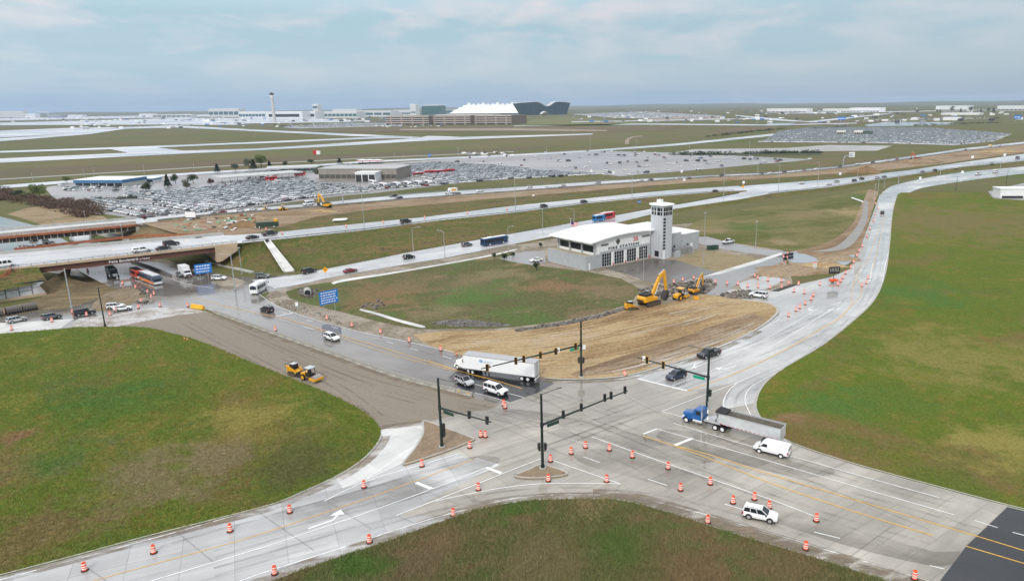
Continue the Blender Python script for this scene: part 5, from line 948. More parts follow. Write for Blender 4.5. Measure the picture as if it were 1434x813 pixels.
rows([(805,160),(900,156.5),(1005,162),(1000,167),(860,164)], (805,160), (1000,160), 6, [40], .5, '', z=.5); REST += ALLC; ALLC = []
rows([(1200,168),(1380,164),(1390,167),(1210,171)], (1200,168), (1380,166), 6, [40], .6, '', z=.5); REST += ALLC
cols_ = ['white','silver','grey','black','navy','red','olive']; b = MB()
for D, pos, hd, k, c, where in REST:
    ca, sa = math.cos(hd), math.sin(hd); R2 = lambda x, y, z: (pos.x+ca*x-sa*y, pos.y+sa*x+ca*y, pos.z+z)
    tall = .25 if k in ('big_suv','van','pickup','suv') else 0; mi = cols_.index(c)
    B1 = [(-2.25,-.9),(2.25,-.85),(2.25,.85),(-2.25,.9)]; B2 = [(-1.9,-.82),(1.0,-.82),(1.0,.82),(-1.9,.82)]; B3 = [(-1.75,-.76),(.45,-.76),(.45,.76),(-1.75,.76)]
    vs = [R2(x,y,.3) for x, y in B1]+[R2(x,y,.95+tall*.4) for x, y in B1]+[R2(x,y,.96+tall*.4) for x, y in B2]+[R2(x,y,1.45+tall) for x, y in B3]
    b.add(vs, [(0,1,5,4),(1,2,6,5),(2,3,7,6),(3,0,4,7),(4,5,6,7)], mi); n0 = len(b.v)-16; b.f += [tuple(n0+i for i in f) for f in ((8,9,13,12),(9,10,14,13),(10,11,15,14),(11,8,12,15))]; b.m += [7]*4; b.f.append(tuple(n0+i for i in (12,13,14,15))); b.m.append(mi)
o = b.build('packed_cars', [M('paint_'+c, COLS[c], .3, coat=.4) for c in cols_]+[MATS['parked_glass_painted_sky']]); o['kind'] = 'stuff'; tag(o, 'thousands of further cars packed in the distant car parks')
for i, (x, y, c) in enumerate(SP):
    k = ['sedan','suv','big_suv'][i % 3]; nm = {'sedan':'saloon','suv':'crossover','big_suv':'large SUV'}[k]
    side = 'left' if x < 850 else ('middle' if x < 980 else 'right'); dep = 'far' if y < 222 else ('centre' if y < 232 else 'near')
    parked(k, c, P(x,y,.1), random.choice([.3,3.4,2.0,-1.2])+random.gauss(0,.15), f'{c} {nm} alone on the {dep} {side} part of the half empty car park', 'single cars in the half empty car park')
# ------------------------------------------------------------------ buses, trucks
def wheels(o, xs_, hw, R, rim=STEELW, zz=0.0, T=None, dual=.0):
    for x in xs_:
        for s_ in (-1, 1):
            t = MB().tube((x,s_*(hw-.55 if dual else hw-.3),R),(x,s_*hw,R),R,R,18).build('wheel', BLACK, o, smooth=40); r = MB().lathe([(0,.02),(R*.3,.04),(R*.34,-.02),(R*.6,-.03),(R*.62,.0)],14).build('rim', rim, t)
            r.location = (x,s_*(hw+.012),R); r.rotation_euler = (math.radians(-90*s_),0,0)
            if T is not None: t.rotation_euler = (0,0,T)
def bus(name, L, W, H, low, upper, roofc, label, pos, hd, cat='bus', front=None, band=None, z0=.35):
    o = empty(name, pos, hd); tag(o, label, cat); hw = W/2
    rr = lambda x, a, zb, zt: [(x,-hw*a,zb),(x,-hw*a,zt-.18),(x,-hw*a*.9,zt),(x,hw*a*.9,zt),(x,hw*a,zt-.18),(x,hw*a,zb)]
    MB().loft([rr(-L/2,.96,z0,H-.05),rr(-L/2+.15,1,z0,H),rr(L/2-.3,1,z0,H),rr(L/2,.94,z0+.05,H-.25)]).build('body', upper, o, smooth=30)
    if low is not upper: MB().box(-L/2-.015,L/2-.28,-hw-.015,hw+.015,z0,z0+.85).build('lower_panel', low, o)
    MB().box(-L/2+.3,L/2-.5,-hw*.82,hw*.82,H-.01,H+.06).build('roof', roofc, o); MB().box(-L/4,-L/4+2,-.7,.7,H+.05,H+.28).build('air_conditioner', roofc, o)
    b = MB(); n = int((L-1.6)/1.35)
    for s_ in (-1, 1):
        for i in range(n): b.box(-L/2+.5+i*1.35, -L/2+1.72+i*1.35, s_*(hw+.01)-.012, s_*(hw+.01)+.012, z0+1.0, H-.55)
    b.build('side_window', GLASS, o)
    MB().loft([[(L/2-.06,-hw*.86,z0+.85),(L/2+.02,-hw*.86,z0+.85),(L/2-.02,-hw*.86,H-.4),(L/2-.1,-hw*.86,H-.4)],[(L/2-.06,hw*.86,z0+.85),(L/2+.02,hw*.86,z0+.85),(L/2-.02,hw*.86,H-.4),(L/2-.1,hw*.86,H-.4)]]).build('windscreen', GLASS, o)
    MB().box(-L/2-.02,-L/2+.02,-hw*.8,hw*.8,z0+1.1,H-.6).build('rear_window', GLASS, o)
    MB().box(L/2-.3,L/2+.03,-hw*.95,hw*.95,z0-.02,z0+.7).build('bumper', front or low, o)
    for s_ in (-1,1): MB().box(L/2-.02,L/2+.05,s_*hw*.72-.18,s_*hw*.72+.18,z0+.35,z0+.6).build('headlight', HEADL, o); MB().box(L/2+.05,L/2+.25,s_*(hw+.15)-.1,s_*(hw+.15)+.1,H-1.2,H-.7).build('mirror', TRIM, o)
    wheels(o, (-L*.26, L*.30), hw+.02, .5); return o
BLU = M('bus_navy', (.015,.035,.09), .3, coat=.4); BUSO = M('bus_orange', (.80,.20,.03), .3, coat=.4); BUSW = M('bus_white', (.8,.8,.8), .3, coat=.4); BUSR = M('bus_red', (.55,.02,.03), .3, coat=.4); BUSB = M('bus_blue', (.02,.16,.42), .3, coat=.4); ordn_bus = ['first','second','third','fourth','fifth','sixth','seventh']; CREAM = M('bus_cream', (.75,.5,.25), .3)
c_, h_ = at((692.5,342),(730,335.5),.18); bus('coach', 12.2,2.55,3.1,BLU,M('bus_deep_blue', (.01,.05,.14), .3, coat=.4),BUSW,'long dark blue bus with white roof climbing the ramp',c_,h_)
c_, h_ = at((211.5,395),(228,401.5)); o = bus('city_bus', 12.2,2.6,3.1,BUSO,M('bus_grey_blue', (.10,.12,.17), .3, coat=.4),BUSW,'city bus with orange lower body, dark upper body and white roof',c_,h_,front=BUSW)
c_, h_ = at((192.5,388),(206,394)); bus('shuttle_bus', 7.4,2.4,2.95,M('bus_scarlet', (.62,.06,.02), .3, coat=.4),M('bus_scarlet2', (.60,.055,.02), .3, coat=.4),TRIM,'orange red shuttle bus following the city bus',c_,h_,front=BUSW)
c_, h_ = at((363,408),(385,396)); o = bus('shuttle_bus', 7.2,2.4,3.0,BUSW,BUSW,BUSW,'white shuttle bus seen from behind turning onto the ramp',c_,h_); MB().box(-3.64,-3.6,-.6,.6,2.1,2.6).build('rear_sign', BLU, o)
hwy_b = lambda x, y, dx=30: (P(x,y,.5), math.atan2((P(x+dx,y-.165*dx,.5)-P(x,y,.5)).y, (P(x+dx,y-.165*dx,.5)-P(x,y,.5)).x))
c_, h_ = hwy_b(850,306.5); o = bus('shuttle_bus', 9,2.5,3.2,BUSR,BUSR,BUSW,'red shuttle bus on the ramp behind the fire station flag',c_,h_)
c_, h_ = hwy_b(838.5,309.5); bus('shuttle_bus', 6.5,2.4,3.0,BUSB,BUSB,BUSW,'blue and white shuttle bus close behind the red one',c_,h_)
def box_truck(label, pos, hd, boxmat, cabcol, panel=None, L=7.4, name='box_truck'):
    o = empty(name, pos, hd); tag(o, label, 'truck'); MB().box(-L/2,L/2-2.3,-1.22,1.22,1.0,3.5).build('cargo_box', boxmat, o, bevel=.04)
    MB().loft([[(x,-1.05,.5),(x,-1.05,z),(x,1.05,z),(x,1.05,.5)] for x, z in ((L/2-2.2,2.4),(L/2-1.3,2.4),(L/2-.7,1.45),(L/2,1.3))]).build('cab', cabcol, o, smooth=25, bevel=.05)
    MB().add([(L/2-1.24,-.92,2.3),(L/2-1.24,.92,2.3),(L/2-.70,.95,1.5),(L/2-.70,-.95,1.5)],[(0,1,2,3)]).box(L/2-2.0,L/2-1.3,-1.07,1.07,1.55,2.25).build('windows', GLASS, o)
    MB().box(-L/2,L/2-.3,-.8,.8,.6,1.0).build('chassis', DKST, o); MB().box(L/2-.05,L/2+.04,-.8,.8,.6,1.1).build('grille', TRIM, o)
    if panel: MB().box(-L/2+.8,L/2-3.2,-1.235,1.235,1.8,3.0).build('side_panel', panel, o)
    wheels(o, (-L/2+1.5, L/2-.9), 1.15, .46); return o
c_, h_ = at((260,386),(274,394)); box_truck('white box truck waiting in the queue under the near bridge', c_, h_, WHITE, BUSW)
o = hwy('sedan','white',632,271.5,zC,'x',rev=True); P0, H0 = o.location.copy(), o.rotation_euler.z
for ch in list(o.children_recursive)+[o]: bpy.data.objects.remove(ch)
box_truck('white box truck with a yellow side panel on the distant highway', P0, H0, WHITE, BUSW, M('panel_yellow', (.8,.4,.02), .4))
box_truck('pale yellow box truck far along the distant highway at right', P(1386,207,1.25), H0, M('truck_cream', (.7,.5,.2), .5), BUSW)
for i, (x, y, q) in enumerate(((571,244.5,0),(586,246.5,0),(602,244,0),(616,243,0),(630,242,0),(380,252.5,0),(420,246,1))):
    c_, h_ = at((x,y),(x+20,y-(1.5 if i else 4)),.1); bus('shuttle_bus', 8.5,2.5,3.1,BUSR,BUSR,BUSW if i % 2 else BUSR, ordn_bus[i]+' red shuttle bus from the left in the rental lots', c_, h_)
for i, (x, y) in enumerate(((522,258),(537,262),(556,261),(571,260),(586,259),(600,258.5))):
    c_, h_ = at((x,y),(x+20,y+3),.1); bus('shuttle_bus', 8,2.4,3.0,BUSW,BUSW,BUSW, ordn_bus[i]+' white shuttle bus in the row before the brown rental building', c_, h_)
# dark dump truck under the bridge
c_, h_ = at((158,387),(168,394)); o = empty('dump_truck', c_, h_); tag(o, 'dark green dump truck coming out from under the near bridge', 'truck'); DG = M('truck_dark_green', (.018,.028,.022), .4, coat=.3)
MB().loft([[(x,-1.2,z0),(x,-1.25,3.1),(x,1.25,3.1),(x,1.2,z0)] for x, z0 in ((-4.2,1.5),(-3.9,1.2),(1.2,1.2))]).build('dump_body', DG, o); MB().box(-4,1.1,-1.1,1.1,3.1,3.16).build('tarp', BLACK, o)
MB().box(1.35,2.9,-1.15,1.15,.8,3.0).build('cab', DG, o, bevel=.08); MB().loft([[(x,-.9*k,.8),(x,-.9*k,z),(x,.9*k,z),(x,.9*k,.8)] for x, z, k in ((2.9,2.0,1.05),(4.3,1.8,.9))]).build('bonnet', DG, o, bevel=.05); MB().box(2.88,2.93,-1.0,1.0,2.05,2.8).box(1.7,2.6,-1.17,1.17,2.0,2.8).build('windows', GLASS, o); MB().box(-4,4,-.6,.6,.6,1.1).build('chassis', BLACK, o); MB().box(4.28,4.36,-.7,.7,.8,1.7).build('grille', CHROME, o); wheels(o, (-3,-1.7,3.4), 1.2, .52, GALV)
# ------------------------------------------------------------------ white articulated lorry, cab turned to the right
r1, f1 = P(735,533.5,.02), P(661,523.7,.02); d = (f1-r1).normalized(); lft = Vector((-d.y,d.x,0)); hd = math.atan2(d.y,d.x); f2 = P(643,517.6,.02); dt = (f2-f1).normalized(); ht = math.atan2(dt.y,dt.x)-hd
o = empty('articulated_lorry', f1+(-lft)*1.25, hd); tag(o, 'white articulated lorry with a long white box trailer turning off the junction', 'truck')
TW = M('trailer_white', (.88,.88,.87), .4, var=.03, vs=.5); XR = (f1-r1).length
rear = -XR-2.2; frt = 1.9
MB().box(rear,frt,-1.3,1.3,1.15,4.1).build('trailer_box', TW, o, bevel=.05)
b = MB().box(rear-.03,frt+.02,-1.33,1.33,1.08,1.22).box(rear-.03,frt+.02,-1.325,1.325,4.0,4.12); b.build('trailer_rail', M('trailer_alu', (.5,.5,.5), .4, .6), o)
MB().box(rear-.04,rear-.005,-.04,.04,1.25,4.0).box(rear-.05,rear-.01,-1.2,-1.12,1.25,4.0).box(rear-.05,rear-.01,1.12,1.2,1.25,4.0).box(rear-.06,rear-.01,-.5,-.44,1.3,3.95).box(rear-.06,rear-.01,.44,.5,1.3,3.95).build('rear_door', M('door_gap', (.3,.3,.3), .5), o)
MB().box(rear-.1,rear+.1,-1.25,1.25,.45,.6).box(rear,rear+.1,-.8,-.7,.5,1.1).box(rear,rear+.1,.7,.8,.5,1.1).build('underrun_bar', WHITE, o)
b = MB().lathe([(0,0),(.42,.0),(.42,.02),(0,.02)],20); b.v = [(x-1.0+frt*.0-1.2, 1.312+z*.5, 3.2+y*.8) for x, y, z in b.v]
b.box(-4.9,-2.0,1.305,1.318,3.1,3.22).box(-4.6,-1.9,1.305,1.318,2.9,2.95); b.build('side_logo', M('pale_blue_ink', (.25,.42,.65), .5), o)
MB().box(rear+.5,frt-4,-.5,.5,.85,1.1).box(-3.0,-2.8,-.9,-.7,.15,1.1).box(-3.0,-2.8,.7,.9,.15,1.1).build('chassis', DKST, o)
wheels(o, (-XR-.65,-XR+.65), 1.28, .52, STEELW, dual=1)
def tractor(o, T, cabm, sleeper=0.0, nose=1.0, stack=True, wb=4.4):
    rot = lambda q: (setattr(q, 'rotation_euler', (0,0,T)), q)[1]
    rot(MB().box(-1.9,wb-.4,-.45,.45,.65,1.0).build('tractor_chassis', DKST, o))
    cx0 = wb-2.9-sleeper; rot(MB().loft([[(x,-1.15,.9),(x,-1.15,z-.2),(x,-1.0,z),(x,1.0,z),(x,1.15,z-.2),(x,1.15,.9)] for x, z in ((cx0,2.9),(cx0+.3,3.0),(wb-1.5,2.95),(wb-1.2,2.15))]).build('cab', cabm, o, smooth=30))
    rot(MB().loft([[(x,-hw_,.85),(x,-hw_,z-.2),(x,-hw_*.75,z),(x,hw_*.75,z),(x,hw_,z-.2),(x,hw_,.85)] for x, z, hw_ in ((wb-1.25,2.15,1.0),(wb-.2,2.0,.9),(wb+.75,1.8,.8),(wb+.85,1.65,.72))]).build('bonnet', cabm, o, smooth=30))
    for s_ in (-1, 1): rot(MB().loft([[(wb+math.cos(a)*.68,s_*.75,.55+math.sin(a)*.68),(wb+math.cos(a)*.68,s_*1.2,.55+math.sin(a)*.68),(wb+math.cos(a)*.60,s_*1.2,.55+math.sin(a)*.60),(wb+math.cos(a)*.60,s_*.75,.55+math.sin(a)*.60)] for a in [math.pi*i/10 for i in range(11)]]).build('front_fender', cabm, o, smooth=40))
    g_ = MB().box(wb-2.6,wb-1.75,-1.165,1.165,1.95,2.7); g_.add([(wb-1.44,-.98,2.85),(wb-1.44,.98,2.85),(wb-1.17,1.0,2.2),(wb-1.17,-1.0,2.2)],[(0,1,2,3)]); rot(g_.build('windows', GLASS, o))
    rot(MB().box(wb+.84,wb+.92,-.6,.6,.85,1.6).build('grille', CHROME, o)); rot(MB().box(wb+.7,wb+1.0,-1.2,1.2,.45,.8).build('bumper', CHROME if cabm is not TW else TW, o, bevel=.04))
    for s_ in (-1, 1):
        rot(MB().tube((cx0-.1,s_*1.0,.75),(cx0+1.6,s_*1.0,.75),.32,.32,12).build('fuel_tank', CHROME, o, smooth=40)); rot(MB().box(wb+.45,wb+.8,s_*.95-.14,s_*.95+.14,1.0,1.25).build('headlight', HEADL, o))
        if stack: rot(MB().tube((cx0-.05,s_*1.18,1.0),(cx0-.05,s_*1.18,3.9),.09,.09,8).tube((cx0-.05,s_*1.18,1.6),(cx0-.05,s_*1.18,2.6),.13,.13,8).build('exhaust_stack', CHROME, o))
    rot(MB().box(-.6,.6,-.5,.5,1.0,1.12).build('fifth_wheel', BLACK, o))
    wheels(o, (-.65,.65), 1.22, .52, STEELW, T=T, dual=1); wheels(o, (wb,), 1.18, .52, STEELW, T=T)
    for q in o.children:      # wheels are rotated about the kingpin with their rims
        pass
tractor(o, ht, TW, stack=False, wb=4.2)
# ------------------------------------------------------------------ blue tractor with silver end-dump trailer
fr, dr = P(960.5,591.5,.02), P(1006,603.8,.02); d = (fr-dr).normalized(); lft = Vector((-d.y,d.x,0)); hd = math.atan2(d.y,d.x); wb = (fr-dr).length
o = empty('articulated_lorry', dr-lft*1.22, hd); tag(o, 'blue long nosed tractor pulling a silver open dump trailer', 'truck')
BP = M('tractor_blue', (.008,.10,.32), .28, coat=.5); tractor(o, 0, BP, wb=wb, stack=True)
MB().box(-.2,wb-3.2,-1.05,1.05,1.1,1.35).box(.9,2.0,-.8,.8,1.3,1.75).build('deck_plate', M('deck_silver', (.6,.6,.6), .35, .6), o, bevel=.05)
pr = P(1099.6,619.5,.02); LT = (pr-dr).length; SIL = M('trailer_silver', (.66,.68,.69), .35, .25, var=.12, vs=.6); INS = M('dirty_steel', (.22,.20,.17), .6, .3, var=.2)
x0, x1 = -LT+.4, .1; b = MB(); zt, zb = 3.25, 1.55
b.loft([[(x,-1.25,z1),(x,-1.3,zt),(x,-1.22,zt),(x,-1.15,z1+.1),(x,1.15,z1+.1),(x,1.22,zt),(x,1.3,zt),(x,1.25,z1)] for x, z1 in ((x0,1.25),(x1-1,1.45),(x1,1.75))]); b.build('dump_body', SIL, o)
MB().box(x0-.04,x0+.04,-1.28,1.28,1.25,3.2).build('tailgate', SIL, o); MB().loft([[(x1-.1,-1.25,1.75),(x1-.1,1.25,1.75),(x1+.05,1.25,1.75),(x1+.05,-1.25,1.75)],[(x1+.6,-1.25,3.25),(x1+.6,1.25,3.25),(x1+.7,1.25,3.25),(x1+.7,-1.25,3.25)]]).build('front_bulkhead', SIL, o)
MB().box(x0+.05,x1-.2,-1.14,1.14,1.62,1.66).box(x0+.05,x1,-1.21,-1.17,1.7,3.1).box(x0+.05,x1,1.17,1.21,1.7,3.1).build('lining', INS, o)
b = MB().box(x0-.05,x1+.65,-1.36,-1.2,3.2,3.32).box(x0-.05,x1+.65,1.2,1.36,3.2,3.32); b.build('top_rail', M('rail_bright', (.6,.6,.6), .35, .7), o)
MB().loft([[(x1-1.2,-1.25,3.32),(x1-1.2,1.25,3.32)][::1]+[(x1-1.2,1.1,3.5),(x1-1.2,-1.1,3.5)],[(x1+.6,-1.25,3.32),(x1+.6,1.25,3.32),(x1+.6,1.1,3.65),(x1+.6,-1.1,3.65)]]).build('rolled_tarp', BLACK, o)
b = MB()
for i in range(14): b.box(x0+.5+i*(x1-x0-1)/13-.16, x0+.5+i*(x1-x0-1)/13+.16, -1.29, 1.29, 1.42, 1.5)
b.build('reflector', REDP, o); MB().box(x0+.3,x1-.5,-.45,.45,.95,1.4).build('trailer_chassis', DKST, o)
b = MB(); arc = [(x1+.3,1.0*math.cos(a)*1.0,2.2+1.3*math.sin(a)) for a in [math.pi*i/12 for i in range(13)]]; b.path([(p[0]+.7,p[1],p[2]) for p in arc],.04); b.build('tarp_bow', M('hoop_tan', (.45,.40,.3), .5), o)
wheels(o, (x0+1.2,x0+2.5), 1.25, .52, STEELW, dual=1)
# ================================================================== traffic drums and cones
DR = None
def make_drum():
    o = empty('traffic_drum'); MB().lathe([(.40,0),(.42,.05),(.36,.10),(.30,.10)],18).build('base', BLACK, o, smooth=40)
    MB().lathe([(.29,.08),(.285,.40),(.265,.42),(.26,.72),(.235,.74),(.23,1.02),(.20,1.06),(.06,1.07)],18).build('barrel', ORANGE, o, smooth=50)
    for z0, z1, r0, r1 in ((.26,.385,.290,.288),(.50,.62,.268,.265),(.80,.92,.240,.237)): MB().lathe([(r0+.003,z0),(r1+.003,z1)],18).build('band', REFLW, o, smooth=60)
    MB().box(-.13,.13,-.03,.03,1.06,1.15).build('handle', ORANGE, o); return o
def ordn(i): return ['first','second','third','fourth','fifth','sixth','seventh','eighth','ninth','tenth','eleventh','twelfth','thirteenth','fourteenth','fifteenth','sixteenth','seventeenth','eighteenth','nineteenth','twentieth'][i]
def drums(pts, where, zf=None, labels=None, tilt=None):
    global DR
    for i, (x, y) in enumerate(pts):
        if DR is None: DR = make_drum(); o = DR
        else: o = copy_tree(DR)
        o.location = P(x, y, zf(x) if zf else .03); o.rotation_euler = (0,0,random.random()*6)
        s_ = 1.06; o.scale = (s_,s_,s_)
        if tilt and i == tilt[0]: o.rotation_euler = (0, tilt[1], 0)
        tag(o, labels[i] if labels else f'{ordn(i)} orange and white drum {where}', 'traffic drum', 'orange and white traffic drums')
zk = lambda x: .04
drums([(119,798),(215.5,773.5),(322.5,743.5),(406,717),(510,682),(591,652.5),(658,626.5)], 'from the left along the upper kerb of the pale road')
drums([(385,803),(517.5,759),(635,721.5),(670,685.5)], 'from the left in the row along the lower lawn')
drums([(673.6,611),(680,611.5)], '', labels=['left drum of the touching pair beside the triangular dirt island','right drum of the touching pair beside the triangular dirt island'])
drums([(705.5,567.5),(707.5,571)], '', labels=['rear drum of the overlapping pair below the large white SUV','front drum of the overlapping pair below the large white SUV'])
drums([(768,673),(849.5,674)], '', labels=['orange drum standing in front of the small kerbed island','orange drum at the tip of the white gore lines'])
drums([(771,645.5),(800,635),(820,626.5),(853.5,630),(885.6,640),(935.6,656),(994.6,677.5),(1056.4,699),(1077,711),(1143,729)], 'from the left in the arc ending at the white crossover')
drums([(953,686),(1026.5,704)], 'from the left in the pair left of the white crossover'); drums([(991,731.5),(1128,768.5),(1280.5,810)], 'from the left along the bottom lawn at right')
drums([(876,525.5)], '', labels=['tilted orange drum leaning at the kerb of the graded dirt'], tilt=(0,-.3))
drums([(458,447),(493,457),(533,466.5),(573.4,478),(617.4,490.5)], 'from the left on the gravel edge of the street'); drums([(386,463)], '', labels=['single drum on the graded strip behind the concrete barriers'])
drums([(16.6,462),(73,450.5),(121.6,442),(162.6,436),(198,423),(207,410)], 'from the left along the near side of the cross street'); drums([(102,438.5),(154.5,441.5),(194,431.5),(224.4,429),(263.3,429)], 'from the left by the rubble near the yellow barrier')
drums([(172,398),(190,403.5),(212,417),(216,412.5)], 'from the left in the row leading to the city bus'); drums([(123,380)], '', labels=['single drum on the wet street just under the near bridge'])
drums([(25,336.5),(34,347)], 'from the left on the street between the two bridges')
drums([(373,322.5),(395,327.5),(485,317.5),(536.5,312),(594.8,305.5),(654.5,299),(710,293.5)], 'from the left on the far edge of the main highway', zA)
C2 = lambda L: [(1020+a/6.518, 340+(c+12)/6.518) for a, c in L]
drums([(943.5,396),(956,393),(971.5,390.5),(1002,396),(1018,398)], 'from the left at the edge of the fire station driveway')
drums(C2([(85,370),(175,390),(270,395),(380,405),(485,400),(598,435),(692,450),(775,475),(755,510),(700,550),(652,585),(617,610),(548,660)]), 'from the left in the row curving round the dirt-tip SUV')
drums(C2([(240,298),(267,318),(360,335),(483,345),(550,365),(640,370),(835,375)]), 'from the left in the far row before the brown mound')
drums(C2([(1000,375),(1023,345),(1043,312),(1070,270),(1115,220),(1143,172),(1172,112),(1192,68),(1222,25)])+[(1214,332),(1218,321),(1223.4,310),(1226,301),(1229.7,293),(1226,286),(1225,280)], 'from the message board up the curved road')
drums(C2([(1218,385),(1258,360),(1275,315)]), 'from the front on the median of the curved road')
drums(C2([(503,125),(535,135),(540,95)]), 'beside the black pipes at the driveway bend')
cone = None
for i, (x, y, lab) in enumerate([(639.5,497,'red traffic cone beside the street ahead of the white lorry')]+[(1020+a/6.518, 340+(c+8)/6.518, ordn(k)+' small cone along the black trench edge') for k, (a, c) in enumerate([(295,265),(337,240),(392,225),(447,205),(490,180),(523,170)])]+[(258.5,475.5,'left small cone lying by the corner of the upper left lawn'),(262.5,476.5,'right small cone lying by the corner of the upper left lawn')]):
    if cone is None:
        cone = empty('traffic_cone'); MB().box(-.22,.22,-.22,.22,0,.05).build('base', BLACK, cone); MB().lathe([(.17,.05),(.11,.35),(.05,.78),(.0,.79)],14).build('cone_body', ORANGE, cone, smooth=40); MB().lathe([(.116,.36),(.088,.52)],14).build('band', REFLW, cone); o = cone
    else: o = copy_tree(cone)
    o.location = P(x,y,.04); tag(o, lab, 'traffic cone', 'small orange cones')
# ================================================================== signal masts
def head(o, pos, face, back, rot=0.0):
    d = Vector((math.cos(face), math.sin(face), 0)); k = Vector((-d.y,d.x,0)); b = MB(); b.obox(pos+d*.0, d, k, .30, .42, pos.z-.64, pos.z+.64)
    for j in range(3):
        z = pos.z+.36-j*.36; c = pos+d*.2; b.obox(c+Vector((0,0,0)), d, k, .22, .3, z+.13, z+.16); b.obox(c-k*.15, d, k, .22, .02, z-.02, z+.14); b.obox(c+k*.15, d, k, .22, .02, z-.02, z+.14)
    h = b.build('signal_head', M('signal_black', (.012,.013,.013), .45), o)
    if back: MB().obox(pos-d*.02, d, k, .04, .62, pos.z-.72, pos.z+.72, 0).build('backplate', M('signal_black', (.012,.013,.013)), h); q = MB(); 
    if back:
        for a, c in ((-.31,.31),): 
            for s_ in (-1,1): q.obox(pos-d*.0+k*s_*.29, d, k, .05, .05, pos.z-.74, pos.z+.74); q.obox(pos, d, k, .05, .62, pos.z+s_*.71-.03, pos.z+s_*.71+.03)
        q.build('border', M('signal_yellow', (.8,.45,.02), .5), h)
    for j, m_ in enumerate(('lens_red','lens_amber','lens_green')):
        c = pos+d*.145; b = MB(); b.tube(c+Vector((0,0,.36-j*.36)), c+d*.02+Vector((0,0,.36-j*.36)), .12, .12, 12); b.build('lens', M(m_, ((.10,.008,.008),(.12,.06,.0),(.0,.07,.05))[j], .25), h)
def plate(o, pos, d, w_, h_, mt, name='sign', lines=0, lm=None):      # upright plate whose width runs along d
    d = Vector(d).normalized(); n = Vector((d.y,-d.x,0)); b = MB(); b.obox(pos, d, n, w_, .05, pos.z-h_/2, pos.z+h_/2); s_ = b.build(name, mt, o)
    if lines:
        q = MB(); rnd = random.Random(int(w_*100)+lines)
        for j in range(lines):
            z = pos.z+h_*(.5-(j+.75)/(lines+.5)); u = -w_*.42; hh = h_/(lines+1)*.45
            while u < w_*.36:
                L = rnd.uniform(.05,.16)*w_; q.obox(pos+d*(u+L/2)+n*.03, d, n, min(L, w_*.44-u), .02, z-hh/2, z+hh/2); u += L+w_*.035
        q.build('legend', lm or SIGNW, s_)
    return s_
def mast(base, top, att, tip, heads, label, face, lum=None, green=None, whites=(), sides=(), backs=False):
    B0 = P(*base, .05); H1 = PZ(*top, B0); za = PZ(*att, B0); A = Vector((B0.x,B0.y,za)); T = P(*tip, za+.5); o = empty('signal_mast', B0); tag(o, label, 'traffic signal', 'green black signal masts at the junction')
    L = lambda v: v-B0
    MB().tube((0,0,0),(0,0,.9),.34,.34,12).box(-.45,.45,-.45,.45,-.05,.14).build('base', CONC, o) if False else MB().lathe([(.55,-.05),(.55,.18),(.0,.18)],14).build('footing', CONC, o)
    MB().tube((0,0,.15),(0,0,H1),.25,.17,12).tube((0,0,.15),(0,0,.5),.33,.3,12).tube((0,0,H1),(0,0,H1+.06),.17,.17,12).build('pole', GREENP, o, smooth=40); MB().tube(L(A),L(T),.19,.10,10).tube(L(A)-Vector((0,0,.35)),L(A)+Vector((0,0,.35)),.26,.26,10).build('arm', GREENP, o, smooth=40)
    for x in heads:
        f_ = (x[0]-att[0])/(tip[0]-att[0]); c = A.lerp(T, f_); fd = Vector((math.cos(face), math.sin(face), 0)); head(o, L(c)+fd*.2+Vector((0,0,x[1])), face, backs)
    for w_, dz in whites: c = A.lerp(T, (w_-att[0])/(tip[0]-att[0])); plate(o, L(c)+Vector((0,0,dz)), Vector((-math.sin(face), math.cos(face), 0)), .75, .95, SIGNW, 'regulatory_sign')
    if green: c = A.lerp(T, (green-att[0])/(tip[0]-att[0])); plate(o, L(c)+Vector((0,0,-.55)), (T-A), 2.3, .55, SIGNG if backs else M('sign_back_green', (.015,.05,.035), .5), 'street_name_sign', 1 if backs else 0)
    for dz, ang in sides:
        head(o, Vector((.42*math.cos(ang), .42*math.sin(ang), dz)), ang, False)
    if lum: e = P(*lum, H1+.3) ; MB().path([Vector((0,0,H1-.1)), L(e)],.05,6).build('lamp_arm', GREENP, o); d = L(e).normalized(); MB().obox(L(e)+d*.2, Vector((d.x,d.y,0)).normalized(), Vector((-d.y,d.x,0)).normalized(), .75,.32,L(e).z-.06,L(e).z+.06).build('lamp_head', M('lamp_grey', (.12,.12,.12), .4), o)
    return o
up_ang = lambda p, q: (lambda d: math.atan2(d.y, d.x))(P(*q)-P(*p))
f_away = up_ang((760,655),(700,560)); f_cam = up_ang((815,527),(850,640))
mast((760,655),(757,552),(758.5,594.5),(878.6,546.7),[(787,.2),(811.6,.2),(845.2,.25),(854.5,.2),(875.6,.2)],'front signal mast on the small kerbed island, long arm with five heads',f_away,lum=(782.6,543),green=773,sides=((3.6,0),(3.6,math.pi)))
mast((619,625),(614,529.5),(616.5,570.5),(687.6,590.6),[(657,.1),(681,.0)],'signal mast on the triangular dirt island, short arm with two heads',up_ang((619,625),(760,560)),lum=(637.6,535),green=629,sides=((3.4,.5),(2.4,0)))
mast((814,527),(812,450),(813,482.7),(674,516),[(681.5,0),(719,0),(729.7,0),(753,0),(775,0),(804.5,.1)],'signal mast by the graded dirt, arm reaching over the white lorry',f_cam,lum=(793,454),green=803,whites=((685.5,.1),(778,.1),(817,-.6)),sides=((3.6,0),(3.6,math.pi)),backs=True)
mast((989.5,582),(992,490),(989.8,527.6),(892,500),[(907,.1),(930,.0)],'signal mast behind the blue tractor, arm over the dark blue crossover',up_ang((900,530),(840,600)),lum=(967,484),green=978,whites=((903,.2),),sides=((4.4,0),),backs=True)
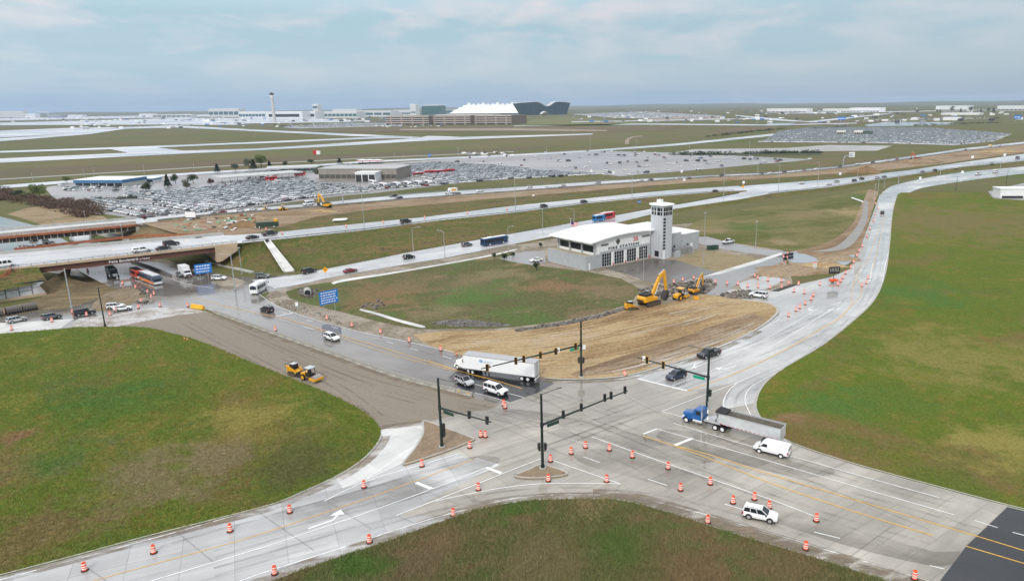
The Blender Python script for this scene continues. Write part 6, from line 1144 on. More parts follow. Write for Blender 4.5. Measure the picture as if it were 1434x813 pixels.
# ================================================================== light poles and plain posts
def pole(base, top, label, arm=None, z=.05, mt=GALV, r=.12, cat='light pole', group='light poles', name='light_pole', lamp=True):
    B0 = P(*base, z); H1 = PZ(*top, B0)-z; o = empty(name, B0); tag(o, label, cat, group); MB().tube((0,0,0),(0,0,H1),r,r*.6,8).tube((0,0,0),(0,0,.5),r*1.7,r*1.7,8).build('pole', mt, o, smooth=40)
    if arm:
        e = P(arm[0], arm[1], H1+z+.25)-B0; d = Vector((e.x,e.y,0)).normalized(); e = Vector((0,0,H1+.25))+d*min(3.2, Vector((e.x,e.y,0)).length)
        MB().path([Vector((0,0,H1-.05)), Vector((0,0,H1+.2))+d*.6, e],.06,6).build('lamp_arm', mt, o); MB().obox(e+d*.3, d, Vector((-d.y,d.x,0)), .9,.34,e.z-.07,e.z+.07).build('lamp_head', M('lamp_pale', (.4,.41,.42), .4), o)
    elif lamp: MB().lathe([(.1,H1-.1),(.42,H1),(.42,H1+.12),(.1,H1+.2)],10).build('lamp_head', M('lamp_pale', (.4,.41,.42), .4), o)
    return o
PL = [((623,360),(622,325),'left grey light pole of the pair beside the ramp, arm pointing left',(613.6,322.6),.1),((579,353),(578,320),'grey light pole on the far side of the ramp, arm pointing right',(586,318),.1),((712,353.5),(711.5,319),'grey light pole right of the dark blue bus',(719,316),.1),((510.6,322.6),(509,270),'tall bare light mast on the main highway left of the black SUV',None,6),((722,297.6),(721,247),'tall bare light mast on the highway above the dark blue bus',None,4),((760,327),(760,293),'thin light pole left of the curved white roof',None,.2),((804,313),(803,293),'light pole behind the roof, arm pointing left',(794.5,291.5),.4),((799,318),(799,306.5),'short lamp post just behind the curved white roof',None,.4),((885,280),(884.6,245),'tall light mast on the highway left of the lookout tower',None,2.5),((1013,279.5),(1014,232),'tall light mast at the merge with arm pointing left',(1005,255.6),1.3),((985,371),(985,298),'tall grey light pole right of the fire station yard',None,.05),((901,392),(902,349),'grey light pole on the driveway in front of the bay doors',None,.05),((1058,347),(1058.4,310),'grey light pole beside the yard road at right of the station',None,.05),((339,384),(335,347),'slim grey light pole at the foot of the grass bank by the bridge',None,.05),((173,338),(170,316),'thin grey light pole between the two bridges',None,3),((76,316),(74.6,298),'light pole beyond the far bridge, arm pointing left',(66,296.5),.05),((120.6,313),(118,296),'lamp post beyond the far bridge with short head',None,.05),((143,311),(142,300),'light pole beyond the far bridge, low arm pointing left',(131,298.5),.05),((1090,268.5),(1092,232),'light pole beside the wide highway, left one with arm',(1085,230),1.25),((1145,261.5),(1147,228),'light pole beside the wide highway, right one with arm',(1141,226),1.25),((1061,241.5),(1061,229),'short light pole on the grass bank under the half empty car park',None,.3),((1200,257),(1200,238),'thin light pole on the highway left of the brown soil heap',None,1.2),((1223.4,285),(1226,258),'light pole left of the cone row at the top of the curved road',None,.05),((1229,274),(1231,248),'light pole close behind the bend of the curved road',None,.05),((1238,264),(1238,250),'short light pole at the very bend of the curved road',None,.05),((1258,256.5),(1256,241),'light pole on the strip between highway and curved road',None,.5),((1317,243.5),(1317,230),'light pole on the wide highway, right of the dark pair',None,1.2),((1400.5,237),(1401,223),'light pole at the far right end of the wide highway',None,1.2),((870,231),(870,207),'tall lamp in the half empty car park, third from the left',None,.1),((766,237.5),(765,206),'tall lamp in the half empty car park, leftmost',None,.1),((826.7,219),(826.7,189),'tall lamp at the far edge of the half empty car park',None,.1),((965,219),(965,196),'tall lamp at the far right of the half empty car park',None,.1),((890.7,211),(890.5,194),'thin lamp on the access road beyond the half empty car park',None,.2),((1049,219),(1049,199),'thin lamp at the right corner of the half empty car park',None,.1),((553,226),(553,214),'lamp beyond the brown rental building',None,.1),((642,221),(641,207),'lamp on the access road right of the red canopies',None,.1),((674,216),(673,206),'lamp on the access road near the yellow bollards',None,.1),((566,226.5),(566,216),'lamp just right of the one beyond the brown rental building',None,.1),((132,248),(131,235),'left thin lamp behind the low blue and white office',None,.1),((202,243),(201,230),'right thin lamp behind the low blue and white office',None,.1),((46,253),(44,243),'left thin lamp beside the perimeter road',None,.1),((118,247),(117,236),'second thin lamp beside the perimeter road',None,.1),((272,238.5),(271,229),'third thin lamp beside the perimeter road',None,.1)]
for b_, t_, lab, arm, z in PL: pole(b_, t_, lab, arm, z, r=.12 if b_[1] > 300 else .17)
pole((100.4,430),(92.4,375.5),'thick grey signal pole standing on the tan bank below the near bridge',None,.05,r=.24,lamp=False,cat='pole',group=None,name='steel_pole')
pole((329.4,406),(324.4,357),'thick grey lamp pole on the small island beside the ramp entry',(307.6,355.5),.05,r=.2)
pole((147.2,456.5),(137.3,402),'dark green pole rising at the corner of the upper left lawn',None,.05,mt=GREENP,r=.18,lamp=False,cat='pole',group=None,name='steel_pole')
for b_, t_, lab in (((1338.5,266.5),(1340,247),'left dark lamp pole behind the right lawn'),((1408.5,262.5),(1411,238.5),'right dark lamp pole behind the right lawn')): pole(b_, t_, lab, None, .05, mt=GREENP, r=.14)
# ================================================================== road signs
def sign(base_l, base_r, tl, br_, label, mt, lines=0, cat='road sign', lm=None, name='road_sign', posts=True):
    a, c = P(*base_l), P(*base_r); mid = (a+c)/2; ztop = PZ(*tl, mid); zbot = PZ(*br_, mid); o = empty(name, mid); tag(o, label, cat); d = (c-a) if (c-a).length > .3 else Vector((1,.1,0)); d.z = 0
    wl_ = abs(br_[0]-tl[0])*mid.length/F_PX*1.02; d.normalize()
    plate(o, Vector((0,0,(ztop+zbot)/2)), d, wl_, ztop-zbot, mt, 'panel', lines, lm); b = MB()
    for q in ((a, c) if (c-a).length > .3 else (a,)):
        p_ = q-mid; n = Vector((d.y,-d.x,0)); MB().tube(p_-n*.09, p_-n*.09+Vector((0,0,ztop-.1)),.07,.07,6).build('post', GALV, o)
    return o
o = sign((455,440.5),(470,437),(447.5,407.5),(474.8,423.7),'large blue direction sign with white lines on two posts',SIGNB,5)
plate(o, Vector((0,0,0))+o.children[0].bound_box[0].__class__((0,0,0)) if False else Vector((0,-.02,PZ(461,406,P(462,438.7))-.55)), (P(470,437)-P(455,440.5)), 4.3,.04, SIGNW, 'divider')
sign((281,391.5),(292,390),(275.8,370),(295.3,381.5),'blue direction sign with white lettering at the ramp island',SIGNB,3)
sign((1140.4,381),(1140.4,381),(1137.6,367.8),(1142.3,374.8),'small white sign with an orange top on the brown mound',SIGNW,3,lm=M('sign_black', (.03,.03,.03), .5))
o = sign((1140.4,380.9),(1140.4,380.9),(1137.6,366.3),(1142.3,368.3),'small orange plaque above the white sign on the brown mound',ORANGE); 
sign((416.5,436),(416.5,436),(414.4,423.2),(418,428),'small white sign on the gravel edge left of the large blue sign',SIGNW)
o = sign((893.5,289),(896.5,288.6),(892,281),(898.2,286.6),'small blue sign beside the ramp left of the tower',SIGNB,2); sign((934,289),(938,288.6),(933,284),(940,287.5),'small blue sign half hidden behind the tower roof',SIGNB,1)
sign((556,229),(560,228.6),(599,214.5),(606,219),'blue sign at the entry of the rental car park',SIGNB,1) if False else sign((600,225),(604,224.6),(599.5,215),(604.5,219.5),'blue sign at the entry of the rental car park',SIGNB,1)
for x, y, lab in ((859,249,'left white marker sign on the highway verge'),(958,259,'white marker sign above the lookout tower'),(1041,262.5,'white marker sign near the yellow diamond'),(828,246.5,'white marker sign under the half empty car park'),(747,281.5,'white marker sign left of the black highway SUVs'),(1176,250.5,'white marker sign on the verge of the wide highway'),(1361,227,'left white temporary sign beyond the wide highway'),(1406,224,'right white temporary sign beyond the wide highway'),(1288,256.5,'white temporary sign on the strip beside the curved road'),(1347,248,'white temporary sign beside the upper road'),(954.5,247,'white marker sign right of the silver highway SUV')):
    sign((x,y),(x,y),(x-1.5,y-9),(x+1.5,y-5.5),lab,SIGNW)
def diamond(base, top, label):
    B0 = P(*base); h = PZ(*top, B0); o = empty('warning_sign', B0); tag(o, label, 'road sign'); r = 1.0; q = MB(); q.prism([(0,h),(-r,h-r),(0,h-2*r),(r,h-r)],-.05,.0); q.build('panel', M('sign_amber', (.85,.36,.0), .4), o); MB().tube((0,.08,0),(0,.08,h-.2),.06,.06,6).build('post', GALV, o); s_ = MB(); s_.box(-.12,.12,-.07,-.05,h-1.3,h-.6).box(-.3,.1,-.07,-.05,h-.75,h-.62); s_.build('symbol', TRIM, o)
diamond((456.5,388.5),(454,373.5),'amber diamond warning sign at the lower end of the ramp'); diamond((1040,270),(1040.5,258.5),'amber diamond warning sign at the merge of ramp and highway')
# message board
B0 = P(1167,395.5,.03); o = empty('message_board', B0, .15); tag(o, 'orange trailer carrying a black electronic message board', 'message board'); s_ = 1.0
MB().box(-1.2,1.2,-.7,.7,.5,1.1).build('trailer', ORANGE, o, bevel=.05); MB().tube((0,0,1.1),(0,0,4.4),.09,.09,8).build('mast', BLACK, o); bd = MB().box(-1.75,1.75,-.16,.1,2.9,5.0).build('board', M('screen_black', (.012,.012,.012), .5), o)
q = MB(); rnd = random.Random(3)
for i in range(6): x = -1.4+i*.5; q.box(x,x+.12,-.19,-.16,3.5,4.6); (q.box(x,x+.34,-.19,-.16,4.45,4.6) if i in (1,3,5) else None); (q.box(x,x+.34,-.19,-.16,3.5,3.62) if i in (4,5) else None)
q.build('character', M('dim_pixels', (.5,.5,.45), .5), bd); wheels(o, (0,), .85, .36)
# cantilever and arched gantries
def gantry(base, top, s0, s1, label, mt, lines, other=None, z=1.5):
    B0 = P(*base, z); h = PZ(*top, B0)-z; o = empty('sign_gantry', B0); tag(o, label, 'sign gantry'); e = P((s0[0]+s1[0])/2, s0[1], h+z)-B0; e.z = h+.3; far_ = (P(*other, z)-B0) if other else None
    pts = [Vector((0,0,0)), Vector((0,0,h*.8)), Vector((e.x*.12,e.y*.12,h*.97)), Vector((e.x*.3,e.y*.3,h))]+([Vector((far_.x*.9,far_.y*.9,h*.97)), Vector((far_.x,far_.y,h*.8)), far_] if far_ else [e])
    MB().path(pts,.28,8).build('frame', GALV, o)
    if mt: d = Vector((e.x,e.y,0)) if e.length > .5 else Vector((1,0,0)); plate(o, Vector((e.x,e.y,h)), Vector((1,.1,0)), (s1[0]-s0[0])*B0.length/F_PX, (s1[1]-s0[1])*B0.length/F_PX, mt, 'panel', lines, M('sign_ink', (.15,.18,.22), .5) if mt is SIGNW else None)
    return o
gantry((480.5,284),(476,264.5),(455,262),(470,262),'arched grey gantry frame over the distant highway by the packed lot',None,0,other=(455,277),z=5.4)
gantry((1180.6,232),(1183,219.5),(1189,216.5),(1197,223),'cantilever gantry with a pale sign over the distant highway',SIGNW,2,z=1.3)
gantry((1176,180),(1175.5,167),(1174.5,166),(1184.5,170.3),'left blue sign gantry beyond the packed distant car park',SIGNB,1,other=(1187,180),z=.3); gantry((1421,172.5),(1420.5,165),(1420.5,164),(1430,168.5),'right blue sign gantry beyond the packed distant car park',SIGNB,1,other=(1432,172.5),z=.3)
# ================================================================== concrete barriers
BV = Ppts(cr([(300,437.5),(350,455.5),(415,478.5),(480,501),(560,529),(662,554.5)]), .02); BV = resample(BV, 400); Ltot = sum((q-p).length for p, q in zip(BV, BV[1:])); nB = int(Ltot/3.9); BV = resample(BV, nB+1)
pr = [(-.32,0),(-.32,.08),(-.18,.32),(-.09,.84),(.09,.84),(.18,.32),(.32,.08),(.32,0)]; bm_ = None
for i in range(nB):
    p, q = BV[i], BV[i+1]; d = q-p; Lb = d.length
    if bm_ is None: bm_ = MB().loft([[(x,y,z) for y, z in pr] for x in (-.49*Lb,.49*Lb)]).build('concrete_barrier', M('barrier_concrete', (.30,.285,.25), .75, var=.3, vs=1.2)); o = bm_
    else: o = bm_.copy(); COL.objects.link(o)
    o.location = (p+q)/2; o.rotation_euler = (0,0,math.atan2(d.y,d.x)); tag(o, 'weathered concrete barrier section in the line along the graded strip', 'barrier', 'concrete barrier line')
    if i >= nB-1: 
        o['label'] = 'last concrete barrier section, with yellow markers, nearest the junction'
        for x in (-1.2,1.0): MB().box(x-.3,x+.3,-.22,-.17,.45,.62).build('marker', M('marker_yellow', (.8,.45,.03), .5), o)
wbp = P(277,431.5,.03); o = empty('water_barrier', wbp, math.radians(-24)); tag(o, 'yellow plastic barrier at the start of the concrete barrier line', 'barrier')
MB().loft([[(x,y*.5,z) for y, z in ((-1,0),(-1,.25),(-.6,.5),(-.55,1.0),(.55,1.0),(.6,.5),(1,.25),(1,0))] for x in (-2.4,2.4)]).build('barrier_body', M('barrier_yellow', (.85,.42,.01), .4), o, bevel=.05); MB().box(-2.2,2.2,-.2,.2,1.0,1.06).build('cap', M('barrier_yellow', (.8,.4,.02)), o)
# ================================================================== construction machines
def crawler(o, L, W, H, w_):
    for s_ in (-1, 1):
        y0, y1 = s_*(W/2)-w_/2, s_*(W/2)+w_/2; pf = [(-L/2+H*.35,0),(L/2-H*.35,0),(L/2,H*.45),(L/2-H*.3,H),(-L/2+H*.3,H),(-L/2,H*.45)]
        t = MB().prism(pf, y0, y1).build('crawler_track', M('track_steel', (.05,.042,.035), .7, var=.3, vs=2), o, bevel=.05); b = MB()
        for k in range(6): x = -L/2+H*.5+k*(L-H)/5; b.tube((x,y0-.03*1,H*.45),(x,y1+.03,H*.45),H*.3,H*.3,10)
        b.build('roller', M('roller_steel', (.12,.09,.05), .6), t)
def arm_seg(o, name, p, q, w0, w1, th, mt):
    p = Vector(p); q = Vector(q); d = (q-p).normalized(); up_ = Vector((-d.z,0,d.x)); f = lambda c, a, y: c+up_*a+Vector((0,y,0))
    m_ = p.lerp(q,.45)
    return MB().loft([[f(c,-w_/2,-th/2),f(c,-w_/2,th/2),f(c,w_/2,th/2),f(c,w_/2,-th/2)] for c, w_ in ((p,w0),(m_,max(w0,w1)*1.25),(q,w1))]).build(name, mt, o, bevel=.03)
def excavator(pos, hd, label, mt, s_=1.0, slew=0.0):
    o = empty('excavator', pos, hd); o.scale = (s_,s_,s_); tag(o, label, 'excavator'); 
    crawler(o, 4.9, 2.7, 1.05, .62); MB().box(-1.2,1.2,-1.1,1.1,.5,.95).tube((0,0,.95),(0,0,1.2),1.0,1.0,16).build('undercarriage', DKST, o)
    MB().loft([[(x,-1.4*k,1.2),(x,-1.4*k,z),(x,1.4*k,z),(x,1.4*k,1.2)] for x, z, k in ((-3.3,2.2,.75),(-2.9,2.5,1),(-.6,2.5,1),(-.6,2.0,1),(1.5,1.9,1))]).build('upper_body', mt, o, bevel=.08); MB().box(-2.7,-.3,-1.2,1.2,2.48,2.95).build('engine_cover', BLACK, o, bevel=.1); MB().box(-3.36,-3.2,-1.0,1.0,1.3,1.75).build('counterweight_band', TRIM, o)
    MB().loft([[(x,.35,z0),(x,.35,z1),(x,1.38,z1),(x,1.38,z0)] for x, z0, z1 in ((-.3,1.9,3.1),(.9,1.9,3.1),(1.6,1.9,2.5))]).build('cab', BLACK, o, bevel=.05); MB().box(-.1,.8,1.385,1.40,2.2,2.95).box(-.1,.8,.33,.345,2.2,2.95).box(-.25,.85,.45,1.3,3.1,3.16).build('cab_glass', M('cab_pale_glass', (.25,.28,.29), .1), o)
    A, B_, C_, D_ = (.7,-.1,2.0), (3.4,-.1,6.1), (5.1,-.1,7.1), (5.9,-.1,2.4)
    arm_seg(o, 'boom', A, B_, .75, .75, .5, mt); arm_seg(o, 'boom', B_, C_, .75, .5, .48, mt); arm_seg(o, 'stick', (5.0,-.1,7.4), D_, .65, .4, .4, mt)
    MB().tube((1.6,-.4,2.2),(3.0,-.4,4.9),.11,.07,8).tube((1.6,.2,2.2),(3.0,.2,4.9),.11,.07,8).tube((3.0,-.1,6.7),(5.1,-.1,7.75),.11,.08,8).tube((5.45,-.1,5.6),(5.75,-.1,2.8),.09,.07,8).build('hydraulic_ram', CHROME, o)
    MB().prism([(5.9,2.5),(6.35,1.7),(6.2,.7),(5.4,.15),(4.7,.5),(5.0,1.2),(5.5,1.9)],-.75,.65).build('bucket', M('bucket_steel', (.035,.03,.028), .6), o, bevel=.04)
    return o
h_ex = up_ang((908,424),(938,416))
c_ = P(909.5,426,.03); excavator(c_, h_ex+.05, 'largest yellow excavator with raised bent boom on the graded dirt', YEL, 1.18)
excavator(P(973,411,.03), up_ang((973,411),(1000,401)), 'smaller yellow excavator with lowered arm near the driveway', M('machine_ochre', (.62,.29,.02), .4, var=.08), .74)
excavator(P(457,291,5.4), 2.6, 'small yellow excavator beside the distant highway barrier', YEL, .95); excavator(P(1283,225,1.6), 2.0, 'orange digger on the soil heap between the far highways', M('machine_orange', (.55,.10,.02), .4), 1.0)
def skid(pos, hd, label):
    o = empty('skid_steer', pos, hd); tag(o, label, 'skid steer loader'); crawler(o, 2.2, 1.45, .75, .36); MB().loft([[(x,-.6,.45),(x,-.6,z),(x,.6,z),(x,.6,.45)] for x, z in ((-1.45,1.3),(-1.3,1.55),(-.5,1.5),(.6,.95),(1.0,.8))]).build('body', YEL, o, bevel=.04); MB().box(-.75,.45,-.52,.52,1.2,2.1).build('cab', BLACK, o, bevel=.06); MB().box(-.7,.4,-.5,.5,2.1,2.16).build('cab_roof', M('roof_pale', (.5,.52,.54), .4), o)
    for s_ in (-1, 1): MB().loft([[(x,s_*.78-.09,z-.12),(x,s_*.78-.09,z+.12),(x,s_*.78+.09,z+.12),(x,s_*.78+.09,z-.12)] for x, z in ((-1.4,1.75),(-.6,1.6),(.7,1.15),(1.35,.45))]).build('lift_arm', YEL, o)
    MB().tube((-1.4,-.85,2.05),(-1.4,.85,2.05),.04,.04,6).tube((-1.4,-.85,1.3),(-1.4,-.85,2.05),.04,.04,6).tube((-1.4,.85,1.3),(-1.4,.85,2.05),.04,.04,6).build('light_bar', BLACK, o); MB().prism([(1.25,.1),(2.0,.08),(2.05,.15),(1.5,.25),(1.35,.8),(1.25,.8)],-.9,.9).build('bucket', M('bucket_steel', (.035,.03,.028)), o); return o
skid(P(883,433,.03), up_ang((883,433),(900,431)), 'yellow skid steer loader at the left of the big excavator').scale = (1.1,1.1,1.1)
skid(P(413.5,524,.03), up_ang((416,525),(436,530)), 'yellow tracked loader parked behind the roller on the graded strip').scale = (1.15,1.15,1.15)
def roller(pos, hd, label, cabroof, s_=1.0):
    o = empty('road_roller', pos, hd); o.scale = (s_,)*3; tag(o, label, 'road roller'); MB().tube((1.55,-.95,.7),(1.55,.95,.7),.7,.7,20).build('roller_drum', M('drum_steel', (.40,.38,.35), .4, .5), o, smooth=40)
    MB().box(.7,2.45,-1.12,-.97,.45,.95).box(.7,2.45,.97,1.12,.45,.95).box(2.3,2.5,-1.12,1.12,.45,.95).box(.6,.78,-1.12,1.12,.45,1.0).build('drum_frame', YEL, o, bevel=.03); MB().loft([[(x,-.7,.7),(x,-.7,z),(x,.7,z),(x,.7,.7)] for x, z in ((-2.3,1.3),(-2.1,1.6),(-.7,1.75))]).build('engine_cover', YEL, o, bevel=.06)
    b = MB()
    for x in (-.7,.5):
        for y in (-.72,.72): b.box(x-.05,x+.05,y-.05,y+.05,1.0,2.75)
    b.build('cab_post', BLACK, o); MB().box(-.65,.45,-.6,.6,.9,1.5).box(-.55,-.1,-.3,.3,1.5,2.2).build('seat', BLACK, o); MB().box(-.9,.75,-.85,.85,2.75,2.88).build('cab_roof', cabroof, o, bevel=.04); wheels(o, (-1.4,), 1.05, .68, YEL); return o
roller(P(436,532,.03), up_ang((436,532),(455,537)), 'yellow roller with grey canopy leading on the graded strip', M('roof_pale', (.5,.52,.54)), 1.0); roller(P(953,418.5,.03), up_ang((953,418.5),(975,411)), 'yellow roller between the two excavators', YEL, 1.15)
o = empty('bucket_attachment', P(974.5,418.5,.03)); tag(o, 'loose yellow bucket lying on the dirt below the smaller excavator', 'bucket'); MB().prism([(-.7,0),(.7,0),(.8,.5),(.3,1.0),(-.5,.9)],-.6,.6).build('shell', YEL, o, bevel=.05); MB().box(-.2,.2,-.3,.3,.9,1.15).build('bracket', DKST, o)
for x, y, lab in ((373,296,'left small yellow roller beside the distant highway'),(397,294.5,'right small yellow roller beside the distant highway')): roller(P(x,y,6.3), 1.0, lab, YEL, .9)
# containers, pipes, heaps and odd site things
o = empty('water_tank', P(375,318.5,7.2), .3); tag(o, 'dark green long site tank beside the main highway', 'tank'); MB().box(-4.2,4.2,-1.2,1.2,.4,2.4).build('tank_body', M('tank_green', (.02,.05,.03), .5), o, bevel=.1); MB().box(2.6,4.0,-1,1,2.4,3.4).build('pump', YEL, o); wheels(o, (-3,2.5), 1.2, .45)
for k, x in enumerate((0,1,2,3)):
    a = P(466+k*.8,310-k*.45,6.6); c = P(484+k*.8,309-k*.45,6.4); o = MB().tube(a+Vector((0,0,.4)), c+Vector((0,0,.4)), .4,.4,10).build('pipe', SIGNW, smooth=40); tag(o, 'white pipe in the bundle on the verge of the main highway', 'pipe', 'white pipe bundle')
o = MB().tube(P(1193,277,.5), P(1208,282.5,.5), .45,.45,12).build('pipe', SIGNW, smooth=40); tag(o, 'long white pipe lying in the meadow left of the curved road', 'pipe')
for k, (x, y) in enumerate(((1098,357.5),(1098,361.8))): o = MB().tube(P(x,y,.4), P(x+12,y-2.5,.4), .4,.4,12).build('pipe', BLACK, smooth=40); tag(o, ('upper','lower')[k]+' black pipe at the driveway bend', 'pipe')
o = empty('sign_trailer', P(267.5,308,7)); tag(o, 'small white trailer board on the dirt between the highways', 'trailer'); MB().box(-2.2,2.2,-.1,.1,1.2,3.6).build('board', SIGNW, o); MB().box(-1.5,1.5,-.6,.6,.5,1.0).build('frame', DKST, o); wheels(o,(0,),.8,.35)
for k, (x0, y0, x1, y1) in enumerate(((9,440.5,30,436.5),(32,436,53,432.5),(-14,444,6,441))):
    a, c = P(x0,y0,.03), P(x1,y1,.03); d = c-a; L = d.length; o = empty('covered_skip', (a+c)/2, math.atan2(d.y,d.x)); tag(o, ('middle','right','left')[k]+' grey brown covered skip on the tan bank beside the cross street', 'skip', 'covered skips by the cross street')
    MB().loft([[(x,-1.1,.7),(x,-1.2,1.5),(x,-.8,2.0),(x,.8,2.0),(x,1.2,1.5),(x,1.1,.7)] for x in (-L*.48,L*.48)]).build('cover', M('skip_cover', (.13,.115,.10), .7, var=.15), o); b = MB()
    for i in range(6): x = -L*.44+i*L*.176; b.box(x-.15,x+.15,-1.22,1.22,.0,.72)
    b.build('rib', M('skip_dark', (.04,.04,.04), .6), o)
def heap(x, y, rx, ry, h, mt, label, z=0.0, cat='soil heap', name='soil_heap', seed=1):
    c = P(x,y,z); nz = random.Random(seed); b = MB(); n, mrow = 26, 9; V = []
    for j in range(mrow+1):
        t_ = j/mrow; rr = 1-t_; row = []
        for i in range(n):
            a = 2*math.pi*i/n; w_ = 1+.18*math.sin(3*a+seed)+.1*math.sin(7*a+2*seed); zz = h*(t_**.8)*(1+nz.uniform(-.08,.08)); row.append((rr*w_*rx*math.cos(a), rr*w_*ry*math.sin(a), zz-.03 if j else -.1))
        V.append(row)
    b.loft(V); o = b.build(name, mt, smooth=50); o.location = c; tag(o, label, cat); return o
heap(1106,380,13,7.5,2.4,G_BROWN,'long brown earth mound between the driveway and the curved road',seed=2); heap(1148,372,9,4,1.5,G_DIRT,'smaller tan earth mound behind the orange topped sign',seed=3); heap(1175,362,8,5,1.3,G_BROWN,'brown earth mound at the edge of the curved road',seed=4)
heap(1213,241.5,13,8,5,M('soil_heap_brown', (.20,.125,.06), .9, var=.2, vs=.3),'conical brown soil heap between the two far highways',z=1.3,seed=5); heap(1290,227,20,9,3.5,G_BROWN,'wide dark soil heap under the orange digger',z=1.3,seed=6); heap(1400,213,22,9,3,G_DIRT,'tan soil heap at the far right between the highways',z=1.3,seed=7)
heap(341,317,7,5,2.6,M('soil_heap_brown', (.2,.12,.06)),'brown soil heap between the highways near the left bridge end',z=7.3,seed=8); heap(362,306,5,3,1.5,G_BROWN,'low dark soil heap by the green tank',z=7,seed=9); heap(448,296,9,3,1.0,G_DIRT,'low tan heap left of the small yellow excavator',z=5.6,seed=10)
heap(180,418,6,3.2,1.3,MATS['wet_rubble'],'wet rubble heap beside the cars on the cross street',seed=11); heap(205,420,4,2,.9,MATS['broken_ground'],'low broken rubble heap right of the cars on the cross street',seed=12)
# bits of timber, plastic and pallets left on the works
rnd = random.Random(5); MIXC = [M('scrap_white', (.7,.7,.7), .5), M('scrap_green', (.1,.4,.25), .5), M('scrap_rust', (.3,.1,.04), .7), M('scrap_wood', (.4,.28,.16), .8), M('scrap_dark', (.05,.05,.05), .7)]
b = MB()
for i in range(160):
    x = rnd.uniform(245,360); y = rnd.uniform(305,325) if x < 330 else rnd.uniform(300,318); z = 7.3
    c = P(x,y,z); a = rnd.uniform(0,6); b.obox(c, (math.cos(a),math.sin(a),0), (-math.sin(a),math.cos(a),0), rnd.uniform(.6,3), rnd.uniform(.3,.9), z-.3, z+rnd.uniform(.1,.7), rnd.randrange(5))
for i in range(60):
    x = rnd.uniform(20,60); y = rnd.uniform(344,352); c = P(x,y,0); a = rnd.uniform(0,6); b.obox(c, (math.cos(a),math.sin(a),0), (-math.sin(a),math.cos(a),0), rnd.uniform(.4,2), rnd.uniform(.3,.8), 0, rnd.uniform(.1,.4), rnd.choice((0,0,3,4)))
o = b.build('site_debris', MIXC); o['kind'] = 'stuff'; o['label'] = 'scattered site debris on the dirt between the highways'
def stones(name, regions, mt, label):
    b = MB(); rn = random.Random(9)
    for pts, n, s0, s1, z in regions:
        xs_ = [p[0] for p in pts]; ys_ = [p[1] for p in pts]; k = 0
        while k < n:
            x, y = rn.uniform(min(xs_),max(xs_)), rn.uniform(min(ys_),max(ys_))
            if not inpoly(x,y,pts): continue
            k += 1; c = P(x,y,z); s_ = rn.uniform(s0,s1); m0 = rn.randrange(3); th = rn.uniform(0,6)
            R3 = [(math.cos(th+i*1.257)*s_*rn.uniform(.7,1.2), math.sin(th+i*1.257)*s_*rn.uniform(.7,1.2)) for i in range(5)]
            b.loft([[(c.x+p[0],c.y+p[1],z-.1) for p in R3],[(c.x+p[0]*.9,c.y+p[1]*.9,z+s_*.45) for p in R3],[(c.x+p[0]*.4,c.y+p[1]*.4,z+s_*rn.uniform(.6,.95)) for p in R3]], m0)
    o = b.build(name, mt); o['kind'] = 'stuff'; o['label'] = label
ROCK = [M('rock_dark', (.06,.055,.048), .8, var=.2), M('rock_grey', (.14,.12,.10), .8, var=.2), M('rock_pale', (.19,.168,.14), .8, var=.2)]
stones('loose_rock', [([(722,461),(780,452),(842,440),(882,428),(884,431),(842,444),(782,456),(724,464)],300,.15,.45,.04),([(600,452),(640,448),(700,452),(712,456),(640,457)],90,.1,.3,.04),([(890,404),(930,399),(965,394),(995,390),(1004,400),(985,412),(940,416),(900,414)],330,.2,.6,.04),([(1005,411),(1048,405),(1062,413),(1050,419),(1015,417)],140,.2,.55,.04),([(418,405),(432,402),(446,406),(442,416),(428,417),(418,412)],130,.2,.6,.04),([(504,428),(530,420),(540,428),(524,434)],60,.2,.5,.04),([(190,424),(200,404),(215,410),(205,424)],140,.15,.5,.04),([(360,413),(395,408),(420,425),(480,452),(500,461),(440,444),(395,430)],220,.06,.2,.03)], ROCK, 'loose rocks and broken concrete scattered along the dirt edges')
# culvert mouth
cb_ = P(431,413,.05); o = empty('culvert', cb_, .35); tag(o, 'round dark culvert mouth among rocks left of the large blue sign', 'culvert'); MB().tube((0,-.5,.8),(0,2.5,.8),1.05,1.05,16).build('pipe_ring', CONC, o); MB().tube((0,-.55,.8),(0,-.5,.8),.85,.85,16).build('opening', BLACK, o)
# chute on the bank
t0, t1 = [edge(A_N, 372.5)+Vector((0,-1.2,-.35)), edge(A_N, 381)+Vector((0,-1.2,-.35))], [P(398,381.5,.12), P(412.5,380.5,.12)]
o = empty('drainage_chute', (t0[0]+t1[1])/2); L_ = lambda p: p-o.location; tag(o, 'pale concrete drainage chute running down the grass bank', 'drainage chute')
upn = Vector((0,-.15,.3)); MB().loft([[L_(a)+upn, L_(c)+upn, L_(c)-upn, L_(a)-upn] for a, c in ((t0[0],t0[1]),(t1[0],t1[1]))]).build('slab', C_NEW, o)
for a, c in ((t0[0],t1[0]),(t0[1],t1[1])): MB().tube(L_(a)+upn*1.6, L_(c)+upn*1.6, .28,.28,5).build('side_wall', C_NEW, o)
p_ = (t0[0]+t0[1])/2; MB().tube(L_(p_)+Vector((0,-.1,.5)), L_(p_)+Vector((0,-1.4,.2)), .55,.55,12).build('outlet', BLACK, o)
o = wall(Ppts([(289,366),(320,374.5),(354,382)]), .5,.5,1.2,'footpath_edge', CONC); o['kind'] = 'structure'
